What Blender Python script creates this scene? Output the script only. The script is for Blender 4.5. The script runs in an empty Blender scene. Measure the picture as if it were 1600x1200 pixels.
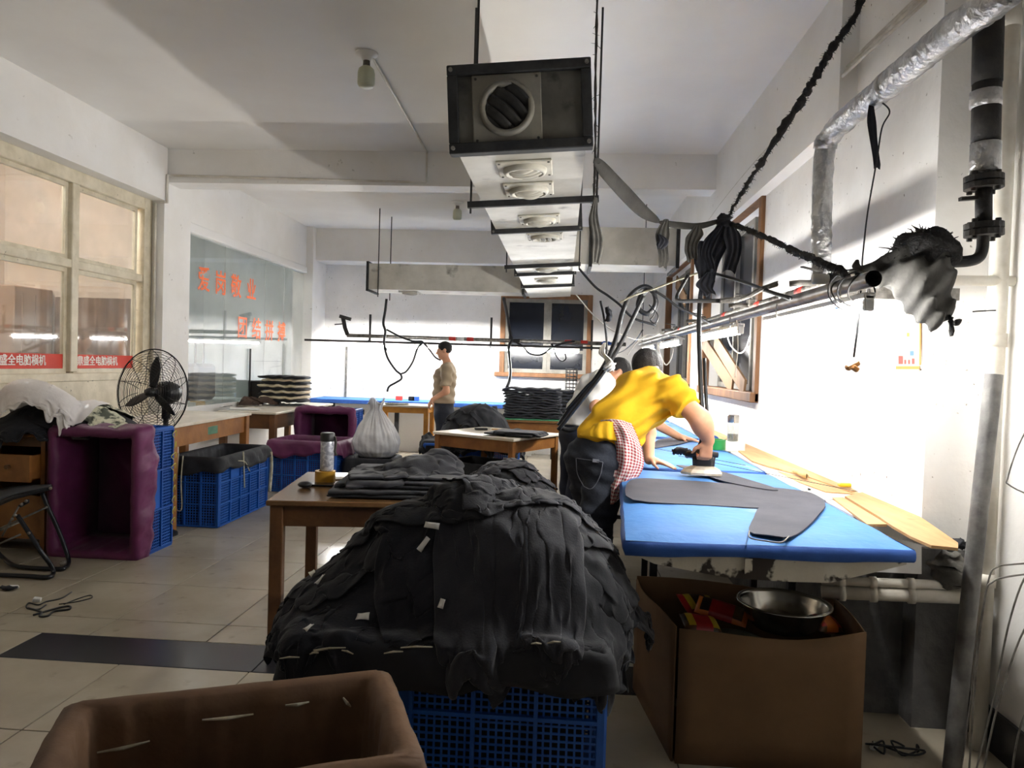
import bpy, math, random
import numpy as np
from mathutils import Matrix, Vector

# ------------------------------------------------------------------ camera, world, exposure
SC = bpy.context.scene
COL = SC.collection
FPX = 1150.0                                   # focal length in pixels of the 1600x1200 frame
CAM = np.array([0.0, 0.0, 1.40])
YAW, PITCH, ROLL = 0.0688, 0.0264, 0.030
_f = np.array([-math.sin(YAW)*math.cos(PITCH), math.cos(YAW)*math.cos(PITCH), -math.sin(PITCH)])
_r0 = np.array([math.cos(YAW), math.sin(YAW), 0.0])
_u0 = np.cross(_r0, _f)
_r = _r0*math.cos(ROLL) + _u0*math.sin(ROLL)
_u = _u0*math.cos(ROLL) - _r0*math.sin(ROLL)
cam_data = bpy.data.cameras.new('camera')
cam_data.sensor_width = 36.0
cam_data.lens = FPX/1600.0*36.0
cam_data.clip_start = 0.05
cam = bpy.data.objects.new('camera', cam_data)
COL.objects.link(cam)
cam.matrix_world = Matrix(((_r[0], _u[0], -_f[0], CAM[0]), (_r[1], _u[1], -_f[1], CAM[1]),
                           (_r[2], _u[2], -_f[2], CAM[2]), (0, 0, 0, 1)))
SC.camera = cam

world = bpy.data.worlds.new('world')
SC.world = world
world.use_nodes = True
world.node_tree.nodes['Background'].inputs[0].default_value = (1.0, 0.98, 0.96, 1)
world.node_tree.nodes['Background'].inputs[1].default_value = 0.06
SC.view_settings.view_transform = 'Standard'
SC.view_settings.look = 'None'
SC.view_settings.gamma = 1.0
SC.view_settings.use_curve_mapping = False
SC.view_settings.exposure = 1.2
TUBE_POWER = 106.0                               # emission of the fluorescent tubes

# ------------------------------------------------------------------ pixel -> point on a plane of the room
def ray(x, y):
    return (x-800.0)/FPX*_r - (y-600.0)/FPX*_u + _f
def PY(x, y, Y):
    d = ray(x, y); return CAM + d*(Y/d[1])
def PZ(x, y, Z):
    d = ray(x, y); return CAM + d*((Z-CAM[2])/d[2])
def PX(x, y, X):
    d = ray(x, y); return CAM + d*(X/d[0])

# ------------------------------------------------------------------ materials
def lin(c):
    c = c/255.0
    return c/12.92 if c <= 0.04045 else ((c+0.055)/1.055)**2.4
def rgb(r, g, b):
    return (lin(r), lin(g), lin(b), 1.0)
MATS = {}
def mat(name, c1, c2=None, rough=0.6, metal=0.0, scale=6.0, bump=0.0, bscale=40.0, detail=5.0, stretch=(1, 1, 1),
        lo=0.35, hi=0.65, spec=0.5, emit=None, estr=0.0, trans=0.0, alpha=1.0, sheen=0.0, coords='Object', ior=1.45):
    m = bpy.data.materials.new(name)
    m.use_nodes = True
    nt = m.node_tree
    N, L = nt.nodes, nt.links
    b = N['Principled BSDF']
    b.inputs['Base Color'].default_value = c1
    b.inputs['Roughness'].default_value = rough
    b.inputs['Metallic'].default_value = metal
    b.inputs['Specular IOR Level'].default_value = spec
    b.inputs['IOR'].default_value = ior
    if trans: b.inputs['Transmission Weight'].default_value = trans
    if alpha < 1: b.inputs['Alpha'].default_value = alpha
    if sheen:
        b.inputs['Sheen Weight'].default_value = sheen
    if emit:
        b.inputs['Emission Color'].default_value = emit
        b.inputs['Emission Strength'].default_value = estr
    if c2 is not None or bump:
        tc = N.new('ShaderNodeTexCoord')
        mp = N.new('ShaderNodeMapping')
        mp.inputs['Scale'].default_value = stretch
        L.new(tc.outputs[coords], mp.inputs['Vector'])
    if c2 is not None:
        no = N.new('ShaderNodeTexNoise')
        no.inputs['Scale'].default_value = scale
        no.inputs['Detail'].default_value = detail
        no.inputs['Roughness'].default_value = 0.6
        L.new(mp.outputs[0], no.inputs['Vector'])
        mr = N.new('ShaderNodeMapRange')
        mr.inputs['From Min'].default_value = lo
        mr.inputs['From Max'].default_value = hi
        L.new(no.outputs[0], mr.inputs['Value'])
        mx = N.new('ShaderNodeMix'); mx.data_type = 'RGBA'
        mx.inputs[6].default_value = c1
        mx.inputs[7].default_value = c2
        L.new(mr.outputs[0], mx.inputs[0])
        L.new(mx.outputs[2], b.inputs['Base Color'])
    if bump:
        n2 = N.new('ShaderNodeTexNoise')
        n2.inputs['Scale'].default_value = bscale
        n2.inputs['Detail'].default_value = 4.0
        L.new(mp.outputs[0], n2.inputs['Vector'])
        bp = N.new('ShaderNodeBump')
        bp.inputs['Strength'].default_value = bump
        bp.inputs['Distance'].default_value = 0.02
        L.new(n2.outputs[0], bp.inputs['Height'])
        L.new(bp.outputs[0], b.inputs['Normal'])
    MATS[name] = m
    return m
def layer(name, color, scale, lo, hi, detail=4.0, stretch=(1, 1, 1), rough=None, musg=False):
    """a second noise layer (stains, peeling, dust) over a material's colour"""
    m = MATS[name]; nt = m.node_tree; N, L = nt.nodes, nt.links
    b = N['Principled BSDF']
    tc = N.new('ShaderNodeTexCoord'); mp = N.new('ShaderNodeMapping'); mp.inputs['Scale'].default_value = stretch
    mp.inputs['Location'].default_value = (3.1, 1.7, 5.3)
    L.new(tc.outputs['Object'], mp.inputs['Vector'])
    no = N.new('ShaderNodeTexNoise'); no.inputs['Scale'].default_value = scale; no.inputs['Detail'].default_value = detail
    L.new(mp.outputs[0], no.inputs['Vector'])
    mr = N.new('ShaderNodeMapRange'); mr.inputs['From Min'].default_value = lo; mr.inputs['From Max'].default_value = hi
    L.new(no.outputs[0], mr.inputs['Value'])
    mx = N.new('ShaderNodeMix'); mx.data_type = 'RGBA'
    src = b.inputs['Base Color'].links[0].from_socket if b.inputs['Base Color'].links else None
    if src: L.new(src, mx.inputs[6])
    else: mx.inputs[6].default_value = b.inputs['Base Color'].default_value
    mx.inputs[7].default_value = color
    L.new(mr.outputs[0], mx.inputs[0])
    L.new(mx.outputs[2], b.inputs['Base Color'])
    return m

mat('wall', rgb(238, 236, 232), rgb(230, 227, 221), rough=0.85, scale=1.6, bump=0.08, bscale=30)
layer('wall', rgb(150, 142, 128), 14.0, 0.70, 0.80)
mat('wall_worn', rgb(238, 236, 232), rgb(226, 223, 218), rough=0.85, scale=2.0, bump=0.15, bscale=25)
layer('wall_worn', rgb(120, 112, 98), 38.0, 0.69, 0.75)
mat('ceiling', rgb(240, 238, 233), rgb(234, 231, 226), rough=0.9, scale=1.2, bump=0.04, bscale=20)
mat('concrete', rgb(112, 110, 108), rgb(84, 84, 84), rough=0.9, scale=5, bump=0.3, bscale=30)
mat('tile', rgb(172, 162, 144), rgb(160, 150, 132), rough=0.22, scale=3.0, spec=0.5)
layer('tile', rgb(120, 110, 94), 7.0, 0.62, 0.82)
mat('tile_dark', rgb(44, 45, 50), rgb(36, 37, 42), rough=0.25, scale=3.0)
mat('grout', rgb(84, 76, 64), rough=0.9)
mat('cream_frame', rgb(226, 216, 192), rgb(205, 194, 168), rough=0.5, scale=8, bump=0.05)
layer('cream_frame', rgb(120, 110, 88), 30.0, 0.68, 0.78)
mat('white_paint', rgb(232, 230, 226), rough=0.5)
mat('rear_room', rgb(222, 206, 190), rgb(196, 176, 156), rough=0.8, scale=1.5)
mat('rear_cabinet', rgb(150, 122, 98), rgb(128, 100, 78), rough=0.6, scale=3)
mat('rear_grey', rgb(196, 206, 204), rgb(178, 190, 188), rough=0.8, scale=1.5)
mat('window_wood', rgb(132, 92, 58), rgb(98, 66, 40), rough=0.6, scale=7, stretch=(1, 1, 0.25), bump=0.1)
mat('alu', rgb(150, 146, 138), rgb(122, 118, 110), rough=0.5, metal=0.1, scale=6)
mat('night_glass', rgb(22, 27, 38), rgb(17, 21, 30), rough=0.2, scale=2)
def glass_mat(name, tint, fac_min, gloss=0.03):
    m = bpy.data.materials.new(name); m.use_nodes = True
    nt = m.node_tree; N, L = nt.nodes, nt.links
    N.remove(N['Principled BSDF'])
    out = N['Material Output']
    tr = N.new('ShaderNodeBsdfTransparent'); tr.inputs[0].default_value = tint
    gl = N.new('ShaderNodeBsdfGlossy'); gl.inputs['Roughness'].default_value = gloss
    df = N.new('ShaderNodeBsdfDiffuse'); df.inputs[0].default_value = (0.75, 0.76, 0.75, 1)
    fr = N.new('ShaderNodeFresnel'); ge = N.new('ShaderNodeNewGeometry')
    ib = N.new('ShaderNodeMath'); ib.operation = 'MULTIPLY_ADD'; ib.inputs[1].default_value = 1/1.5-1.5; ib.inputs[2].default_value = 1.5
    L.new(ge.outputs['Backfacing'], ib.inputs[0]); L.new(ib.outputs[0], fr.inputs[0])
    ad = N.new('ShaderNodeMath'); ad.operation = 'MULTIPLY_ADD'; ad.inputs[1].default_value = 1.6; ad.inputs[2].default_value = 0.05
    L.new(fr.outputs[0], ad.inputs[0])
    mx = N.new('ShaderNodeMixShader'); L.new(ad.outputs[0], mx.inputs[0]); L.new(tr.outputs[0], mx.inputs[1]); L.new(gl.outputs[0], mx.inputs[2])
    no = N.new('ShaderNodeTexNoise'); no.inputs['Scale'].default_value = 2.2; no.inputs['Detail'].default_value = 6
    tc = N.new('ShaderNodeTexCoord'); L.new(tc.outputs['Object'], no.inputs['Vector'])
    mr = N.new('ShaderNodeMapRange'); mr.inputs['From Min'].default_value = 0.4; mr.inputs['From Max'].default_value = 0.7
    mr.inputs['To Min'].default_value = fac_min; mr.inputs['To Max'].default_value = fac_min+0.10
    L.new(no.outputs[0], mr.inputs['Value'])
    m2 = N.new('ShaderNodeMixShader'); L.new(mr.outputs[0], m2.inputs[0]); L.new(mx.outputs[0], m2.inputs[1]); L.new(df.outputs[0], m2.inputs[2])
    L.new(m2.outputs[0], out.inputs['Surface'])
    MATS[name] = m
glass_mat('dusty_glass', (0.95, 0.965, 0.965, 1), 0.04)
glass_mat('clear_plastic', (0.93, 0.93, 0.93, 1), 0.10, 0.1)
glass_mat('milky_plastic', (0.80, 0.80, 0.80, 1), 0.42, 0.25)

# ------------------------------------------------------------------ mesh helpers
def wmat(o):
    m = o.matrix_basis.copy()
    if o.parent is not None:
        m = wmat(o.parent) @ o.matrix_parent_inverse @ m
    return m
def link(o, parent=None, world=True):
    COL.objects.link(o)
    if parent is not None:
        o.parent = parent
        if world:
            o.matrix_parent_inverse = wmat(parent).inverted()
def tag(o, label=None, cat=None, group=None, kind=None):
    if label: o['label'] = label
    if cat: o['category'] = cat
    if group: o['group'] = group
    if kind: o['kind'] = kind
    return o
def thing(name, label, cat, loc=(0, 0, 0), rot=(0, 0, 0), group=None):
    o = bpy.data.objects.new(name, None)
    o.empty_display_size = 0.1
    COL.objects.link(o)
    o.location = Vector([float(c) for c in loc])
    o.rotation_euler = rot
    return tag(o, label, cat, group)
def V(a): return np.asarray(a, dtype=float)
def rotm(rx=0, ry=0, rz=0):
    return np.array((Matrix.Rotation(rz, 3, 'Z') @ Matrix.Rotation(ry, 3, 'Y') @ Matrix.Rotation(rx, 3, 'X')))
def frame_from(d, up=(0, 0, 1)):
    d = V(d); d = d/np.linalg.norm(d)
    up = V(up)
    if abs(np.dot(d, up)) > 0.98: up = V((1, 0, 0)) if abs(d[0]) < 0.9 else V((0, 1, 0))
    s = np.cross(d, up); s /= np.linalg.norm(s)
    t = np.cross(s, d)
    return s, t, d
def spline(pts, n=8, closed=False):
    """Catmull-Rom through the points"""
    p = [V(q) for q in pts]
    if closed: p = [p[-1]]+p+[p[0], p[1]]
    else: p = [2*p[0]-p[1]]+p+[2*p[-1]-p[-2]]
    out = []
    for i in range(1, len(p)-2):
        a, b, c, d = p[i-1], p[i], p[i+1], p[i+2]
        for k in range(n):
            t = k/n
            out.append(0.5*((2*b)+(c-a)*t+(2*a-5*b+4*c-d)*t*t+(3*b-a-3*c+d)*t**3))
    if not closed: out.append(p[-2])
    return out

class MB:
    """collects shapes; build() links them as ONE mesh object"""
    def __init__(s): s.v = []; s.f = []; s.m = []; s.mi = 0
    def add(s, verts, faces):
        n = len(s.v)
        s.v += [tuple(float(c) for c in q) for q in verts]
        s.f += [tuple(n+i for i in q) for q in faces]
        s.m += [s.mi]*len(faces)
        return s
    def box(s, c, size, R=None, bev=0.0):
        c = V(c); h = V(size)/2
        if bev > 0:
            b = min(bev, min(h)*0.9)
            vs, idx = [], {}
            for sx in (-1, 1):
                for sy in (-1, 1):
                    for sz in (-1, 1):
                        for ax in range(3):
                            q = V((sx, sy, sz))*h
                            for k in range(3):
                                if k != ax: q[k] -= (sx, sy, sz)[k]*b
                            idx[(sx, sy, sz, ax)] = len(vs); vs.append(q)
            fs = []
            for ax in range(3):
                o1, o2 = (ax+1) % 3, (ax+2) % 3
                for sg in (-1, 1):
                    quad = []
                    for a1, a2 in ((-1, -1), (1, -1), (1, 1), (-1, 1)):
                        sgn = [0, 0, 0]; sgn[ax] = sg; sgn[o1] = a1; sgn[o2] = a2
                        quad.append(idx[(*sgn, ax)])
                    fs.append(quad if sg > 0 else quad[::-1])
            for ax in range(3):                       # edge bevels
                o1, o2 = (ax+1) % 3, (ax+2) % 3
                for a1 in (-1, 1):
                    for a2 in (-1, 1):
                        sA = [0, 0, 0]; sA[ax] = -1; sA[o1] = a1; sA[o2] = a2
                        sB = list(sA); sB[ax] = 1
                        q = [idx[(*sA, o1)], idx[(*sB, o1)], idx[(*sB, o2)], idx[(*sA, o2)]]
                        fs.append(q if a1*a2 < 0 else q[::-1])
            for sx in (-1, 1):
                for sy in (-1, 1):
                    for sz in (-1, 1):
                        t = [idx[(sx, sy, sz, 0)], idx[(sx, sy, sz, 1)], idx[(sx, sy, sz, 2)]]
                        fs.append(t if sx*sy*sz > 0 else t[::-1])
            vs = np.array(vs)
        else:
            vs = np.array([(x, y, z) for x in (-1, 1) for y in (-1, 1) for z in (-1, 1)])*h
            fs = [(0, 1, 3, 2), (4, 6, 7, 5), (0, 4, 5, 1), (2, 3, 7, 6), (0, 2, 6, 4), (1, 5, 7, 3)]
        if R is not None: vs = vs @ np.asarray(R).T
        return s.add(vs+c, fs)
    def mm(s, a, b, bev=0.0):
        a, b = V(a), V(b)
        return s.box((a+b)/2, np.abs(b-a), bev=bev)
    def bar(s, a, b, w, t, up=(0, 0, 1), bev=0.0):
        a, b = V(a), V(b)
        sd, tp, d = frame_from(b-a, up)
        return s.box((a+b)/2, (w, np.linalg.norm(b-a), t), R=np.stack([sd, d, tp], axis=1), bev=bev)
    def tube(s, pts, r, n=8, closed=False, caps=True, flat=None, up=(0, 0, 1)):
        pts = [V(p) for p in pts]
        m = len(pts)
        rs = r if hasattr(r, '__len__') else [r]*m
        vs = []
        prev = None
        for i in range(m):
            if closed: d = pts[(i+1) % m]-pts[i-1]
            else: d = pts[min(i+1, m-1)]-pts[max(i-1, 0)]
            if np.linalg.norm(d) < 1e-9: d = V((0, 0, 1))
            d = d/np.linalg.norm(d)
            if prev is None: sd, tp, _ = frame_from(d, up)
            else:
                sd = prev-d*np.dot(prev, d)
                if np.linalg.norm(sd) < 1e-6: sd, tp, _ = frame_from(d, up)
                sd = sd/np.linalg.norm(sd); tp = np.cross(sd, d)
            prev = sd
            for k in range(n):
                a = 2*math.pi*k/n
                ca, sa = math.cos(a), math.sin(a)
                if flat: vs.append(pts[i]+sd*ca*rs[i]*flat[0]+tp*sa*rs[i]*flat[1])
                else: vs.append(pts[i]+(sd*ca+tp*sa)*rs[i])
        fs = []
        for i in range(m if closed else m-1):
            j = (i+1) % m
            for k in range(n):
                k2 = (k+1) % n
                fs.append((i*n+k, i*n+k2, j*n+k2, j*n+k))
        if caps and not closed:
            fs.append(tuple(range(n-1, -1, -1))); fs.append(tuple((m-1)*n+k for k in range(n)))
        return s.add(vs, fs)
    def cyl(s, a, b, r, r2=None, n=16):
        return s.tube([a, b], [r, r if r2 is None else r2], n)
    def lathe(s, prof, o=(0, 0, 0), axis=(0, 0, 1), n=24, cap0=True, cap1=True):
        """prof: list of (radius, height along axis)"""
        sd, tp, d = frame_from(axis, (0, 1, 0) if abs(axis[2]) > 0.9 else (0, 0, 1))
        o = V(o); vs = []
        for r, h in prof:
            for k in range(n):
                a = 2*math.pi*k/n
                vs.append(o+d*h+(sd*math.cos(a)+tp*math.sin(a))*r)
        fs = []
        for i in range(len(prof)-1):
            for k in range(n):
                k2 = (k+1) % n
                fs.append((i*n+k, i*n+k2, (i+1)*n+k2, (i+1)*n+k))
        if cap0: fs.append(tuple(range(n-1, -1, -1)))
        if cap1: fs.append(tuple((len(prof)-1)*n+k for k in range(n)))
        return s.add(vs, fs)
    def prism(s, poly, z0, z1):
        """polygon in xy (list of (x,y)) extruded z0..z1"""
        n = len(poly)
        vs = [(x, y, z0) for x, y in poly]+[(x, y, z1) for x, y in poly]
        ar = sum(poly[i][0]*poly[(i+1) % n][1]-poly[(i+1) % n][0]*poly[i][1] for i in range(n))
        fs = [tuple(range(n-1, -1, -1)), tuple(range(n, 2*n))]+[(i, (i+1) % n, n+(i+1) % n, n+i) for i in range(n)]
        if ar < 0: fs = [q[::-1] for q in fs]
        return s.add(vs, fs)
    def slab(s, pts, nrm, t):
        """3-D polygon extruded by t along nrm"""
        nrm = V(nrm)/np.linalg.norm(nrm); n = len(pts)
        a = [V(p) for p in pts]
        vs = a+[p+nrm*t for p in a]
        fs = [tuple(range(n-1, -1, -1)), tuple(range(n, 2*n))]+[(i, (i+1) % n, n+(i+1) % n, n+i) for i in range(n)]
        c = np.cross(a[1]-a[0], a[2]-a[0])
        if np.dot(c, nrm) < 0: fs = [q[::-1] for q in fs]
        return s.add(vs, fs)
    def ell(s, c, r, n=16, m=10, R=None):
        c = V(c); r = V(r) if hasattr(r, '__len__') else V((r, r, r))
        vs = [(0, 0, -1)]
        for i in range(1, m):
            t = -math.pi/2+math.pi*i/m
            for k in range(n):
                a = 2*math.pi*k/n
                vs.append((math.cos(t)*math.cos(a), math.cos(t)*math.sin(a), math.sin(t)))
        vs.append((0, 0, 1))
        vs = np.array(vs)*r
        if R is not None: vs = vs @ np.asarray(R).T
        fs = [(0, 1+(k+1) % n, 1+k) for k in range(n)]
        for i in range(m-2):
            for k in range(n):
                k2 = (k+1) % n
                fs.append((1+i*n+k, 1+i*n+k2, 1+(i+1)*n+k2, 1+(i+1)*n+k))
        T = len(vs)-1; b = 1+(m-2)*n
        fs += [(T, b+k, b+(k+1) % n) for k in range(n)]
        return s.add(vs+c, fs)
    def grid(s, fn, nu, nv, closed_u=False):
        vs = [fn(i/(nu if closed_u else nu-1), j/(nv-1)) for i in range(nu) for j in range(nv)]
        fs = []
        for i in range(nu if closed_u else nu-1):
            i2 = (i+1) % nu
            for j in range(nv-1):
                fs.append((i*nv+j, i2*nv+j, i2*nv+j+1, i*nv+j+1))
        return s.add(vs, fs)
    def mesh(s, name, mats, smooth=False):
        me = bpy.data.meshes.new(name)
        me.from_pydata(s.v, [], s.f)
        for mt in (mats if isinstance(mats, (list, tuple)) else [mats]):
            me.materials.append(MATS[mt])
        if any(s.m): me.polygons.foreach_set('material_index', s.m)
        if smooth: me.polygons.foreach_set('use_smooth', [True]*len(me.polygons))
        me.update()
        return me
    def build(s, name, mats, parent=None, smooth=False, world=True, auto=None):
        me = s.mesh(name, mats, smooth or auto is not None)
        if auto is not None: me.set_sharp_from_angle(angle=math.radians(auto))
        o = bpy.data.objects.new(name, me)
        link(o, parent, world)
        return o
def solid(o, t, sub=0, offset=0.0):
    md = o.modifiers.new('thickness', 'SOLIDIFY'); md.thickness = t; md.offset = offset
    if sub:
        sb = o.modifiers.new('smooth', 'SUBSURF'); sb.levels = sub; sb.render_levels = sub
    return o
def np_obj(name, verts, faces, mt, parent=None, smooth=True, world=True):
    me = bpy.data.meshes.new(name)
    me.from_pydata([tuple(v) for v in np.asarray(verts).tolist()], [], [tuple(f) for f in np.asarray(faces).tolist()])
    me.materials.append(MATS[mt])
    if smooth: me.polygons.foreach_set('use_smooth', [True]*len(me.polygons))
    me.update()
    o = bpy.data.objects.new(name, me)
    link(o, parent, world)
    return o
def grid_faces(nx, ny):
    i, j = np.meshgrid(np.arange(nx-1), np.arange(ny-1), indexing='ij')
    a = i*ny+j
    return np.stack([a, a+ny, a+ny+1, a+1], -1).reshape(-1, 4)
def copy_tree(o, parent=None):
    c = o.copy(); COL.objects.link(c)
    if parent is not None: c.parent = parent
    for ch in list(o.children): copy_tree(ch, c)
    return c
def struct(o): o['kind'] = 'structure'; return o
def text_mesh(name, body, size, mt, loc, rot, parent=None, bold=0.0, depth=0.001, sx=1.0, font_align='CENTER'):
    cu = bpy.data.curves.new(name, 'FONT')
    cu.body = body; cu.size = size; cu.offset = bold; cu.extrude = depth
    cu.align_x = font_align; cu.align_y = 'CENTER'
    cu.resolution_u = 3
    tmp = bpy.data.objects.new(name+'_tmp', cu)
    COL.objects.link(tmp)
    dg = bpy.context.evaluated_depsgraph_get()
    me = bpy.data.meshes.new_from_object(tmp.evaluated_get(dg))
    bpy.data.objects.remove(tmp); bpy.data.curves.remove(cu)
    me.materials.clear(); me.materials.append(MATS[mt])
    o = bpy.data.objects.new(name, me)
    link(o, parent, False)
    mw = Matrix.Translation(Vector([float(c) for c in loc])) @ rot.to_4x4() @ Matrix.Diagonal((sx, 1, 1, 1))
    if parent is not None:
        o.matrix_parent_inverse = wmat(parent).inverted()
    o.matrix_basis = mw
    return o
# ================================================================== the room
CEIL, XR, XN, YB, XL = 3.40, 1.45, 1.66, 11.6, -3.98
YC = 3.04                                    # where the right wall steps back towards the camera
Y0 = -2.6
# ---- floor: grout bed with single tiles on it
fl = struct(MB().mm((-6.2, Y0, -0.20), (1.9, YB, -0.008)).build('floor', 'grout'))
TS = 0.60
def tile_mesh(w, d, nm, mt):
    return MB().box((0, 0, -0.004), (w-0.005, d-0.005, 0.008), bev=0.0015).mesh(nm, mt)
_tiles = {}
def put_tile(x0, x1, y0, y1, mt):
    w, d = x1-x0, y1-y0
    k = (round(w, 3), round(d, 3), mt)
    nm = 'dark_tile' if mt == 'tile_dark' else 'tile'
    if k not in _tiles: _tiles[k] = tile_mesh(w, d, nm, mt)
    o = bpy.data.objects.new(nm, _tiles[k])
    link(o, fl, False)
    o.location = ((x0+x1)/2, (y0+y1)/2, 0)
rows = [(3.15-TS*(k+1), 3.15-TS*k, -1.95, 'tile') for k in range(8)]
rows += [(3.15, 3.455, -2.54, 'tile_dark'), (3.455, 3.687, -2.30, 'tile')]
rows += [(3.687+TS*k, 3.687+TS*(k+1), -2.30, 'tile') for k in range(14)]
for (y0, y1, xo, mt) in rows:
    if mt == 'tile_dark':
        put_tile(-3.14, -2.54, y0, y1, 'tile'); put_tile(-3.74, -3.14, y0, y1, 'tile'); put_tile(-4.05, -3.74, y0, y1, 'tile')
        x = -2.54
        while x < XN-0.01:
            w = min(1.2, XN-x); put_tile(x, x+w, y0, y1, mt); x += w
        continue
    x = xo-TS*math.ceil((xo+4.05)/TS)
    while x < XN:
        a, b = max(x, -4.05), min(x+TS, XN)
        if b-a > 0.03 and min(y1, YB)-y0 > 0.05: put_tile(a, b, y0, min(y1, YB), mt)
        x += TS
# ---- ceiling and beams
struct(MB().mm((-6.2, Y0, CEIL), (1.9, YB, CEIL+0.15)).build('ceiling', 'ceiling'))
struct(MB().mm((-3.92, 6.98, 3.075), (XR, 7.25, CEIL)).build('trim_1', 'wall'))         # cross beam
struct(MB().mm((XL, 11.10, 2.91), (XR, YB, CEIL)).build('trim_2', 'wall'))             # beam along the far wall
struct(MB().mm((1.36, 3.90, 2.70), (XR+0.05, YB, CEIL)).build('trim_3', 'wall'))       # beam along the right wall
struct(MB().mm((-4.18, Y0, 2.89), (-3.90, 6.96, CEIL)).build('trim_4', 'wall'))        # beam along the left windows
struct(MB().mm((-4.10, 7.46, 2.78), (-3.95, 10.99, CEIL)).build('trim_5', 'wall'))    # beam over the glass partition
# ---- columns
struct(MB().mm((-4.22, 6.95, 0), (-3.92, 7.46, CEIL)).build('wall_pillar_left', 'wall'))
struct(MB().mm((-4.15, 10.99, 0), (-3.84, YB, CEIL)).build('wall_pillar_far', 'wall'))
# ---- right wall with two window openings, built as panels round the holes
WZ0, WZ1 = 1.24, 2.70
WIN = [(5.64, 7.72), (8.60, 10.55)]
w = MB()
T = 0.24
w.mm((XR, YC, 0), (XR+T, YB, WZ0)); w.mm((XR, YC, WZ1), (XR+T, YB, CEIL))
ys = [YC]+[v for p in WIN for v in p]+[YB]
for a, b in zip(ys[::2], ys[1::2]): w.mm((XR, a, WZ0), (XR+T, b, WZ1))
struct(w.build('wall_right', 'wall_worn'))
struct(MB().mm((XN, Y0, 0), (XN+0.2, YC, CEIL)).build('wall_right_front', 'wall'))
struct(MB().mm((XN-0.015, Y0, 0), (XN, YC, 0.16)).build('baseboard_right', 'tile_dark'))
# ---- far wall with its window opening
BW = (-0.94, 0.36, 1.28, 2.45)
w = MB()
w.mm((-4.15, YB, 0), (1.9, YB+0.2, BW[2])); w.mm((-4.15, YB, BW[3]), (1.9, YB+0.2, CEIL))
w.mm((-4.15, YB, BW[2]), (BW[0], YB+0.2, BW[3])); w.mm((BW[1], YB, BW[2]), (1.9, YB+0.2, BW[3]))
struct(w.build('wall_far', 'wall_worn'))
# ---- left wall: parapet under the windows
struct(MB().mm((-4.18, Y0, 0), (-4.05, 6.96, 1.15)).build('wall_left', 'cream_frame'))
struct(MB().mm((-4.15, 7.46, 0), (-3.98, 10.99, 0.80)).build('wall_left_rear', 'wall'))
# rooms seen through the left glass
rw = MB(); rw.mm((-5.9, Y0, 0), (-5.8, 7.3, CEIL)); rw.mm((-5.8, 7.26, 0), (-4.22, 7.4, CEIL))
struct(rw.build('wall_beyond_windows', 'rear_room'))
rb = MB(); rb.mm((-5.9, 7.4, 0), (-5.8, 11.6, CEIL)); rb.mm((-5.8, 11.5, 0), (-4.15, 11.6, CEIL))
struct(rb.build('wall_beyond_partition', 'rear_grey'))

# ---- left windows: cream aluminium frame, single panes
def frame_rect(mb, x, y0, y1, z0, z1, t, d):
    mb.mm((x-d/2, y0, z0), (x+d/2, y0+t, z1)); mb.mm((x-d/2, y1-t, z0), (x+d/2, y1, z1))
    mb.mm((x-d/2, y0+t, z0), (x+d/2, y1-t, z0+t)); mb.mm((x-d/2, y0+t, z1-t), (x+d/2, y1-t, z1))
wx = -4.09
root = struct(thing('window_1', None, None, (wx, 5.2, 1.16)))
m = MB()
YM = [3.92, 4.88, 5.84, 6.82]
ZT = 2.12
m.mm((wx-0.05, -1.0, 1.15), (wx+0.05, 6.82, 1.22), bev=0.006)
m.mm((wx-0.05, -1.0, 2.78), (wx+0.05, 6.82, 2.89), bev=0.006)
m.mm((wx-0.05, 6.82, 1.15), (wx+0.05, 6.96, 2.89))
for y in YM[:3]: m.mm((wx-0.045, y-0.045, 1.23), (wx+0.045, y+0.045, 2.78), bev=0.006)
m.mm((wx-0.04, -1.0, ZT-0.035), (wx+0.04, 6.82, ZT+0.035), bev=0.006)
m.build('window_frame', 'cream_frame', root)
m = MB()
for a, b in ((-1.0, 3.92), (3.92, 4.88), (4.88, 5.84), (5.84, 6.82)):
    for z0, z1 in ((1.22, ZT-0.035), (ZT+0.035, 2.78)):
        sash = MB(); frame_rect(sash, wx-0.01, a+0.045, b-0.045, z0, z1, 0.035, 0.03)
        sash.build('window_sash', 'cream_frame', root)
        MB().mm((wx-0.014, a+0.08, z0+0.035), (wx-0.008, b-0.08, z1-0.035)).build('pane', 'dusty_glass', root)
mat('banner_red', rgb(214, 66, 46), rgb(200, 56, 40), rough=0.6, scale=4)
mat('letter_white', rgb(244, 240, 232), rough=0.6)
mat('letter_orange', rgb(240, 112, 52), rgb(228, 100, 44), rough=0.6, scale=4)
ROT_L = Matrix(((0, 0, 1), (1, 0, 0), (0, 1, 0)))           # text facing +X, reading towards +Y
for a, b, tc in ((4.88, 5.84, 5.28), (5.84, 6.82, 6.22), (3.92, 4.88, 4.35)):
    st = MB().mm((wx-0.004, a+0.08, 1.258), (wx+0.0, b-0.08, 1.375)).build('red_strip', 'banner_red', root)
    text_mesh('lettering', '鼎盛全电脑横机', 0.088, 'letter_white', (wx+0.002, tc, 1.317), ROT_L, st, bold=0.0012, sx=0.92)
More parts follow.
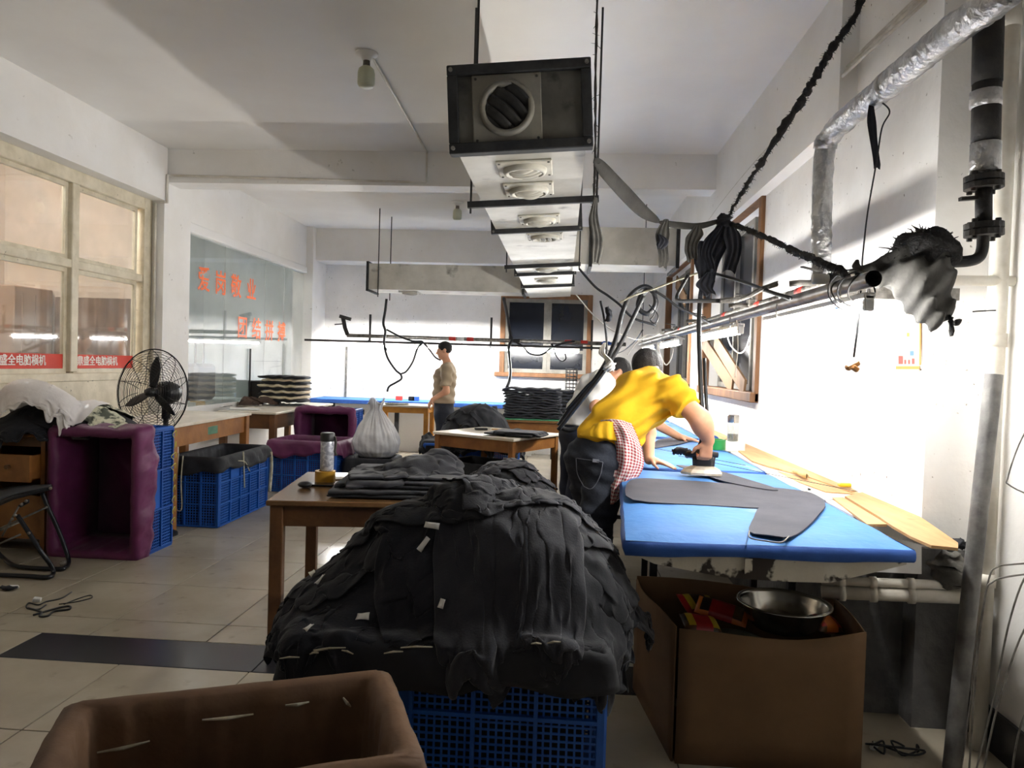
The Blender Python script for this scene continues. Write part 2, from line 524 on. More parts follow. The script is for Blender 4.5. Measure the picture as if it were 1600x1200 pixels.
# ---- glass partition beyond the pillar: four tall panes with a white head rail
gx = -3.99
root = struct(thing('window_2', None, None, (gx, 9.0, 0.8)))
MB().mm((gx-0.05, 7.46, 2.69), (gx+0.06, 10.99, 2.79), bev=0.008).build('head_rail', 'white_paint', root)
MB().mm((gx-0.04, 7.46, 0.80), (gx+0.04, 10.99, 0.84)).build('sill_rail', 'white_paint', root)
for a, b in ((7.46, 8.40), (8.40, 9.57), (9.57, 10.24), (10.24, 10.99)):
    MB().mm((gx-0.006, a+0.003, 0.84), (gx+0.006, b-0.003, 2.69)).build('pane', 'dusty_glass', root)
def wall_text(chars, pix, size):
    for c, (x, y) in zip(chars, pix):
        q = PX(x, y, gx+0.008)
        text_mesh('lettering', c, size, 'letter_orange', q, ROT_L, root, bold=0.0035)
wall_text('爱岗敬业', ((319, 439), (345, 445), (369, 450), (393, 455)), 0.29)
wall_text('团结拼搏', ((379, 514), (401, 516), (421, 519), (440, 521)), 0.29)

# ---- windows of the right wall and the far wall
def wood_window(n, y0, y1, z0, z1):
    r = struct(thing('window_%d' % n, None, None, (XR, (y0+y1)/2, z0)))
    m = MB()
    x0, x1 = XR-0.03, XR+0.05
    t = 0.07
    m.mm((x0, y0-t, z0-t), (x1, y0+0.008, z1+t), bev=0.006); m.mm((x0, y1-0.008, z0-t), (x1, y1+t, z1+t), bev=0.006)
    m.mm((x0, y0+0.008, z1-0.008), (x1, y1-0.008, z1+t), bev=0.006)
    m.build('wooden_frame', 'window_wood', r)
    MB().mm((XR-0.06, y0-t, z0-t), (x1, y1+t, z0+0.006), bev=0.008).build('window_sill', 'window_wood', r)
    rev = MB(); rev.mm((x1, y0, z0-0.02), (XR+0.24, y1, z0)); rev.build('inner_sill', 'window_wood', r)
    f = MB(); xf = XR+0.16
    n_s = 3
    for i in range(n_s):
        a = y0+(y1-y0)*i/n_s; b = y0+(y1-y0)*(i+1)/n_s
        f = MB(); frame_rect(f, xf-(0.02 if i % 2 else 0), a, b, z0, z1, 0.05, 0.04); f.build('window_sash', 'alu', r)
        MB().mm((xf-0.004, a+0.05, z0+0.05), (xf+0.004, b-0.05, z1-0.05)).build('pane', 'night_glass', r)
    return r
wood_window(3, WIN[0][0], WIN[0][1], WZ0, WZ1)
wood_window(4, WIN[1][0], WIN[1][1], WZ0, WZ1)
r = struct(thing('window_5', None, None, (-0.3, YB, BW[2])))
m = MB(); t = 0.07
m.mm((BW[0]-t, YB-0.03, BW[2]-t), (BW[0]+0.008, YB+0.05, BW[3]+t), bev=0.006); m.mm((BW[1]-0.008, YB-0.03, BW[2]-t), (BW[1]+t, YB+0.05, BW[3]+t), bev=0.006)
m.mm((BW[0]+0.008, YB-0.03, BW[3]-0.008), (BW[1]-0.008, YB+0.05, BW[3]+t), bev=0.006)
m.build('wooden_frame', 'window_wood', r)
MB().mm((BW[0]-0.14, YB-0.10, BW[2]-t), (BW[1]+0.10, YB+0.05, BW[2]), bev=0.01).build('window_sill', 'window_wood', r)
for a, b, dy in ((BW[0], -0.27, 0.0), (-0.27, BW[1], 0.03)):
    f = MB()
    ty = YB+0.09+dy
    for (xa, xb, za, zb) in ((a, a+0.06, BW[2], BW[3]), (b-0.06, b, BW[2], BW[3]), (a+0.06, b-0.06, BW[2], BW[2]+0.06), (a+0.06, b-0.06, BW[3]-0.06, BW[3]), (a+0.06, b-0.06, 1.60, 1.65)):
        f.mm((xa, ty-0.02, za), (xb, ty+0.02, zb))
    f.build('window_sash', 'alu', r)
    MB().mm((a+0.06, ty-0.004, BW[2]+0.06), (b-0.06, ty+0.004, 1.60)).build('pane', 'night_glass', r)
    MB().mm((a+0.06, ty-0.004, 1.65), (b-0.06, ty+0.004, BW[3]-0.06)).build('pane', 'night_glass', r)

# ---- masonry plinth under the ironing tables, seen beside the cardboard box
struct(MB().mm((1.16, YC+0.08, 0), (XR, 6.0, 0.70)).mm((XR-0.02, YC-0.03, 0), (XN, YC+0.25, 0.72)).build('wall_plinth', 'concrete'))

# ================================================================== fluorescent lamps
mat('tube_glow', rgb(255, 255, 255), emit=(1.0, 0.985, 0.955, 1), estr=TUBE_POWER)
mat('steel_pipe', rgb(150, 148, 146), rgb(108, 104, 100), rough=0.4, metal=0.8, scale=12, bump=0.05)
mat('lamp_cap', rgb(220, 220, 218), rough=0.4)
def lamp(a, b, label, group):
    """1.2 m fluorescent tube in a slim batten, a and b its ends"""
    a, b = V(a), V(b); d = (b-a)/np.linalg.norm(b-a)
    r = thing('fluorescent_lamp', label, 'lamp', (a+b)/2, group=group)
    up = V((0, 0, 1))
    MB().bar(a+up*0.034, b+up*0.034, 0.036, 0.022, bev=0.004).build('batten', 'white_paint', r)
    for e, s in ((a, 1), (b, -1)):
        MB().box(e+d*s*0.012+up*0.012, (0.03, 0.024, 0.05) if abs(d[1]) > 0.5 else (0.024, 0.03, 0.05), bev=0.004).build('lamp_holder', 'lamp_cap', r)
    MB().tube([a+d*0.024, b-d*0.024], 0.0135, 12).build('glowing_tube', 'tube_glow', r, smooth=True)
    return r
LX, LZ = 0.95, 1.70
for i, (a, b) in enumerate(((2.38, 3.56), (4.05, 5.23), (6.10, 7.28), (7.75, 8.93))):
    lamp((LX, a, LZ-0.085), (LX, b, LZ-0.085), ('white fluorescent tube under the steel pipe above the flat fabric pieces', 'white fluorescent tube under the steel pipe before the near right window',
         'white fluorescent tube under the steel pipe between the two right windows', 'white fluorescent tube under the steel pipe by the far right window')[i], 'tubes over the ironing tables')
bz = 1.66
for i, (a, b) in enumerate(((-3.45, -2.27), (-2.2, -1.02), (-0.95, 0.23))):
    fl_ = lamp((a, 10.72, bz-0.05), (b, 10.72, bz-0.05), ('white fluorescent tube under the far rail beside the glass partition', 'white fluorescent tube under the far rail behind the standing man', 'white fluorescent tube under the far rail before the far window')[i], 'tubes over the far bench')
    MB().mm((a, 10.63, bz-0.006), (b, 10.705, bz-0.002)).mm((a, 10.74, bz-0.006), (b, 10.83, bz-0.002)).build('reflector', 'white_paint', fl_)

# unseen tubes added to brighten the room behind the left windows
for x in (-4.75, -5.25):
    lamp((x, 4.9, 3.36), (x, 6.08, 3.36), ('unseen fill tube added on the rear room ceiling nearer the left windows' if x > -5.0 else 'unseen fill tube added on the rear room ceiling deeper behind the left windows'), 'added fill tubes behind the left windows')
lamp((-4.95, 8.4, 3.36), (-4.95, 9.58, 3.36), 'unseen fill tube added on the ceiling of the room behind the glass partition', None)  # added out of view to lighten the grey room behind the partition
cab = tag(MB().mm((-5.78, 6.7, 0), (-5.25, 7.24, 2.02), bev=0.01).build('tall_cabinet', 'rear_cabinet'), 'tall brown cabinet in the room behind the left windows', 'cabinet')
MB().mm((-5.255, 6.80, 0.1), (-5.24, 6.97, 1.95)).build('cabinet_door', 'rear_cabinet', cab); MB().mm((-5.255, 6.98, 0.1), (-5.24, 7.16, 1.95)).build('cabinet_door', 'rear_cabinet', cab)
mat('curtain', rgb(120, 96, 78), rgb(98, 78, 62), rough=0.9, scale=3)
def _cur(u, v): return (-5.2+0.95*u, 7.20-0.02*math.sin(u*40), 0.05+1.9*v)
tag(solid(MB().grid(_cur, 60, 4).build('brown_curtain', 'curtain', smooth=True), 0.006), 'brown curtain hanging in the room behind the left windows', 'curtain')
# ================================================================== overhead: ventilation duct, pipes, rails
mat('galv', rgb(196, 193, 182), rgb(172, 168, 156), rough=0.45, metal=0.25, scale=3.0, bump=0.03)
layer('galv', rgb(70, 66, 58), 5.0, 0.60, 0.78)
mat('galv_soot', rgb(104, 101, 93), rgb(78, 76, 70), rough=0.6, metal=0.2, scale=4.0, bump=0.05)
layer('galv_soot', rgb(34, 33, 32), 9.0, 0.58, 0.74)
mat('flange', rgb(52, 52, 52), rgb(34, 34, 35), rough=0.6, metal=0.3, scale=14, bump=0.1)
mat('vent_plastic', rgb(196, 192, 178), rgb(160, 155, 140), rough=0.55, scale=5)
mat('vent_dirty', rgb(132, 128, 116), rgb(104, 100, 92), rough=0.55, scale=5)
mat('soot', rgb(40, 39, 38), rgb(62, 60, 57), rough=0.8, scale=12)
mat('foil', rgb(206, 206, 206), rgb(150, 150, 152), rough=0.28, metal=0.95, scale=9, bump=0.9, bscale=26)
mat('fuzz', rgb(30, 29, 30), rgb(48, 46, 45), rough=0.95, scale=30, bump=0.6, bscale=90)
mat('rope', rgb(46, 44, 42), rgb(70, 66, 62), rough=0.95, scale=40, bump=0.5, bscale=120)
mat('black_rubber', rgb(20, 20, 22), rgb(32, 32, 34), rough=0.5, scale=10)
mat('black_cloth', rgb(24, 25, 30), rgb(38, 39, 46), rough=0.9, scale=8, bump=0.2, bscale=60)
mat('grey_rag', rgb(100, 97, 90), rgb(62, 60, 56), rough=0.95, scale=9, bump=0.3, bscale=30)
mat('strap', rgb(62, 60, 56), rgb(46, 44, 41), rough=0.9, scale=8, bump=0.15, bscale=40)
mat('white_cable', rgb(214, 210, 202), rgb(190, 184, 172), rough=0.6, scale=12)
mat('rust_black', rgb(40, 40, 42), rgb(58, 54, 50), rough=0.7, metal=0.2, scale=14, bump=0.25)
mat('pvc', rgb(222, 218, 208), rgb(196, 188, 172), rough=0.5, scale=5)
mat('red_mark', rgb(184, 50, 40), rough=0.6)
mat('tarnish', rgb(140, 136, 130), rgb(92, 88, 82), rough=0.5, metal=0.5, scale=20, bump=0.1)

DUCT_R = 0.062
dc = PY(813, 173, 3.24)
duct = thing('ventilation_duct', 'long galvanised ventilation duct hung under the ceiling with round louvres below', 'duct', dc)
def DP(x, y, z):                                # duct section coordinates -> world, rolled about its axis
    return V((dc[0]+x*math.cos(DUCT_R)-z*math.sin(DUCT_R), y, dc[2]+x*math.sin(DUCT_R)+z*math.cos(DUCT_R)))
RD = rotm(0, -DUCT_R, 0)
DW, DH = 0.56, 0.34
def dbox(mb, x0, x1, y0, y1, z0, z1, bev=0.0):
    return mb.box(DP((x0+x1)/2, (y0+y1)/2, (z0+z1)/2), (x1-x0, y1-y0, z1-z0), R=RD, bev=bev)
segs = [3.24, 5.06, 7.45, 8.60, 10.15]
for a, b in zip(segs[:-1], segs[1:]):
    o = dbox(MB(), -DW/2, DW/2, a+0.004, b-0.004, -DH/2, DH/2).build('duct_section', 'galv', duct)
def flange(y, t=0.035, g=0.032):
    m = MB()
    w, h = DW/2, DH/2
    for (x0, x1, z0, z1) in ((-w-g, w+g, h, h+g), (-w-g, w+g, -h-g, -h), (-w-g, -w, -h, h), (w, w+g, -h, h)):
        dbox(m, x0, x1, y-t/2, y+t/2, z0, z1)
    o = m.build('flange', 'flange', duct)
    for sx in (-1, 1):
        for sz in (-1, 1):
            MB().cyl(DP(sx*(w+g/2), y-t/2-0.006, sz*(h+g/2)), DP(sx*(w+g/2), y-t/2, sz*(h+g/2)), 0.008, n=8).build('bolt', 'tarnish', o)
for y in segs[1:-1]: flange(y)
# dark front frame and sooty end plate
m = MB(); g = 0.045; w, h = DW/2+0.02, DH/2+0.02
for (x0, x1, z0, z1) in ((-w-0.01, w+0.01, h-g, h), (-w-0.01, w+0.01, -h, -h+g), (-w-0.01, -w-0.01+g, -h+g, h-g), (w+0.01-g, w+0.01, -h+g, h-g)):
    dbox(m, x0, x1, 3.175, 3.235, z0, z1, bev=0.004)
fo = m.build('end_frame', 'flange', duct)
for sx in (-1, 1):
    for sz in (-1, 1):
        MB().cyl(DP(sx*(w-0.008), 3.165, sz*(h-0.022)), DP(sx*(w-0.008), 3.176, sz*(h-0.022)), 0.009, n=10).build('bolt', 'tarnish', fo)
dbox(MB(), -w+0.03, w-0.03, 3.200, 3.238, -h+0.04, h-0.04).build('end_plate', 'galv_soot', duct)
def louvre(origin, nrm, up, size, rot, mt, parent, open_=True):
    """square plate with a raised ring and a turnable round grille"""
    nrm, up = V(nrm), V(up); sd = np.cross(up, nrm)
    B = np.stack([sd, up, nrm], axis=1)
    def L(p): return V(origin)+B @ V(p)
    def M(vs): return [L(v) for v in vs]
    hs = size/2
    pl = MB(); pl.box(L((0, 0, 0.006)), (size, size, 0.012), R=B, bev=0.004)
    po = pl.build('vent_plate', mt, parent)
    rg = MB()
    n = 40; prof = [(0.80, 0.012), (0.80, 0.024), (0.74, 0.036), (0.66, 0.036), (0.62, 0.024), (0.62, 0.006)]
    vs = []; fs = []
    for r_, h_ in prof:
        for k in range(n):
            a = 2*math.pi*k/n; vs.append(L((r_*hs*math.cos(a), r_*hs*math.sin(a), h_)))
    for i in range(len(prof)-1):
        for k in range(n):
            k2 = (k+1) % n; fs.append((i*n+k, i*n+k2, (i+1)*n+k2, (i+1)*n+k))
    rg.add(vs, fs); rg.build('vent_ring', mt, po, smooth=True)
    # dark throat
    th = MB(); vs = [L((0.615*hs*math.cos(2*math.pi*k/n), 0.615*hs*math.sin(2*math.pi*k/n), 0.0135)) for k in range(n)]
    th.slab(vs, nrm, 0.001); th.build('vent_throat', 'soot', po)
    # four curved slats across the throat, turned by rot
    ca, sa = math.cos(rot), math.sin(rot)
    for j, q in enumerate((-0.42, -0.14, 0.14, 0.42)):
        half = math.sqrt(max(0.0, 0.60**2-q*q))*hs
        def fn(u, v, q=q, half=half):
            x = (u*2-1)*half; t = (v-0.5)*0.24*hs
            bow = 0.10*hs*(1-(x/(0.6*hs))**2)
            yy = q*hs+t+bow*(1 if q >= 0 else 0.4)
            z = 0.020+(v-0.5)*0.022+0.012*(1-(x/half)**2)
            return L((ca*x-sa*yy, sa*x+ca*yy, z))
        sl = MB().grid(fn, 13, 4).build('vent_slat', 'soot' if mt == 'vent_dirty' else mt, po, smooth=True)
        solid(sl, 0.003)
    for sx in (-1, 1):
        for sz in (-1, 1):
            c = (sx*hs*0.88, sz*hs*0.88, 0.012)
            MB().cyl(L(c), L((c[0], c[1], 0.015)), 0.006, n=8).build('screw', 'soot', po)
upv = DP(0, 0, 1)-DP(0, 0, 0); sdv = DP(1, 0, 0)-DP(0, 0, 0)
louvre(DP(-0.055, 3.200, -0.005), (0, -1, 0), upv, 0.30, -0.75, 'vent_dirty', duct)
for i, (y, x) in enumerate(((3.52, 0.0), (3.93, 0.0), (4.74, 0.03), (5.36, 0.05), (7.10, 0.02), (8.05, 0.0))):
    louvre(DP(x, y, -DH/2), -upv, (0, 1, 0), 0.26, (0.3, 0.1, 0.0, 1.5, 0.2, 0.6)[i], 'vent_plastic', duct)
# hanger bars under the duct with their rods to the ceiling
for y, x0, x1 in ((4.17, -0.36, 0.38), (6.80, -0.36, 0.34)):
    m = MB(); m.bar(DP(x0, y, -DH/2-0.022), DP(x1, y, -DH/2-0.022), 0.03, 0.035)
    hb = m.build('hanger_bar', 'flange', duct)
    for x in (x0+0.015, x1-0.015):
        q = DP(x, y, -DH/2-0.07); MB().cyl(q, (q[0], q[1], CEIL), 0.006, n=8).build('hanger_rod', 'rust_black', duct)
for x in (-0.20,):
    q = DP(x-0.02, 3.5, DH/2); MB().cyl(q, (q[0], q[1], CEIL), 0.006, n=8).build('hanger_rod', 'rust_black', duct)
# branches
def branch(x0, x1, y0, y1, sgn):
    z0, z1 = dc[2]-DH/2+x0*0+0.0, dc[2]+DH/2
    MB().mm((x0, y0, z0), (x1, y1, z1)).build('branch_duct', 'galv', duct)
    for x in ((x0+0.02, x1-0.05) if sgn < 0 else (x0+0.16, x1-0.02)):
        m = MB(); g = 0.025
        m.mm((x-0.015, y0-g, z0-g), (x+0.015, y0, z1+g)); m.mm((x-0.015, y1, z0-g), (x+0.015, y1+g, z1+g))
        m.mm((x-0.015, y0, z0-g), (x+0.015, y1, z0)); m.mm((x-0.015, y0, z1), (x+0.015, y1, z1+g))
        m.build('flange', 'flange', duct)
bl = dc[0]-DW/2
branch(PY(572, 440, 9.6)[0], bl, 9.60, 10.12, -1)
branch(dc[0]+DW/2, PY(1063, 390, 6.78)[0], 6.80, 7.32, 1)
louvre((PY(640, 460, 9.85)[0], 9.86, dc[2]-DH/2), (0, 0, -1), (0, 1, 0), 0.26, 0.2, 'vent_plastic', duct)
for x, y in ((592, 9.62), (609, 10.1)):
    q = PY(x, 430, y); MB().cyl((q[0], y-0.03 if x < 600 else y+0.03, dc[2]-DH/2-0.1), (q[0], y-0.03 if x < 600 else y+0.03, CEIL), 0.007, n=8).build('hanger_rod', 'rust_black', duct)

def fuzzy(pts, r, seed, n=10, amp=0.35, sub=6, k=None):
    """lumpy dusty rope path with varying radius"""
    rn = random.Random(seed)
    p = spline(pts, sub)
    rs = [(r if k is None else k[min(len(k)-1, int(i/len(p)*len(k)))])*(1+amp*(rn.random()-0.5)*2) for i in range(len(p))]
    p = [q+V((rn.gauss(0, r*0.15), rn.gauss(0, r*0.15), rn.gauss(0, r*0.15))) for q in p]
    return p, rs
def whiskers(mb, p, rs, seed, count, ln=0.02, r=0.0012):
    rn = random.Random(seed)
    for _ in range(count):
        i = rn.randrange(len(p)); d = V((rn.gauss(0, 1), rn.gauss(0, 1), rn.gauss(0, 1))); d /= np.linalg.norm(d)
        a = p[i]+d*rs[i]*0.8; b = a+d*ln*rn.uniform(0.4, 1.3)+V((0, 0, -ln*0.3))
        mb.tube([a, (a+b)/2+V((rn.gauss(0, ln*0.2), 0, 0)), b], [r, r, r*0.5], 4)
# dusty rope hanging from the ceiling past the duct, down to the far rail
a = PY(931, 0, 3.30); a[2] = CEIL
p, rs = fuzzy([a, PY(931, 100, 3.30), PY(930, 250, 3.30), PY(928, 330, 3.30), PY(930, 402, 3.31)], 0.006, 3, sub=14)
m = MB().tube(p, rs, 6); whiskers(m, p, rs, 5, 60)
tag(m.build('dusty_rope', 'rope', smooth=True), 'dusty dark rope hanging from the ceiling beside the front of the duct', 'rope')
# rag bundle tied on it
def rag(name, label, pts, r, seed, mt, flat=(1.0, 0.5), n=10, amp=0.5, group=None, cat='rag'):
    rn = random.Random(seed); p = spline(pts, 5)
    m = len(p)
    rs = [max(0.004, r*(0.35+0.75*math.sin(math.pi*(0.12+0.8*i/m)))*(1+amp*(rn.random()-0.5))) for i in range(m)]
    o = MB().tube(p, rs, n, flat=flat).build(name, mt, smooth=True)
    me = o.data
    for v in me.vertices:
        v.co.x += rn.gauss(0, r*0.10); v.co.y += rn.gauss(0, r*0.10); v.co.z += rn.gauss(0, r*0.10)
    return tag(o, label, cat, group)
def strip(name, label, pts, w, mt, cat='rag', seed=0, folds=3.0, t=0.003, group=None, taper=True):
    """flat hanging strip of cloth: gathered at the top, creased lengthwise, uneven end"""
    rn = random.Random(seed); p = spline(pts, 7); n = 9; G = []
    ph, fq = rn.uniform(0, 6.28), rn.uniform(2.0, 4.0); tw0 = rn.uniform(-0.6, 0.6); tw1 = tw0+rn.uniform(-1.2, 1.2)
    for i, c in enumerate(p):
        s_ = i/(len(p)-1); ww = w*(0.30+0.70*min(1, s_*3.0))*(1-0.25*max(0, s_-0.8)/0.2 if taper else 1)*(1+0.15*math.sin(7*s_+ph))
        a = tw0+(tw1-tw0)*s_; sd = V((math.cos(a), math.sin(a), 0.1*math.sin(5*s_))); nn = V((-math.sin(a), math.cos(a), 0))
        row = []
        for k in range(n):
            u = k/(n-1)-0.5
            row.append(c+sd*ww*u+nn*ww*0.16*math.sin(folds*6.28*u+fq*s_+ph)+V((0, 0, -0.35*ww*(u*u)*(4 if s_ > 0.95 else 1)*rn.uniform(0.6, 1.2))))
        G.append(row)
    G = np.array(G); o = np_obj(name, G.reshape(-1, 3), grid_faces(*G.shape[:2]), mt); solid(o, t, 1)
    return tag(o, label, cat, group)
strip('tied_rag', 'pale grey rag strip tied round the rope beside the duct hanger', [PY(931, 308, 3.29), PY(928, 340, 3.28), PY(934, 375, 3.28), PY(931, 410, 3.29)], 0.055, 'grey_rag', seed=11)

# ---- steel pipe over the ironing tables, its twin and the cross pipes
m = MB().tube([(LX, 2.36, LZ), (LX, 9.25, LZ)], 0.026, 20, caps=False); m.tube([(LX, 9.25, LZ), (LX, 2.36, LZ)], 0.021, 20, caps=False)
pipe = thing('lamp_pipe', 'long open-ended steel pipe carrying the tubes over the ironing tables', 'pipe', (LX, 5.7, LZ))
m.build('pipe_body', 'steel_pipe', pipe, smooth=True)
for y in (2.55, 3.3, 4.2, 5.1, 6.3, 7.1, 7.9, 8.8):
    MB().tube([(LX+0.030*math.cos(t), y+0.004*math.sin(3*t), LZ-0.028+0.056*math.sin(t)) for t in np.linspace(0, 2*math.pi, 17)[:-1]], 0.0022, 5, closed=True).build('wire_tie', 'tarnish', pipe)
for y in (9.1,):
    MB().cyl((LX, y, LZ+0.02), (LX, y, CEIL), 0.005, n=8).build('hanger_rod', 'rust_black', pipe)
steam = thing('steam_pipe', 'thin grey steam pipe with red bands running above the lamp pipe', 'pipe', (1.12, 6, 1.79))
MB().tube([(1.12, 2.95, 1.79), (1.12, 9.6, 1.79)], 0.020, 14).build('pipe_body', 'tarnish', steam, smooth=True)
for y, c in ((3.55, 'red_mark'), (3.8, 'lamp_cap'), (4.3, 'red_mark'), (5.2, 'red_mark'), (6.0, 'lamp_cap'), (7.2, 'red_mark')):
    MB().cyl((1.12, y, 1.79), (1.12, y+0.10, 1.79), 0.0225, n=14).build('tape_band', c, steam, smooth=True)
for y in (3.35, 4.55, 6.1, 7.6):          # valves with lever and braided outlet
    MB().box((1.12, y, 1.815), (0.045, 0.07, 0.05), bev=0.008).build('valve_body', 'tarnish', steam)
    MB().tube([(1.10, y, 1.80), (1.03, y, 1.80), (0.99, y+0.01, 1.795)], 0.014, 10).build('valve_outlet', 'tarnish', steam, smooth=True)
    MB().bar((1.12, y-0.01, 1.85), (1.02, y-0.06, 1.862), 0.018, 0.006).build('valve_lever', 'rust_black', steam)
cr = thing('cross_pipe', 'pale horizontal pipe from the wall corner to the lamp pipe', 'pipe', (1.2, 2.86, 1.765))
MB().tube([(0.93, 2.86, 1.757), (XN-0.005, 2.86, 1.765)], 0.019, 14).build('pipe_body', 'pvc', cr, smooth=True)
MB().cyl((0.985, 2.86, 1.757), (1.06, 2.86, 1.758), 0.024, n=14).build('pipe_sleeve', 'rust_black', cr, smooth=True)
MB().mm((0.98, 2.87, 1.69), (XR+0.02, 2.90, 1.735)).build('angle_bar', 'tarnish', cr)
# ---- silver insulated pipe
sp = thing('insulated_pipe', 'silver foil wrapped steam pipe dropping down the right wall', 'pipe', PY(1285, 430, 3.78))
pts = [PY(1283, 437, 3.78), PY(1284, 330, 3.78), PY(1287, 250, 3.78), PY(1291, 222, 3.76), PY(1310, 195, 3.62), PY(1385, 135, 3.05), PY(1480, 55, 2.57), PY(1545, 8, 2.34), PY(1580, -20, 2.26)]
def foil_tube(name, pts, r, seed, parent):
    rn = random.Random(seed)
    p = []
    for a, b in zip(pts[:-1], pts[1:]):
        nseg = max(2, int(np.linalg.norm(b-a)/0.02))
        p += [a+(b-a)*k/nseg for k in range(nseg)]
    p.append(pts[-1])
    n = 18; mb = MB(); mb.tube(p, [r*(1+rn.gauss(0, 0.02)) for _ in p], n)
    arr = np.array(mb.v); arr += np.array([[rn.gauss(0, r*0.035) for _ in range(3)] for _ in range(len(arr))])
    mb.v = [tuple(q) for q in arr]
    return mb.build(name, 'foil', parent, smooth=True)
foil_tube('vertical_run', pts[:4], 0.048, 1, sp)
foil_tube('elbow_run', pts[3:6], 0.050, 2, sp)
foil_tube('sloping_run', pts[5:], 0.052, 3, sp)
for i, (x, y, Y) in enumerate(((1290, 226, 3.75), (1388, 132, 3.03), (1318, 190, 3.58))):
    q = PY(x, y, Y); a_, b_ = (pts[4], pts[5]) if i else (pts[2], pts[3])
    d = (b_-a_)/np.linalg.norm(b_-a_)
    MB().cyl(q-d*0.02, q+d*0.02, 0.055, n=18).build('foil_joint', 'foil', sp, smooth=True)
# black strap and cord tied to it
q = PY(1362, 152, 3.18)
strip('black_strap', 'black strap tied to the silver pipe and hanging in a point', [q, PY(1361, 180, 3.14), PY(1364, 215, 3.14), PY(1369, 250, 3.14), PY(1370, 262, 3.14)], 0.034, 'black_cloth', cat='strap', seed=31)
cl = MB().tube(spline([PY(1363, 150, 3.14), PY(1378, 160, 3.12), PY(1390, 175, 3.12), PY(1378, 200, 3.13), PY(1370, 250, 3.13), PY(1356, 330, 3.1), PY(1350, 380, 3.05), PY(1347, 412, 2.95), PY(1347, 436, 2.88)], 8), 0.0035, 6)
tag(cl.build('hanging_cable', 'black_rubber', smooth=True), 'thin black cord from the silver pipe down to the cross pipe', 'cord')
# ---- dark vertical steam main with flanges, elbow and rag bundle
sm = thing('steam_main', 'dark vertical steam main with bolted flanges and elbow at the wall corner', 'pipe', PY(1540, 400, 2.62))
def S(x, y): return PY(x, y, 2.60)
MB().tube([S(1545, 20), S(1542, 130)], 0.046, 18).build('wrapped_section', 'rust_black', sm, smooth=True)
MB().tube([S(1542, 130), S(1540, 225)], 0.044, 18).build('wrapped_section', 'rust_black', sm, smooth=True)
MB().tube([S(1540, 143), S(1540, 168)], 0.048, 18).build('foil_band', 'foil', sm, smooth=True)
MB().tube([S(1540, 224), S(1539, 278)], 0.047, 18).build('foil_band', 'foil', sm, smooth=True)
for y in (284, 358):
    MB().tube([S(1537, y-9), S(1537, y)], 0.060, 20).build('flange', 'rust_black', sm)
    fo = MB().tube([S(1537, y+2), S(1537, y+11)], 0.060, 20).build('flange', 'rust_black', sm)
    for k in range(4):
        c = S(1537, y)+V((0.048*math.cos(k*1.57+0.5), 0.048*math.sin(k*1.57+0.5), 0))
        MB().cyl(c-V((0, 0, 0.035)), c+V((0, 0, 0.03)), 0.009, n=6).build('bolt', 'rust_black', fo)
MB().tube([S(1537, 290), S(1537, 350)], 0.026, 14).build('valve_stem', 'rust_black', sm, smooth=True)
MB().bar(S(1500, 311), S(1530, 309), 0.022, 0.012).build('valve_handle', 'rust_black', sm)
MB().tube(spline([S(1536, 366), S(1535, 388), S(1529, 402), S(1512, 408), S(1470, 410), S(1400, 413)], 6), 0.019, 14).build('elbow_pipe', 'rust_black', sm, smooth=True)
wp = thing('drain_pipe', 'pale plastic pipe standing full height in the wall corner', 'pipe', (1.60, 2.90, 0))
MB().tube([(1.61, 2.87, 0), (1.61, 2.87, CEIL)], 0.030, 16).build('pipe_body', 'pvc', wp, smooth=True)
for z in (1.52, 2.7, 0.62): MB().cyl((1.61, 2.87, z), (1.61, 2.87, z+0.05), 0.035, n=16).build('pipe_collar', 'pvc', wp, smooth=True)
MB().tube(spline([PY(1520, 487, 2.85), PY(1532, 486, 2.85), PY(1557, 485, 2.85)], 4), 0.003, 6).build('wire_tie', 'rust_black', wp)

# ---- pipes along the plinth below the bench
for i, (y, r_) in enumerate(((912, 0.018), (930, 0.026))):
    t_ = thing('plinth_pipe', ('thin' if i == 0 else 'thick')+' cream pipe along the plinth under the ironing table', 'pipe', PY(1400, y, 3.02))
    a, b = PY(1284, y-5, 3.01), PY(1503, y+3, 2.93)
    MB().tube([a, b], r_, 14).build('pipe_body', 'pvc', t_, smooth=True)
    for k in (0.12, 0.35, 0.62):
        q = a+(b-a)*k; dd = (b-a)/np.linalg.norm(b-a)
        MB().cyl(q, q+dd*0.025, r_*1.25, n=14).build('coupling', 'pvc', t_, smooth=True)

# ---- rail in front of the far wall
rl = thing('far_rail', 'long steel rail with red bands in front of the far wall', 'rail', (-1.5, 10.72, bz))
a, b = PY(476, 528, 10.72), PY(945, 541, 10.72)
MB().mm((a[0], 10.71, bz), (b[0]+0.02, 10.735, bz+0.03)).build('rail_bar', 'rust_black', rl)
MB().tube([(PY(541, 522, 10.68)[0], 10.72, bz+0.10), (b[0]+0.3, 10.72, bz+0.08)], 0.028, 14).build('rail_pipe', 'tarnish', rl, smooth=True)
for x, c in ((707, 'red_mark'), (735, 'red_mark'), (888, 'red_mark'), (913, 'red_mark'), (720, 'lamp_cap')):
    q = PY(x, 530, 10.72); MB().cyl((q[0]-0.05, 10.72, bz+0.092), (q[0]+0.05, 10.72, bz+0.090), 0.031, n=14).build('tape_band', c, rl, smooth=True)
for x in (577, 767, 925):
    q = PY(x, 520, 10.72); MB().mm((q[0]-0.015, 10.75, bz+0.03), (q[0]+0.015, 10.77, bz+0.42)).build('rail_bracket', 'flange', rl)
    MB().mm((q[0]-0.012, 10.70, bz-0.02), (q[0]+0.012, 10.77, bz+0.04)).build('rail_clamp', 'flange', rl)
q = PY(543, 500, 10.7)
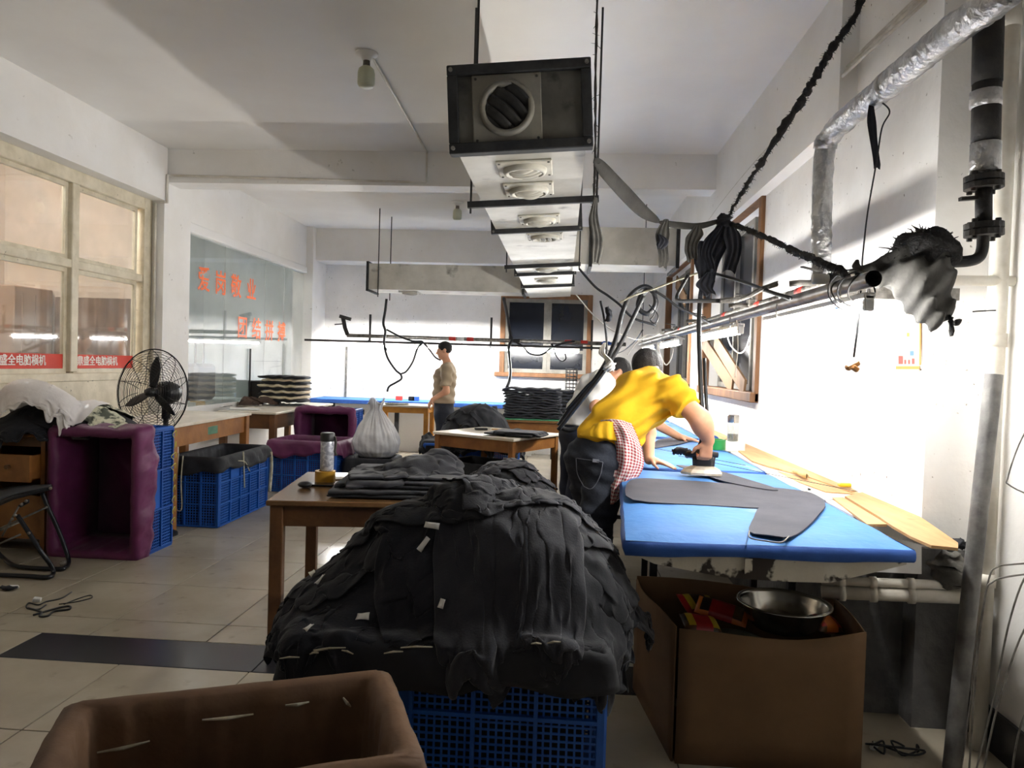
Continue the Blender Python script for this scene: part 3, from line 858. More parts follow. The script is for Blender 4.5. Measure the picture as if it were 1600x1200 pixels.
vl = thing('valve_assembly', 'dark valve with lever at the left end of the far rail', 'valve', q)
MB().tube([PY(543, 523, 10.72), PY(539, 512, 10.7), PY(536, 497, 10.7)], 0.03, 10).build('valve_body', 'rust_black', vl, smooth=True)
MB().bar(PY(531, 494, 10.68), PY(548, 499, 10.68), 0.05, 0.05).build('valve_head', 'rust_black', vl)
MB().bar(PY(523, 507, 10.68), PY(536, 506, 10.68), 0.02, 0.015).build('valve_handle', 'rust_black', vl)

# ---- ceiling bulbs and surface conduit
mat('bulb', rgb(206, 206, 180), rgb(186, 188, 160), rough=0.35, scale=3)
def ceiling_bulb(x, y, Y, label):
    q = PY(x, y, Y); r_ = thing('ceiling_bulb', label, 'lamp', (q[0], q[1], CEIL))
    MB().lathe([(0.075, 0), (0.07, -0.012), (0.04, -0.02), (0.028, -0.05)], (q[0], q[1], CEIL), n=20).build('ceiling_rose', 'white_paint', r_, smooth=True)
    MB().lathe([(0.022, -0.05), (0.024, -0.085), (0.032, -0.09)], (q[0], q[1], CEIL), n=16).build('lamp_holder', 'tarnish', r_, smooth=True)
    MB().lathe([(0.032, -0.088), (0.050, -0.105), (0.056, -0.13), (0.056, -0.20), (0.046, -0.218), (0.0, -0.222)], (q[0], q[1], CEIL), n=20, cap1=False).build('bulb', 'bulb', r_, smooth=True)
    return q
q1 = PZ(573, 88, CEIL-0.02)
ceiling_bulb(573, 88, q1[1], 'unlit bulb lamp on the ceiling before the cross beam')
q2 = PZ(715, 318, CEIL-0.02)
ceiling_bulb(715, 318, q2[1], 'unlit bulb lamp on the ceiling beyond the cross beam')
cd = thing('ceiling_conduit', 'thin white conduit from the ceiling bulb to the cross beam', 'conduit', (q1[0], q1[1], CEIL))
e = PY(668, 236, 6.985); e2 = PY(668, 288, 6.985)
MB().tube([(q1[0]+0.03, q1[1], CEIL-0.012), (e[0], 6.962, CEIL-0.012), (e[0], 6.965, 3.10)], 0.010, 8).build('conduit_run', 'pvc', cd, smooth=False)
MB().tube([(e[0], 6.965, 3.105), (-3.85, 6.965, 3.14), (-3.905, 6.965, 3.14)], 0.011, 8).build('conduit_run', 'pvc', cd)
MB().tube([(-3.885, 6.965, 3.14), (-3.885, 6.935, 3.14), (-3.885, 6.935, 2.87), (-4.0, 6.935, 2.86), (-4.0, 6.935, 1.2)], 0.014, 8).build('conduit_run', 'pvc', cd)
# ================================================================== ironing tables and benches
mat('blue_cover', rgb(66, 124, 186), rgb(58, 112, 176), rough=0.7, scale=5, bump=0.12, bscale=30)
layer('blue_cover', rgb(150, 160, 140), 3.5, 0.62, 0.85)
mat('blue_side', rgb(46, 92, 172), rgb(38, 78, 152), rough=0.7, scale=8, bump=0.2, bscale=20)
mat('peeling', rgb(206, 200, 184), rgb(186, 178, 160), rough=0.7, scale=5, bump=0.1)
layer('peeling', rgb(52, 44, 38), 8.0, 0.555, 0.585)
mat('wood_table', rgb(150, 100, 48), rgb(118, 74, 34), rough=0.45, scale=5, stretch=(1, 1, 1), bump=0.08)
mat('wood_dark', rgb(104, 68, 36), rgb(76, 48, 26), rough=0.45, scale=6, bump=0.1)
mat('wood_top', rgb(128, 96, 62), rgb(96, 68, 42), rough=0.22, scale=4, bump=0.04)
mat('wood_yellow', rgb(196, 138, 56), rgb(172, 116, 42), rough=0.5, scale=6)
mat('pale_top', rgb(222, 214, 200), rgb(196, 186, 168), rough=0.35, scale=3)
mat('green_mat', rgb(70, 150, 110), rgb(60, 134, 98), rough=0.6, scale=5)
mat('plywood', rgb(190, 154, 108), rgb(166, 128, 84), rough=0.6, scale=3.5, stretch=(4, 0.6, 1), bump=0.05)
layer('plywood', rgb(150, 106, 62), 9.0, 0.66, 0.80)
mat('dark_steel', rgb(58, 58, 60), rgb(40, 40, 42), rough=0.6, metal=0.4, scale=10)
TX0, TX1, TZ = 0.205, 1.18, 0.84
def iron_table(y0, y1, label, detail=True):
    r = thing('ironing_table', label, 'table', (0.63, y0+0.5, 0))
    # padded blue top with rounded sides, slightly wider than the tray
    rn = random.Random(int(y0*10))
    def ring(off, z): return [(TX0-off, y0-off), (TX1+off, y0-off), (TX1+off, y1+off), (TX0-off, y1+off)]
    m = MB()
    nx, ny = 14, 26
    def fn(u, v):
        x, y = TX0+(TX1-TX0)*u, y0+(y1-y0)*v
        e = min(u*(TX1-TX0), (1-u)*(TX1-TX0), v*(y1-y0), (1-v)*(y1-y0))
        z = TZ-0.014*max(0, 1-e/0.03)**2+0.0022*math.sin(9*x+3*y)+0.0018*math.sin(14*y-5*x)
        return (x, y, z)
    m.grid(fn, nx, ny)
    m.build('padded_top', 'blue_cover', r, smooth=True)
    s = MB()
    per = []
    for u in np.linspace(0, 1, nx): per.append((TX0+(TX1-TX0)*u, y0, 0, -1))
    for v in np.linspace(0, 1, ny)[1:]: per.append((TX1, y0+(y1-y0)*v, 1, 0))
    for u in np.linspace(1, 0, nx)[1:]: per.append((TX0+(TX1-TX0)*u, y1, 0, 1))
    for v in np.linspace(1, 0, ny)[1:-1]: per.append((TX0, y0+(y1-y0)*v, -1, 0))
    n = len(per); vs = []; prof = [(0, -0.014), (0.010, -0.022), (0.013, -0.036), (0.010, -0.052), (0.0, -0.060), (-0.03, -0.062)]
    for o_, dz in prof:
        for (x, y, ax, ay) in per:
            wob = 0.002*math.sin(31*x+17*y)+rn.gauss(0, 0.0006)
            vs.append((x+ax*(o_+wob), y+ay*(o_+wob), TZ+dz-(0.004*math.sin(11*x+7*y) if dz < -0.04 else 0)))
    fs = [(i*n+k, (i+1)*n+k, (i+1)*n+(k+1) % n, i*n+(k+1) % n) for i in range(len(prof)-1) for k in range(n)]
    s.add(vs, fs); s.build('cover_edge', 'blue_side', r, smooth=True)
    # shallow steel tray, deeper in the middle
    m = MB()
    poly = [(TX0+0.02, TZ-0.058), (TX0+0.10, TZ-0.090), (TX0+0.34, TZ-0.128), (TX0+0.52, TZ-0.136), (TX0+0.70, TZ-0.136), (TX1-0.02, TZ-0.066), (TX1-0.02, TZ-0.056), (TX0+0.02, TZ-0.052)]
    pts = [(x, y0+0.012, z) for x, z in poly]
    m.slab(pts, (0, 1, 0), (y1-y0)-0.024)
    m.build('steel_tray', 'peeling', r)
    for x in (TX0+0.16, TX1-0.15):
        for y in (y0+0.86, y1-0.18):
            MB().mm((x-0.018, y-0.018, 0), (x+0.018, y+0.018, TZ-0.085)).build('leg', 'dark_steel', r)
    MB().mm((TX0+0.16, y1-0.195, 0.20), (TX1-0.15, y1-0.165, 0.23)).build('stretcher', 'dark_steel', r)
    MB().mm((0.61, y0-0.004, TZ-0.112), (0.635, y0+0.02, TZ-0.06)).build('bracket', 'peeling', r)
    return r
t1 = iron_table(2.45, 4.16, 'blue padded ironing table with peeling white tray and a fabric piece being pressed')
for ch in t1.children:                            # the near table is skewed: its far left corner lies further in
    for v in ch.data.vertices:
        u = (v.co.x-TX0)/(TX1-TX0); k = v.co.y-2.45
        v.co.x += 0.08*k*(1-u)+0.02*(1-u)*(1-k/1.8); v.co.y += 0.06*u*(1-k/1.8)
iron_table(4.30, 6.05, 'blue padded ironing table beyond the yellow shirted man, its near edge cut by the iron')
iron_table(6.25, 8.0, 'blue padded ironing table beside the open window sill planks')
iron_table(8.2, 9.9, 'blue padded ironing table deepest in the row by the right wall')
# plywood boards bridging the gap between tables and wall
def board(name, label, pix, Z, t=0.010, mt='plywood', group=None, tilt=0.0):
    pts = [PZ(x, y, Z) for x, y in pix]
    o = MB().slab(pts, (0, 0, -1), t).build(name, mt)
    return tag(o, label, 'board', group)
ledge = MB().mm((TX1+0.03, 3.10, 0.702), (XR, 10.6, 0.822))
tag(ledge.build('wall_ledge', 'white_paint'), 'pale ledge between the ironing tables and the right wall', 'ledge')
board('plywood_board', 'long plywood offcut jutting past the end of the wall ledge', [(1320, 775), (1352, 768), (1402, 785), (1445, 812), (1497, 848), (1497, 856), (1455, 852), (1423, 838), (1395, 822), (1375, 808)], 0.838)
board('plywood_board', 'narrow plywood strip tucked beside the jutting plywood offcut', [(1300, 777), (1318, 777), (1386, 819), (1355, 819)], 0.830)
board('plywood_board', 'broad plywood sheet on the ledge behind the iron', [(1135, 690), (1180, 688), (1230, 705), (1345, 765), (1330, 768), (1255, 742), (1200, 728), (1175, 720)], 0.834)
board('plywood_board', 'reddish plywood strip lying under the broad plywood sheet', [(1215, 736), (1330, 762), (1345, 772), (1290, 768), (1235, 748)], 0.8285, t=0.006)
board('plywood_board', 'far plywood sheet on the ledge beyond the water jar', [(1085, 668), (1110, 664), (1140, 684), (1120, 690)], 0.834)
q = PZ(1440, 880, 0.75)
wpn = MB().slab([PY(1352, 893, 2.96), PY(1440, 897, 2.96), PY(1440, 852, 2.96), PY(1390, 838, 2.96), PY(1352, 838, 2.96)], (0, 1, 0), 0.012)
tag(wpn.build('white_board', 'white_paint'), 'white board standing behind the corner of the ironing table', 'board')

# ---- wooden tables
def wood_table(name, label, c, w, d, h, rz=0.0, body='wood_table', top='wood_top', apron=0.11, leg=0.055, group=None, overhang=0.015):
    r = thing(name, label, 'table', (c[0], c[1], 0), (0, 0, rz), group)
    MB().box((0, 0, h-0.0125), (w, d, 0.025), bev=0.004).build('table_top', top, r, world=False)
    a, b = w/2-overhang-leg/2, d/2-overhang-leg/2
    for sx in (-1, 1):
        for sy in (-1, 1):
            MB().box((sx*a, sy*b, (h-0.025)/2), (leg, leg, h-0.025), bev=0.004).build('leg', body, r, world=False)
    for sy in (-1, 1):
        MB().box((0, sy*b, h-0.025-apron/2), (2*a-leg, 0.022, apron)).build('apron', body, r, world=False)
    for sx in (-1, 1):
        MB().box((sx*a, 0, h-0.025-apron/2), (0.022, 2*b-leg, apron)).build('apron', body, r, world=False)
    return r
wood_table('wooden_table', 'worn brown wooden table with glossy top holding the glitter bottle', (-0.938, 3.80), 0.95, 0.90, 0.74, 0.136, 'wood_dark', 'wood_top', apron=0.10, leg=0.06)
# rotated table in the middle
n_, l_, r__ = PZ(800, 686, 0.74), PZ(677, 674, 0.74), PZ(875, 677, 0.74)
cx = (l_+r__)/2; ang = math.atan2((n_-l_)[1], (n_-l_)[0])
wood_table('wooden_table', 'square wooden table with a torn white corner before the folded stacks', (cx[0], cx[1]), 0.93, 0.84, 0.74, ang, 'wood_table', 'pale_top', apron=0.11, leg=0.05)
wood_table('wooden_table', 'orange wooden table carrying the tall stack of folded black garments', (-0.33, 9.1), 0.95, 0.75, 0.74, 0.0, 'wood_table', 'wood_top', apron=0.12)
wood_table('wooden_table', 'yellow wooden table by the standing man before the far bench', (PY(634, 630, 10.15)[0], 10.15), 0.76, 0.55, 0.80, 0.0, 'wood_yellow', 'pale_top', apron=0.08, leg=0.06)
wood_table('wooden_table', 'wooden table with a green label on its apron behind the fan', (-3.37, 6.27), 0.70, 1.52, 0.85, 0.03, 'wood_table', 'pale_top', apron=0.16, leg=0.07)
wood_table('wooden_table', 'long pale topped table holding the striped stack and brown clothes', (-3.43, 8.80), 0.66, 2.0, 0.80, 0.0, 'wood_dark', 'pale_top', apron=0.16, leg=0.07)
# cabinet table with an open drawer at the far left
dx0, dx1, dy0, dy1 = -4.04, -3.50, 4.76, 5.45
r = thing('drawer_table', 'brown wooden table with a half open drawer under the dark clothes', 'table', ((dx0+dx1)/2, (dy0+dy1)/2, 0))
MB().mm((dx0, dy0, 0.805), (dx1, dy1, 0.83), bev=0.004).build('table_top', 'wood_table', r)
MB().mm((dx1-0.04, dy0+0.02, 0), (dx1-0.01, dy1-0.02, 0.80)).mm((dx0+0.01, dy0+0.02, 0), (dx0+0.04, dy1-0.02, 0.80)).mm((dx0+0.04, dy1-0.04, 0.1), (dx1-0.04, dy1-0.02, 0.80)).mm((dx0+0.04, dy0+0.04, 0.10), (dx1-0.04, dy0+0.06, 0.40)).build('carcass', 'wood_table', r)
MB().mm((dx0+0.04, dy0+0.03, 0.74), (dx1-0.04, dy0+0.05, 0.805)).build('top_rail', 'wood_dark', r)
dr = MB().mm((dx0+0.02, dy0-0.12, 0.52), (dx1-0.015, dy0-0.10, 0.70)).mm((dx1-0.06, dy0-0.10, 0.53), (dx1-0.045, dy0+0.4, 0.69)).mm((dx0+0.05, dy0-0.10, 0.53), (dx1-0.06, dy0+0.4, 0.545)).build('drawer', 'wood_table', r)
MB().cyl((-3.66, dy0-0.12, 0.62), (-3.66, dy0-0.145, 0.62), 0.015, n=12).build('knob', 'wood_dark', dr)
# far bench with its blue padded top
r = thing('far_bench', 'long bench with blue padded top along the far wall', 'bench', (-1.8, 11.2, 0))
bx0, bx1 = -3.83, -0.45
MB().mm((bx0, 10.95, 0.755), (bx1, YB-0.005, 0.80), bev=0.015).build('padded_top', 'blue_cover', r)
MB().mm((bx0, 10.935, 0.735), (bx1, 10.95, 0.795), bev=0.005).build('cover_edge', 'blue_side', r)
for x in (-3.5, -2.5, -1.5, -0.6): MB().mm((x-0.03, 11.0, 0), (x+0.03, 11.06, 0.755)).build('leg', 'dark_steel', r)
MB().mm((bx0, 11.3, 0.0), (bx1, 11.34, 0.74)).build('back_panel', 'wall', r)
# ================================================================== cloth: a small drape solver over height fields
class HF:
    def __init__(s, x0, x1, y0, y1, d=0.02):
        s.x0, s.y0, s.d = x0, y0, d
        s.nx, s.ny = int((x1-x0)/d)+1, int((y1-y0)/d)+1
        s.X, s.Y = np.meshgrid(x0+np.arange(s.nx)*d, y0+np.arange(s.ny)*d, indexing='ij')
        s.h = np.zeros((s.nx, s.ny))
    def at(s, x, y):
        u = np.clip((x-s.x0)/s.d, 0, s.nx-1.001); v = np.clip((y-s.y0)/s.d, 0, s.ny-1.001)
        i = u.astype(int); j = v.astype(int); fu = u-i; fv = v-j
        h = s.h
        return (h[i, j]*(1-fu)*(1-fv)+h[i+1, j]*fu*(1-fv)+h[i, j+1]*(1-fu)*fv+h[i+1, j+1]*fu*fv)
    def rect(s, x0, x1, y0, y1, z):
        m = (s.X >= x0) & (s.X <= x1) & (s.Y >= y0) & (s.Y <= y1)
        s.h[m] = np.maximum(s.h[m], z)
    def dome(s, cx, cy, rx, ry, z0, z1, p=2.0):
        r = np.sqrt(((s.X-cx)/rx)**2+((s.Y-cy)/ry)**2)
        m = r < 1
        s.h[m] = np.maximum(s.h[m], z0+(z1-z0)*(1-r[m]**p))
    def stamp(s, P, t=0.004):
        Q = P.reshape(-1, 3)
        A = P[:-1, :-1]; B = P[1:, 1:]; C = (P[:-1]+P[1:])/2; D = (P[:, :-1]+P[:, 1:])/2
        Q = np.concatenate([Q, ((A+B)/2).reshape(-1, 3), C.reshape(-1, 3), D.reshape(-1, 3)])
        i = np.clip(np.round((Q[:, 0]-s.x0)/s.d).astype(int), 0, s.nx-1); j = np.clip(np.round((Q[:, 1]-s.y0)/s.d).astype(int), 0, s.ny-1)
        np.maximum.at(s.h, (i, j), Q[:, 2]+t)
def drape(hf, c, size, rz=0.0, n=(40, 40), crumple=0.75, steps=110, seed=0, lift=0.03, shape=None, amp=0.09, damp=0.90):
    """drop a cloth of size (sx, sy) centred on c; crumple < 1 pushes it together so that it folds"""
    rg = np.random.default_rng(seed)
    nx, ny = n
    u = np.linspace(-0.5, 0.5, nx); v = np.linspace(-0.5, 0.5, ny)
    U, W = np.meshgrid(u, v, indexing='ij')
    if shape is not None: U, W = shape(U, W)
    X, Y = U*size[0], W*size[1]
    L = lambda A, B, ax: np.sqrt((A[0]-B[0])**2+(A[1]-B[1])**2)
    R0 = np.stack([X, Y, 0*X], -1)
    cz, sz = math.cos(rz), math.sin(rz)
    k = crumple if hasattr(crumple, '__len__') else (crumple, crumple)
    ph = rg.uniform(0, 6.28, 8); fr = np.array([5, 8, 11, 15, 19, 24, 30, 37])*rg.uniform(0.8, 1.2, 8)/max(size)*0.8; an = rg.uniform(0, math.pi, 8)
    Z = sum(np.sin(fr[i]*(X*np.cos(an[i])+Y*np.sin(an[i]))*2+ph[i]) for i in range(8))/8
    wx = sum(np.sin(fr[i]*1.3*(X*np.sin(an[i])-Y*np.cos(an[i]))+ph[-1-i]) for i in range(4))/4
    xx, yy = X*k[0]+0.03*wx, Y*k[1]+0.03*Z
    P = np.stack([c[0]+cz*xx-sz*yy, c[1]+sz*xx+cz*yy, 0*xx], -1)
    P[..., 2] = hf.at(P[..., 0], P[..., 1])+lift+amp*(Z+0.6)+0.01*rg.standard_normal(Z.shape)
    Vv = np.zeros_like(P)
    def dist(a, b): return np.linalg.norm(R0[a]-R0[b], axis=-1)
    S = np.s_
    groups = []
    def addg(a, b, st): groups.append((a, b, dist(a, b), st))
    for o in (0, 1):
        e = nx-((nx-o) % 2); addg(S[o:e:2, :], S[o+1:e+1:2, :], 1.0) if e-o >= 2 else None
        e = ny-((ny-o) % 2); addg(S[:, o:e:2], S[:, o+1:e+1:2], 1.0) if e-o >= 2 else None
    shear = [(S[0:-1, 0:-1], S[1:, 1:], 0.35), (S[1:, 0:-1], S[0:-1, 1:], 0.35)]
    bend = [(S[0:-2, :], S[2:, :], 0.03), (S[:, 0:-2], S[:, 2:], 0.03), (S[0:-4, :], S[4:, :], 0.004), (S[:, 0:-4], S[:, 4:], 0.004)]
    jac = [(a, b, dist(a, b), st) for a, b, st in shear+bend]
    dt = 1/60.0
    for it in range(steps):
        Vv[..., 2] -= 9.8*dt
        Vv *= damp
        Q = P+Vv*dt
        for rep in range(3):
            for a, b, l0, st in groups:
                D = Q[b]-Q[a]; l = np.linalg.norm(D, axis=-1)+1e-9
                C = D*((l-l0)/l*0.5*st)[..., None]
                Q[a] += C; Q[b] -= C
            for a, b, l0, st in jac:
                D = Q[b]-Q[a]; l = np.linalg.norm(D, axis=-1)+1e-9
                C = D*((l-l0)/l*0.25*st)[..., None]
                Q[a] += C; Q[b] -= C
            h = hf.at(Q[..., 0], Q[..., 1])+0.006
            low = Q[..., 2] < h
            Q[..., 2] = np.where(low, h, Q[..., 2])
            fx = np.where(low, 0.35, 0.0)[..., None]
            Q[..., :2] = Q[..., :2]*(1-fx)+P[..., :2]*fx
        Vv = (Q-P)/dt
        sp = np.linalg.norm(Vv, axis=-1, keepdims=True); Vv *= np.minimum(1, 2.0/(sp+1e-9))
        P = Q
    return P
def cloth_obj(name, P, mt, t=0.004, sub=1, parent=None):
    o = np_obj(name, P.reshape(-1, 3), grid_faces(P.shape[0], P.shape[1]), mt, parent)
    return solid(o, t, sub, 1.0)
def tee(U, W):
    """sleeveless-to-sleeved outline: widen at one end like a garment body with sleeves"""
    s = np.where(W > 0.22, 1.0, 0.78)
    return U*(0.78+0.22/(1+np.exp(-(W-0.22)*30))), W
def hf_core(hf, mask_fn, name, mt, zmin, label, step=2, sink=0.02):
    """mesh of the height field itself: the packed clothes under the loose ones"""
    h = hf.h[::step, ::step]-sink; X = hf.X[::step, ::step]; Y = hf.Y[::step, ::step]
    ok = mask_fn(X, Y)
    F = grid_faces(*h.shape)
    okf = ok.reshape(-1)[F].all(axis=1)
    F = F[okf]
    used, inv = np.unique(F, return_inverse=True)
    vs = np.stack([X, Y, np.maximum(h, zmin)], -1).reshape(-1, 3)[used]
    o = np_obj(name, vs, inv.reshape(F.shape), mt)
    solid(o, 0.05, 0, -1.0)
    return tag(o, label, 'clothes', kind='stuff')

mat('knit_black', rgb(29, 30, 36), rgb(23, 24, 29), rough=0.95, scale=5, bump=0.12, bscale=160, sheen=0.12)
mat('knit_charcoal', rgb(44, 45, 51), rgb(36, 36, 42), rough=0.95, scale=5, bump=0.15, bscale=160, sheen=0.15)
mat('knit_navy', rgb(25, 26, 34), rgb(20, 21, 28), rough=0.95, scale=5, bump=0.15, bscale=120, sheen=0.1)
mat('knit_brown', rgb(76, 58, 48), rgb(54, 42, 36), rough=0.95, scale=6, bump=0.2, bscale=100)
mat('knit_olive', rgb(76, 74, 62), rgb(58, 58, 48), rough=0.95, scale=6, bump=0.2, bscale=100)
mat('camo', rgb(206, 204, 180), rgb(82, 86, 76), rough=0.9, scale=14, lo=0.46, hi=0.54, bump=0.1)
mat('pink_cloth', rgb(206, 184, 184), rgb(184, 158, 162), rough=0.9, scale=6)
mat('purple_liner', rgb(98, 28, 78), rgb(78, 20, 62), rough=0.55, scale=4, bump=0.15, bscale=14, sheen=0.1)
mat('brown_liner', rgb(112, 84, 60), rgb(88, 64, 46), rough=0.8, scale=5, bump=0.2, bscale=18)
mat('black_liner', rgb(34, 35, 40), rgb(26, 27, 31), rough=0.8, scale=5, bump=0.2, bscale=18)
mat('crate_blue', rgb(28, 88, 172), rgb(24, 76, 154), rough=0.5, scale=3)
mat('cord_pale', rgb(190, 184, 164), rgb(150, 142, 120), rough=0.9, scale=20)
mat('cord_yellow', rgb(196, 200, 90), rough=0.8)
mat('tag_white', rgb(228, 226, 220), rgb(206, 204, 198), rough=0.8, scale=10)
mat('print_black', rgb(40, 40, 42), rough=0.8)

# ------------------------------------------------------------------ blue lattice crates
def lattice_panel(L, H, ncol, nrow, closed, t=0.006):
    """panel in the xz plane (x 0..L, z 0..H): ribs round cells, cells are lattices or closed plates"""
    m = MB(); cw, chh = L/ncol, H/nrow
    for i in range(ncol+1): m.box((i*cw, -0.006, H/2), (0.012, 0.022, H))
    for j in range(nrow+1): m.box((L/2, -0.005, j*chh), (L, 0.020, 0.012))
    for i in range(ncol):
        for j in range(nrow):
            x0, z0 = i*cw, j*chh
            if (i, j) in closed:
                m.box((x0+cw/2, 0, z0+chh/2), (cw, 0.005, chh)); continue
            k = max(5, int(round(cw/0.022))); k2 = max(5, int(round(chh/0.022)))
            for q in range(1, k): m.box((x0+cw*q/k, 0, z0+chh/2), (0.0065, 0.004, chh))
            for q in range(1, k2): m.box((x0+cw/2, 0.0002, z0+chh*q/k2), (cw, 0.004, 0.0065))
    return m
_panel_cache = {}
def crate(name, label, loc, rot, L=0.96, W=0.62, H=0.60, closed_long=((2, 2),), closed_short=((1, 2),), mt='crate_blue', group=None):
    r = thing(name, label, 'crate', loc, rot, group)
    key = (L, W, H, closed_long, closed_short, mt)
    if key not in _panel_cache:
        _panel_cache[key] = (lattice_panel(L-0.03, H-0.03, 5, 3, set(closed_long)).mesh('side_panel', mt),
                             lattice_panel(W-0.03, H-0.03, 3, 3, set(closed_short)).mesh('end_panel', mt))
    pl, pe = _panel_cache[key]
    for s, rz, loc2, me, nm in ((0, 0, (-L/2+0.015, -W/2+0.01, 0.012), pl, 'side_panel'), (1, math.pi, (L/2-0.015, W/2-0.01, 0.012), pl, 'side_panel'),
                                (2, math.pi/2, (L/2-0.01, -W/2+0.015, 0.012), pe, 'end_panel'), (3, -math.pi/2, (-L/2+0.01, W/2-0.015, 0.012), pe, 'end_panel')):
        o = bpy.data.objects.new(nm, me); link(o, r, False); o.location = loc2; o.rotation_euler = (0, 0, rz)
    MB().box((0, 0, 0.008), (L-0.02, W-0.02, 0.016)).build('base', mt, r, world=False)
    m = MB()
    for (c, sz) in (((0, -W/2+0.012, H-0.012), (L+0.006, 0.030, 0.024)), ((0, W/2-0.012, H-0.012), (L+0.006, 0.030, 0.024)),
                    ((-L/2+0.012, 0, H-0.012), (0.030, W-0.03, 0.024)), ((L/2-0.012, 0, H-0.012), (0.030, W-0.03, 0.024))):
        m.box(c, sz, bev=0.006)
    m.build('rim', mt, r, world=False)
    for sx in (-1, 1):
        for sy in (-1, 1):
            MB().box((sx*(L/2-0.008), sy*(W/2-0.008), H/2), (0.03, 0.03, H-0.02), bev=0.008).build('corner_post', mt, r, world=False)
    return r
def liner(r, L, W, H, mt, hang=0.14, seed=0, depth=0.5, wob=0.008, hang_fn=None):
    """fabric lining: inside wall, over the rim, hanging outside with an uneven hem"""
    rg = np.random.default_rng(seed)
    n = 120
    def per(t, off):                              # rounded rectangle perimeter
        a, b = L/2+off, W/2+off; rad = max(0.010, 0.022+off)
        P_ = 2*(2*a-2*rad)+2*(2*b-2*rad)+2*math.pi*rad
        s = t*P_
        segs_ = [(2*a-2*rad, 'l'), (math.pi*rad/2, 'c'), (2*b-2*rad, 'l'), (math.pi*rad/2, 'c')]*2
        x, y, ang = -a+rad, -b, 0.0
        for ln, kd in segs_:
            if s <= ln:
                if kd == 'l': return x+math.cos(ang)*s, y+math.sin(ang)*s
                th = s/rad
                cx_, cy_ = x-math.sin(ang)*rad, y+math.cos(ang)*rad
                return cx_+math.sin(ang+th)*rad, cy_-math.cos(ang+th)*rad
            s -= ln
            if kd == 'l': x += math.cos(ang)*ln; y += math.sin(ang)*ln
            else:
                cx_, cy_ = x-math.sin(ang)*rad, y+math.cos(ang)*rad
                ang += math.pi/2
                x, y = cx_+math.sin(ang)*rad, cy_-math.cos(ang)*rad
        return x, y
    ph = rg.uniform(0, 6.28, 6)
    prof = [(-0.066, 0.03, 0), (-0.058, H*0.35, 0.6), (-0.054, H*0.7, 1), (-0.048, H-0.03, 0.6), (-0.040, H+0.008, 0.2), (-0.012, H+0.016, 0.15), (0.014, H+0.004, 0.2)]
    for k in range(1, 6): prof.append((0.020+0.004*k, -k/5.0, 1.0))
    vs = []
    for (off, z, wv) in prof:
        for k in range(n):
            t = k/n
            wv_ = math.sin(2*math.pi*9*t+ph[0])+0.7*math.sin(2*math.pi*17*t+ph[1]+z*3)+0.5*math.sin(2*math.pi*31*t+ph[2]-z*5)
            hx = hang*(1+0.18*math.sin(2*math.pi*3*t+ph[3])+0.10*math.sin(2*math.pi*11*t+ph[4]))
            if hang_fn is not None: hx *= hang_fn(*per(t, 0))
            zz = z if z >= 0 and off < 0.016 else H+0.004+z*hx
            x, y = per(t, off+wob*wv*wv_*0.5)
            vs.append((x, y, zz))
    m = len(prof)
    fs = [(i*n+k, i*n+(k+1) % n, (i+1)*n+(k+1) % n, (i+1)*n+k) for i in range(m-1) for k in range(n)]
    fs.append(tuple(range(n)))
    mb = MB(); mb.add(vs, fs)
    o = mb.build('liner', mt, r, smooth=True, world=False)
    solid(o, 0.003)
    return o

# big crate in the middle with the heap of black garments
cY0, cX0, cX1 = 2.13, -0.80, 0.155
c1 = crate('plastic_crate', 'blue lattice crate under the big heap of black garments', ((cX0+cX1)/2, cY0+0.31, 0), (0, 0, -0.01), L=cX1-cX0, H=0.56, closed_long=((0, 2), (1, 2)))
liner(c1, cX1-cX0, 0.62, 0.56, 'black_liner', hang=0.12, seed=2)
def stitch(parent, a, b, mt='cord_pale', r=0.003):
    a, b = V(a), V(b); d = b-a
    MB().tube([a, a+d*0.5+V((0, -0.004, 0.004)), b], [r*0.6, r, r*0.6], 6).build('stitch', mt, parent)
for (x0, y0, x1, y1) in ((437, 1029, 468, 1027), (484, 1022, 498, 1020), (490, 1016, 540, 1012), (487, 1020, 512, 1014), (534, 1016, 552, 1022), (600, 1021, 630, 1018), (626, 1012, 676, 1011), (830, 1006, 846, 1006), (855, 1005, 876, 1003)):
    stitch(c1, PY(x0, y0, cY0-0.045), PY(x1, y1, cY0-0.045))
hf = HF(-1.35, 0.65, 1.75, 3.25, 0.02)
hf.rect(cX0+0.0, cX1, cY0, cY0+0.62, 0.565)
pk = [(-0.13, 2.55, 0.46, 0.42, 0.50, 0.86), (-0.36, 2.58, 0.50, 0.42, 0.50, 0.84), (-0.60, 2.50, 0.36, 0.36, 0.50, 0.68)]
for q in pk: hf.dome(*q)
hf_core(hf, lambda X, Y: (X > cX0+0.04) & (X < cX1-0.04) & (Y > cY0+0.04) & (Y < cY0+0.58), 'garment_heap', 'knit_navy', 0.5, 'packed dark garments filling the blue crate under the loose heap', sink=0.03)
HEAP = 'crumpled black knit garment in the big heap on the blue crate'
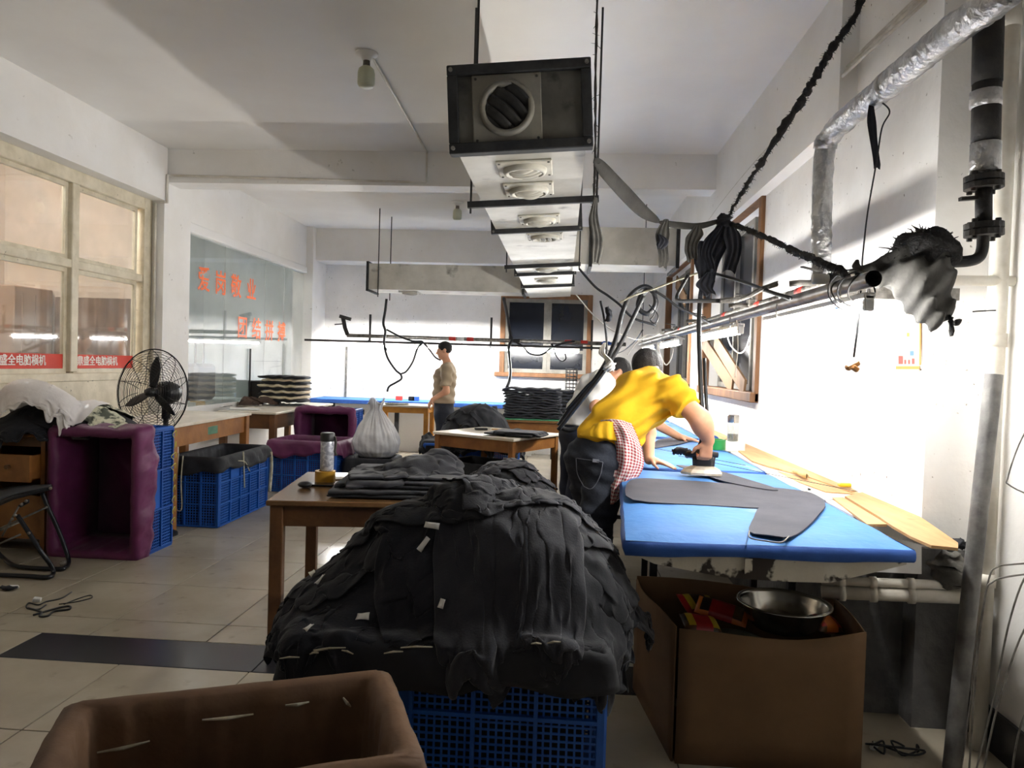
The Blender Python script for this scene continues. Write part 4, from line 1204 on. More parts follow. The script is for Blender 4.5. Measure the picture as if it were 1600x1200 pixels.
specs = [  # x, y, sx, sy, rz, crumple, material
    (-0.64, 2.45, 0.75, 0.60, 0.3, 0.72, 'knit_navy'), (-0.15, 2.62, 0.80, 0.70, -0.2, 0.70, 'knit_black'), (-0.45, 2.70, 0.75, 0.6, 0.9, 0.70, 'knit_black'),
    (-0.70, 2.34, 0.62, 0.50, 0.9, 0.66, 'knit_navy'), (0.05, 2.55, 0.80, 0.60, 0.6, 0.68, 'knit_black'), (-0.55, 2.28, 0.80, 0.55, 0.1, 0.70, 'knit_navy'),
    (-0.02, 2.40, 0.70, 0.70, 0.2, 0.70, 'knit_black'), (-0.38, 2.48, 0.85, 0.60, -0.5, 0.66, 'knit_black'), (0.10, 2.36, 0.40, 0.72, -0.25, 0.68, 'knit_black'),
    (-0.62, 2.55, 0.80, 0.55, 0.5, 0.68, 'knit_black'), (-0.10, 2.55, 0.62, 0.62, 0.8, 0.62, 'knit_black'), (-0.30, 2.40, 0.70, 0.60, 0.35, 0.66, 'knit_navy'),
    (-0.16, 2.33, 0.62, 0.84, 0.15, (0.54, 0.72), 'knit_charcoal'), (-0.46, 2.58, 0.60, 0.55, -0.2, 0.62, 'knit_black'), (-0.14, 2.60, 0.58, 0.52, 0.4, 0.58, 'knit_charcoal'),
]
for i, (x, y, sx, sy, rz, k, mt) in enumerate(specs):
    P = drape(hf, (x, y), (sx*1.3, sy*1.25), rz, (54, 54), (0.62 if not hasattr(k, '__len__') else k), steps=100, seed=100+i, amp=0.16)
    hf.stamp(P)
    lab = {12: 'charcoal garment hanging down the front of the big heap over the crate lining', 14: 'charcoal garment crumpled on the very top of the big heap', 6: 'black garment hanging under the charcoal one at the front of the big heap', 3: 'very dark garment spilling off the heap beside the wooden table leg'}.get(i, HEAP if mt != 'knit_navy' else 'very dark blue black garment in the big heap on the blue crate')
    tag(cloth_obj('black_garment', P, mt), lab, 'garment', 'garments heaped on the blue crate')
def little_tag(x, y, Y, w=0.03, h=0.02, rot=0.2, label='white care label showing in the heap of black garments', parent=None):
    q = PY(x, y, Y)
    m = MB(); R_ = rotm(-0.5, rot, 0.1*rot)
    m.box(q, (w, 0.002, h), R=R_)
    o = m.build('care_label', 'tag_white')
    return tag(o, label, 'label', 'care labels in the garment heap')
hf_big = hf
def on_heap(x, y, hf=None):
    """first hit of the pixel ray with the height field"""
    hf = hf or hf_big
    d = ray(x, y); d = d/np.linalg.norm(d)
    for t in np.arange(1.2, 4.5, 0.008):
        p = CAM+d*t
        if hf.x0 < p[0] < hf.x0+hf.d*hf.nx and hf.y0 < p[1] < hf.y0+hf.d*hf.ny:
            if p[2] < hf.at(np.array([p[0]]), np.array([p[1]]))[0]+0.004: return p-d*0.012
    return None
for (x, y, w, h, ro) in ((488, 895, 0.045, 0.02, 0.2), (500, 905, 0.018, 0.04, 0.1), (567, 963, 0.045, 0.022, -0.1), (482, 980, 0.018, 0.03, 0.3), (675, 821, 0.05, 0.02, 0.1), (662, 850, 0.02, 0.05, 0.5), (690, 943, 0.018, 0.028, 0.2)):
    q = on_heap(x, y)
    if q is None: continue
    gx_ = (hf.at(np.array([q[0]+0.03]), np.array([q[1]+0.02]))-hf.at(np.array([q[0]-0.03]), np.array([q[1]+0.02])))[0]/0.06
    gy_ = (hf.at(np.array([q[0]]), np.array([q[1]+0.05]))-hf.at(np.array([q[0]]), np.array([q[1]-0.01])))[0]/0.06
    nn = V((-gx_, -gy_, 1.0)); nn /= np.linalg.norm(nn); nn = nn+V((0, -0.35, 0)); sd_, tp_, dd_ = frame_from(nn, (math.sin(ro), 0, math.cos(ro)))
    m = MB(); lab = m.grid(lambda u, v: q+sd_*(u-0.5)*w+tp_*(v-0.5)*h+dd_*0.006*math.sin(3.1*u+2*v), 5, 4).build('care_label', 'tag_white', smooth=True); solid(lab, 0.0015)
    tag(lab, 'white care label showing in the heap of black garments', 'label', 'care labels in the garment heap')

# folded garments on the wooden table
hf = HF(-1.6, 0.0, 3.2, 4.7, 0.02)
hf.rect(-1.43, -0.43, 3.36, 4.32, 0.742)
fx, fy = PZ(600, 775, 0.75)[:2]
for i, (x, y, sx, sy, rz, k) in enumerate(((-0.80, 3.72, 0.66, 0.60, 0.1, 0.95), (-0.82, 3.70, 0.62, 0.56, 0.14, 0.95), (-0.79, 3.74, 0.64, 0.55, 0.06, 0.92), (-0.78, 3.72, 0.68, 0.60, 0.2, 0.80), (-0.76, 3.72, 0.70, 0.56, 0.12, 0.76))):
    if i == 3: hf.dome(-0.72, 3.80, 0.24, 0.20, 0.78, 0.875); hf.dome(-0.64, 3.86, 0.12, 0.10, 0.80, 0.91)
    P = drape(hf, (x, y), (sx, sy), rz, (36, 36), k, steps=90, seed=200+i, amp=0.03+0.015*i)
    hf.stamp(P, 0.014)
    tag(cloth_obj('folded_garment', P, 'knit_charcoal' if i > 2 else 'knit_black', t=0.012), ('bottom', 'second', 'third', 'fourth', 'topmost rumpled')[i]+' folded garment of the low stack on the glossy wooden table', 'garment', 'folded garments on the glossy table')
hf_fold = hf

# round heap in the wicker basket beyond
bkx, bky = -0.33, 4.75
mat('wicker', rgb(126, 98, 66), rgb(92, 70, 46), rough=0.8, scale=10, bump=0.2)
r = thing('wicker_basket', 'round wicker basket holding the domed heap of black garments', 'basket', (bkx, bky, 0))
for k in range(36):
    a = 2*math.pi*k/36
    MB().tube([(bkx+0.29*math.cos(a), bky+0.29*math.sin(a), 0.01), (bkx+0.335*math.cos(a), bky+0.335*math.sin(a), 0.56)], 0.006, 6).build('stake', 'wicker', r)
for j in range(14):
    z = 0.02+j*0.04; rr = 0.29+0.045*z/0.56
    MB().tube([(bkx+(rr+0.006*math.cos(18*a+j*math.pi))*math.cos(a), bky+(rr+0.006*math.cos(18*a+j*math.pi))*math.sin(a), z) for a in np.linspace(0, 2*math.pi, 73)[:-1]], 0.011, 6, closed=True).build('weave', 'wicker', r, smooth=True)
MB().lathe([(0.29, 0.0), (0.29, 0.015)], (bkx, bky, 0), n=36).build('base', 'wicker', r)
hf = HF(bkx-0.7, bkx+0.7, bky-0.7, bky+0.7, 0.02)
hf.dome(bkx, bky, 0.345, 0.345, 0.50, 0.70, 2.5)
hf_core(hf, lambda X, Y: (X-bkx)**2+(Y-bky)**2 < 0.27**2, 'garment_heap', 'knit_navy', 0.45, 'packed dark garments filling the wicker basket', sink=0.03)
for i, (x, y, sx, sy, rz, k) in enumerate(((0, 0.05, 0.72, 0.66, 0.2, 0.78), (-0.12, -0.08, 0.62, 0.55, 0.7, 0.72), (0.12, -0.05, 0.62, 0.55, -0.4, 0.70), (-0.04, -0.12, 0.55, 0.55, 0.1, 0.68), (0.10, 0.02, 0.55, 0.5, 0.9, 0.62), (-0.06, 0.0, 0.6, 0.5, 0.4, 0.66))):
    P = drape(hf, (bkx+x, bky+y), (sx, sy), rz, (36, 36), k, steps=90, seed=300+i, amp=0.05)
    hf.stamp(P)
    tag(cloth_obj('black_garment', P, 'knit_charcoal' if i > 3 else 'knit_black'), 'crumpled black garment in the domed heap on the wicker basket', 'garment', 'garments in the wicker basket')
q = on_heap(783, 745, hf)
tag(MB().ell(q, (0.024, 0.008, 0.012)).build('white_label', 'tag_white', smooth=True), 'small round white label on the domed heap of black garments', 'label')

# heap of dark cloth behind the square table, on a low crate
crate('plastic_crate', 'blue lattice crate buried under the dark heap behind the square table', (-0.95, 7.95, 0), (0, 0, 0.05), L=1.0, W=0.62, H=0.55)
hf = HF(-1.9, 0.2, 7.2, 9.0, 0.025)
hf.rect(-1.45, -0.45, 7.64, 8.26, 0.555)
hf.dome(-0.92, 7.92, 0.52, 0.40, 0.45, 0.93, 1.6)
hf_core(hf, lambda X, Y: (X > -1.4) & (X < -0.5) & (Y > 7.68) & (Y < 8.22), 'garment_heap', 'knit_navy', 0.5, 'packed dark garments filling the crate behind the square table', sink=0.03)
for i, (x, y, sx, sy, rz, k) in enumerate(((-1.15, 7.85, 1.0, 0.8, 0.1, 0.76), (-0.75, 7.85, 0.95, 0.8, -0.2, 0.72), (-1.32, 7.75, 0.75, 0.9, 0.3, 0.78), (-0.95, 7.75, 0.9, 0.9, 0.1, 0.68), (-0.9, 7.9, 0.9, 0.7, 0.5, 0.64), (-0.6, 7.8, 0.8, 0.7, -0.4, 0.7))):
    P = drape(hf, (x, y), (sx, sy), rz, (36, 36), k, steps=90, seed=400+i, amp=0.06)
    hf.stamp(P)
    tag(cloth_obj('black_garment', P, 'knit_black'), 'crumpled black garment in the steep heap behind the square table', 'garment', 'garments heaped behind the square table')
# crate and hanging cloth under the square table
c_ = crate('plastic_crate', 'dark lined crate standing under the square table', (-0.72, 7.02, 0), (0, 0, ang), L=0.70, W=0.5, H=0.45)
liner(c_, 0.70, 0.5, 0.45, 'black_liner', hang=0.40, seed=9, wob=0.02)

# folded garments on the square table
hf = HF(-1.6, 0.3, 6.3, 7.9, 0.025)
hf.h[:] = 0.745
for i, (px, py, sx, sy, rz) in enumerate(((805, 679, 0.50, 0.34, ang+0.1), (815, 680, 0.48, 0.30, ang+0.3))):
    q = PZ(px, py, 0.75)
    P = drape(hf, (q[0], q[1]), (sx, sy), rz, (28, 24), 0.93, steps=60, seed=500+i, amp=0.02)
    hf.stamp(P, 0.016)
    tag(cloth_obj('folded_garment', P, 'knit_black', t=0.016), ('lower', 'upper')[i]+' folded black garment lying on the square wooden table', 'garment', 'folded garments on the square table')

# tall stack on the orange table
rn = random.Random(4)
ORD = ('first', 'second', 'third', 'fourth', 'fifth', 'sixth', 'seventh', 'eighth', 'ninth', 'tenth', 'eleventh', 'twelfth')
def folded_layer(cx_, cy_, z, w, d, t, seed, mt, name, label, group, rz=0.0):
    """one folded garment: a fold-over loop with rounded front fold, uneven edges"""
    rg = np.random.default_rng(seed)
    ph = rg.uniform(0, 6.28, 4)
    m = MB()
    nu = 20; nv = 10
    prof = [(-d/2+0.01, 0.1), (-d/2, 0.5), (-d/2+0.01, 0.9), (0.0, 1.0), (d/2-0.01, 0.95), (d/2, 0.5), (d/2-0.01, 0.05), (0.0, 0.0)]
    cz, sz = math.cos(rz), math.sin(rz)
    vs = []
    for i in range(nu):
        u = i/(nu-1); x = (u-0.5)*w
        for (y, f) in prof:
            zz = t*f*(0.55 if i in (0, nu-1) else 1)+(t*0.22 if i in (0, nu-1) else 0)+0.006*math.sin(7*u*3.1+ph[0])+0.003*math.sin(15*u+ph[1])
            yy = y+0.008*math.sin(5*u*3+ph[2])
            xx = x+0.006*math.sin(9*y+ph[3])
            vs.append((cx_+cz*xx-sz*yy, cy_+sz*xx+cz*yy, z+zz))
    k = len(prof)
    fs = [(i*k+j, i*k+(j+1) % k, (i+1)*k+(j+1) % k, (i+1)*k+j) for i in range(nu-1) for j in range(k)]
    fs += [tuple(range(k-1, -1, -1)), tuple((nu-1)*k+j for j in range(k))]
    m.add(vs, fs)
    return tag(m.build(name, mt, smooth=True), label, 'garment', group)
tag(MB().mm((-0.78, 8.76, 0.742), (0.10, 9.25, 0.752), bev=0.003).build('green_mat', 'green_mat' if 'green_mat' in MATS else 'knit_olive'), 'green cutting mat under the tall folded stack', 'mat')
for i in range(12):
    folded_layer(-0.36+rn.gauss(0, 0.008), 9.02+rn.gauss(0, 0.01), 0.757+i*0.031, 0.70+rn.gauss(0, 0.01), 0.46, 0.027, 600+i, 'knit_charcoal' if i % 3 else 'knit_black', 'folded_garment',
                 ORD[i]+' folded charcoal garment from the bottom of the tall stack on the orange table', 'tall folded stack')
for i in range(9):
    folded_layer(0.14+rn.gauss(0, 0.01), 9.32+rn.gauss(0, 0.01), 0.744+i*0.040, 0.50, 0.4, 0.036, 640+i, 'knit_black', 'folded_garment',
                 ORD[i]+' folded black garment from the bottom of the stack behind the tall one', 'rounded folded stack', rz=0.2)
# striped stack on the long pale table
mat('knit_cream', rgb(214, 200, 176), rgb(196, 180, 152), rough=0.95, scale=8, bump=0.3, bscale=60)
sx_, sy_ = PY(446, 600, 9.1)[:2]
z = 0.845
for i in range(9):
    cream = i in (1, 3, 5, 7)
    folded_layer(sx_+rn.gauss(0, 0.012), sy_+rn.gauss(0, 0.01), z, 0.52+rn.gauss(0, 0.015), 0.36, 0.038, 700+i, 'knit_cream' if cream else 'knit_black', 'folded_sweater',
                 ORD[i//2]+(' cream' if cream else ' black')+' folded sweater from the bottom of the striped stack', 'striped sweater stack', rz=-0.1)
    z += 0.0365
# ================================================================== people (signed distance bodies, meshed with surface nets)
class SDF:
    def __init__(s, lo, hi, h):
        s.lo, s.h = V(lo), h
        s.n = np.ceil((V(hi)-V(lo))/h).astype(int)+1
        s.f = np.full(tuple(s.n), 0.3)
        s.ax = [s.lo[k]+np.arange(s.n[k])*h for k in range(3)]
    def block(s, lo, hi):
        sl = []
        for k in range(3):
            a = max(0, int((lo[k]-s.lo[k])/s.h)); b = min(s.n[k], int((hi[k]-s.lo[k])/s.h)+2)
            sl.append(slice(a, max(a, b)))
        sl = tuple(sl)
        X, Y, Z = np.meshgrid(s.ax[0][sl[0]], s.ax[1][sl[1]], s.ax[2][sl[2]], indexing='ij', sparse=True)
        return sl, X, Y, Z
    def smin(s, sl, d, k):
        f = s.f[sl]
        if k <= 0: s.f[sl] = np.minimum(f, d); return
        h = np.clip(0.5+0.5*(f-d)/k, 0, 1)
        s.f[sl] = f*(1-h)+d*h-k*h*(1-h)
    def cone(s, a, b, ra, rb, k=0.03, pad=0.10):
        a, b = V(a), V(b); m = max(ra, rb)+pad
        sl, X, Y, Z = s.block(np.minimum(a, b)-m, np.maximum(a, b)+m)
        ab = b-a; L2 = max(np.dot(ab, ab), 1e-9)
        t = np.clip(((X-a[0])*ab[0]+(Y-a[1])*ab[1]+(Z-a[2])*ab[2])/L2, 0, 1)
        d = np.sqrt((X-a[0]-t*ab[0])**2+(Y-a[1]-t*ab[1])**2+(Z-a[2]-t*ab[2])**2)-(ra+(rb-ra)*t)
        s.smin(sl, d, k)
        return s
    def ell(s, c, r, R=None, k=0.02, pad=0.08):
        c, r = V(c), V(r); m = max(r)+pad
        sl, X, Y, Z = s.block(c-m, c+m)
        x, y, z = X-c[0], Y-c[1], Z-c[2]
        if R is not None:
            R = np.asarray(R)
            x, y, z = (x*R[0, 0]+y*R[1, 0]+z*R[2, 0], x*R[0, 1]+y*R[1, 1]+z*R[2, 1], x*R[0, 2]+y*R[1, 2]+z*R[2, 2])
        q = np.sqrt((x/r[0])**2+(y/r[1])**2+(z/r[2])**2)
        g = np.sqrt((x/r[0]**2)**2+(y/r[1]**2)**2+(z/r[2]**2)**2)+1e-9
        s.smin(sl, q*(q-1)/g, k)
        return s
    def cut(s, p, n):
        """remove everything on the positive side of the plane"""
        n = V(n)/np.linalg.norm(n)
        X, Y, Z = np.meshgrid(*s.ax, indexing='ij', sparse=True)
        d = (X-p[0])*n[0]+(Y-p[1])*n[1]+(Z-p[2])*n[2]
        s.f = np.maximum(s.f, d); return s
    def cut_near(s, p, n, rad):
        """plane cut that only acts within rad of p (cuffs, sleeves)"""
        n = V(n)/np.linalg.norm(n)
        X, Y, Z = np.meshgrid(*s.ax, indexing='ij', sparse=True)
        d = (X-p[0])*n[0]+(Y-p[1])*n[1]+(Z-p[2])*n[2]
        dist = np.sqrt((X-p[0])**2+(Y-p[1])**2+(Z-p[2])**2)
        s.f = np.where(dist < rad, np.maximum(s.f, d), s.f); return s
    def ripple(s, amp, dirs, seed=0):
        X, Y, Z = np.meshgrid(*s.ax, indexing='ij', sparse=True)
        rg = np.random.default_rng(seed)
        w = 0
        for (dx, dy, dz, fr) in dirs:
            n = math.sqrt(dx*dx+dy*dy+dz*dz); ph = rg.uniform(0, 6.28)
            wob = 0.8*np.sin(7*(X*dy-Y*dx)+5*Z+ph)+0.6*np.sin(11*(Y+Z)-6*X+2*ph)
            w = w+np.sin(fr*(X*dx+Y*dy+Z*dz)/n+ph+wob)
        s.f = s.f+amp*w/len(dirs); return s
    def mesh(s):
        f = s.f; h = s.h
        neg = f < 0
        nx, ny, nz = f.shape
        cnt = np.zeros((nx-1, ny-1, nz-1), dtype=np.int8)
        for i in (0, 1):
            for j in (0, 1):
                for k in (0, 1): cnt += neg[i:nx-1+i, j:ny-1+j, k:nz-1+k]
        act = (cnt > 0) & (cnt < 8)
        I, J, K = np.nonzero(act)
        idx = -np.ones(act.shape, dtype=np.int64); idx[I, J, K] = np.arange(len(I))
        acc = np.zeros((len(I), 3)); num = np.zeros(len(I))
        corners = [(i, j, k) for i in (0, 1) for j in (0, 1) for k in (0, 1)]
        for a in corners:
            for ax in range(3):
                if a[ax] == 1: continue
                b = list(a); b[ax] = 1
                fa = f[I+a[0], J+a[1], K+a[2]]; fb = f[I+b[0], J+b[1], K+b[2]]
                cr = (fa < 0) != (fb < 0)
                t = np.where(cr, fa/(fa-fb+1e-12), 0)
                p = np.tile(V(a), (len(I), 1)); p[:, ax] += t
                acc[cr] += p[cr]; num[cr] += 1
        vs = s.lo+(np.stack([I, J, K], -1)+acc/num[:, None])*h
        faces = []
        for ax in range(3):
            o1, o2 = (ax+1) % 3, (ax+2) % 3
            sl0 = [slice(1, -1)]*3; sl0[ax] = slice(0, -1); sl1 = list(sl0); sl1[ax] = slice(1, None)
            A = neg[tuple(sl0)]; B = neg[tuple(sl1)]
            for flip, msk in ((False, A & ~B), (True, ~A & B)):
                q = np.array(np.nonzero(msk)).T
                if len(q) == 0: continue
                off = np.ones(3, dtype=int); off[ax] = 0
                q = q+off
                def cell(d1, d2):
                    c = q.copy(); c[:, o1] += d1; c[:, o2] += d2
                    return idx[c[:, 0], c[:, 1], c[:, 2]]
                quad = np.stack([cell(-1, -1), cell(0, -1), cell(0, 0), cell(-1, 0)], -1)
                faces.append(quad[:, ::-1] if flip else quad)
        return vs, np.concatenate(faces)
    def build(s, name, mt, parent=None, relax=2):
        vs, fs = s.mesh()
        for _ in range(relax):                     # light Laplacian smoothing
            acc = np.zeros_like(vs); num = np.zeros(len(vs))
            for a, b in ((0, 1), (1, 2), (2, 3), (3, 0)):
                np.add.at(acc, fs[:, a], vs[fs[:, b]]); np.add.at(num, fs[:, a], 1)
                np.add.at(acc, fs[:, b], vs[fs[:, a]]); np.add.at(num, fs[:, b], 1)
            vs = vs*0.45+0.55*acc/num[:, None]
        return np_obj(name, vs, fs, mt, parent)

mat('skin', rgb(214, 160, 126), rgb(200, 144, 112), rough=0.55, scale=8)
mat('hair_black', rgb(24, 22, 22), rgb(36, 33, 32), rough=0.7, scale=60, bump=0.5, bscale=160)
mat('shirt_yellow', rgb(238, 186, 32), rgb(226, 172, 24), rough=0.85, scale=4, bump=0.08, bscale=90)
mat('shirt_white', rgb(232, 230, 226), rgb(214, 212, 208), rough=0.85, scale=4)
mat('shirt_khaki', rgb(176, 158, 132), rgb(162, 144, 118), rough=0.85, scale=4)
mat('jeans_dark', rgb(52, 56, 66), rgb(40, 44, 54), rough=0.9, scale=9, bump=0.15, bscale=120)
mat('jeans_navy', rgb(36, 42, 60), rgb(28, 33, 48), rough=0.9, scale=9)
mat('shoe', rgb(34, 34, 36), rough=0.6)
mat('seam', rgb(98, 100, 108), rough=0.9)
def gingham(name, c1, c2, sc):
    m = bpy.data.materials.new(name); m.use_nodes = True; nt = m.node_tree; N, L = nt.nodes, nt.links
    b = N['Principled BSDF']; b.inputs['Roughness'].default_value = 0.85
    tc = N.new('ShaderNodeTexCoord'); sp = N.new('ShaderNodeSeparateXYZ'); L.new(tc.outputs['UV'], sp.inputs[0])
    outs = []
    for k in (0, 1):
        a = N.new('ShaderNodeMath'); a.operation = 'MULTIPLY'; a.inputs[1].default_value = sc[k]; L.new(sp.outputs[k], a.inputs[0])
        c = N.new('ShaderNodeMath'); c.operation = 'FRACT'; L.new(a.outputs[0], c.inputs[0])
        g = N.new('ShaderNodeMath'); g.operation = 'GREATER_THAN'; g.inputs[1].default_value = 0.5; L.new(c.outputs[0], g.inputs[0]); outs.append(g)
    ad = N.new('ShaderNodeMath'); ad.operation = 'ADD'; L.new(outs[0].outputs[0], ad.inputs[0]); L.new(outs[1].outputs[0], ad.inputs[1])
    hf_ = N.new('ShaderNodeMath'); hf_.operation = 'MULTIPLY'; hf_.inputs[1].default_value = 0.5; L.new(ad.outputs[0], hf_.inputs[0])
    mx = N.new('ShaderNodeMix'); mx.data_type = 'RGBA'; mx.inputs[6].default_value = c1; mx.inputs[7].default_value = c2
    L.new(hf_.outputs[0], mx.inputs[0]); L.new(mx.outputs[2], b.inputs['Base Color'])
    MATS[name] = m
gingham('gingham', rgb(236, 226, 222), rgb(158, 22, 36), (20, 27))

def unit(a): a = V(a); return a/np.linalg.norm(a)
def head(s, c, F, U, r=0.098, k=0.02):
    """skull, jaw, nose, brow and ears; F looks forward, U up"""
    F, U = unit(F), unit(U); F = unit(F-U*np.dot(F, U)); R_ = np.cross(F, U)
    B = np.stack([R_, F, U], axis=1)
    P_ = lambda x, y, z: V(c)+B @ V((x, y, z))
    s.ell(P_(0, -0.012, 0.022), (0.076, 0.094, 0.088), B, k=0.01)
    s.ell(P_(0, 0.022, -0.040), (0.060, 0.066, 0.076), B, k=0.03)
    s.cone(P_(0, 0.065, -0.085), P_(0, 0.060, -0.092), 0.022, 0.022, k=0.03)
    s.cone(P_(0, 0.086, 0.000), P_(0, 0.106, -0.036), 0.009, 0.015, k=0.012)
    s.cone(P_(-0.03, 0.078, 0.012), P_(0.03, 0.078, 0.012), 0.014, 0.014, k=0.02)
    s.cone(P_(-0.016, 0.080, -0.062), P_(0.016, 0.080, -0.062), 0.010, 0.010, k=0.012)
    for sx in (-1, 1):
        s.ell(P_(sx*0.079, -0.008, -0.014), (0.011, 0.022, 0.034), B, k=0.006)
    return P_, B
def hair(c, F, U, h, parent, back=True, mt='hair_black'):
    F, U = unit(F), unit(U); F = unit(F-U*np.dot(F, U)); R_ = np.cross(F, U)
    B = np.stack([R_, F, U], axis=1)
    c = V(c)
    s = SDF(c-0.15, c+0.15, h)
    s.ell(c+B @ V((0, -0.014, 0.026)), (0.082, 0.099, 0.093), B, k=0)
    s.cut(c+B @ V((0, 0.035, -0.01)), B @ V((0, 0.80, -0.60)))      # hairline over the brow and ears
    s.cut(c+B @ V((0, -0.05, -0.050)), B @ V((0, -0.10, -1.0)))     # nape
    s.ripple(0.002, [(1, 0.2, 0.1, 160), (0.1, 1, 0.3, 190)], 3)
    return s.build('hair', mt, parent, relax=1)
def hand(s, w, fwd, palm_n, thumb_side, curl=0.5, size=1.0):
    """palm and five bent fingers from wrist w; fwd along the fingers, palm_n out of the palm"""
    F = unit(fwd); N_ = unit(V(palm_n)-F*np.dot(palm_n, F)); T_ = np.cross(F, N_)*thumb_side
    z = size
    s.cone(w, w+F*0.045*z, 0.024*z, 0.022*z, k=0.01, pad=0.04)
    for i, (off, l) in enumerate(((0.026, 0.072), (0.009, 0.080), (-0.009, 0.075), (-0.026, 0.060))):
        k0 = w+F*0.085*z+T_*off*z
        s.cone(w+F*0.03*z+T_*off*0.6*z, k0, 0.014*z, 0.0115*z, k=0.006, pad=0.03)
        d1 = unit(F*math.cos(curl)+N_*math.sin(curl)); d2 = unit(F*math.cos(curl*2.2)+N_*math.sin(curl*2.2))
        k1 = k0+d1*l*0.5*z; k2 = k1+d2*l*0.55*z
        s.cone(k0, k1, 0.0100*z, 0.0090*z, k=0.003, pad=0.03); s.cone(k1, k2, 0.0090*z, 0.0072*z, k=0.003, pad=0.03)
    b = w+F*0.025*z+T_*0.022*z
    t1 = b+unit(F*0.6+T_*0.75+N_*0.3)*0.045*z; t2 = t1+unit(F*0.85+T_*0.2+N_*0.45)*0.035*z
    s.cone(b, t1, 0.014*z, 0.011*z, k=0.006, pad=0.03); s.cone(t1, t2, 0.011*z, 0.008*z, k=0.003, pad=0.03)
def bounds(pts, pad): 
    A = np.array([V(p) for p in pts]); return A.min(0)-pad, A.max(0)+pad
def eyes(c, F, U, parent):
    F, U = unit(F), unit(U); F = unit(F-U*np.dot(F, U)); R_ = np.cross(F, U); B = np.stack([R_, F, U], axis=1)
    for sx in (-1, 1):
        MB().ell(V(c)+B @ V((sx*0.031, 0.079, -0.004)), (0.013, 0.007, 0.006), 10, 6, R=B).build('eye', 'print_black', parent, smooth=True)
def shoe(parent, heel, toe):
    heel, toe = V(heel), V(toe); F = unit(toe-heel)
    s = SDF(np.minimum(heel, toe)-0.09, np.maximum(heel, toe)+V((0.09, 0.09, 0.13)), 0.01)
    s.cone(heel+V((0, 0, 0.04)), toe+V((0, 0, 0.035)), 0.040, 0.042, k=0.02); s.cone(heel+V((0, 0, 0.05)), heel+V((0, 0, 0.09)), 0.042, 0.042, k=0.03)
    s.cut(heel+V((0, 0, 0.002)), (0, 0, -1))
    s.build('shoe', 'shoe', parent)

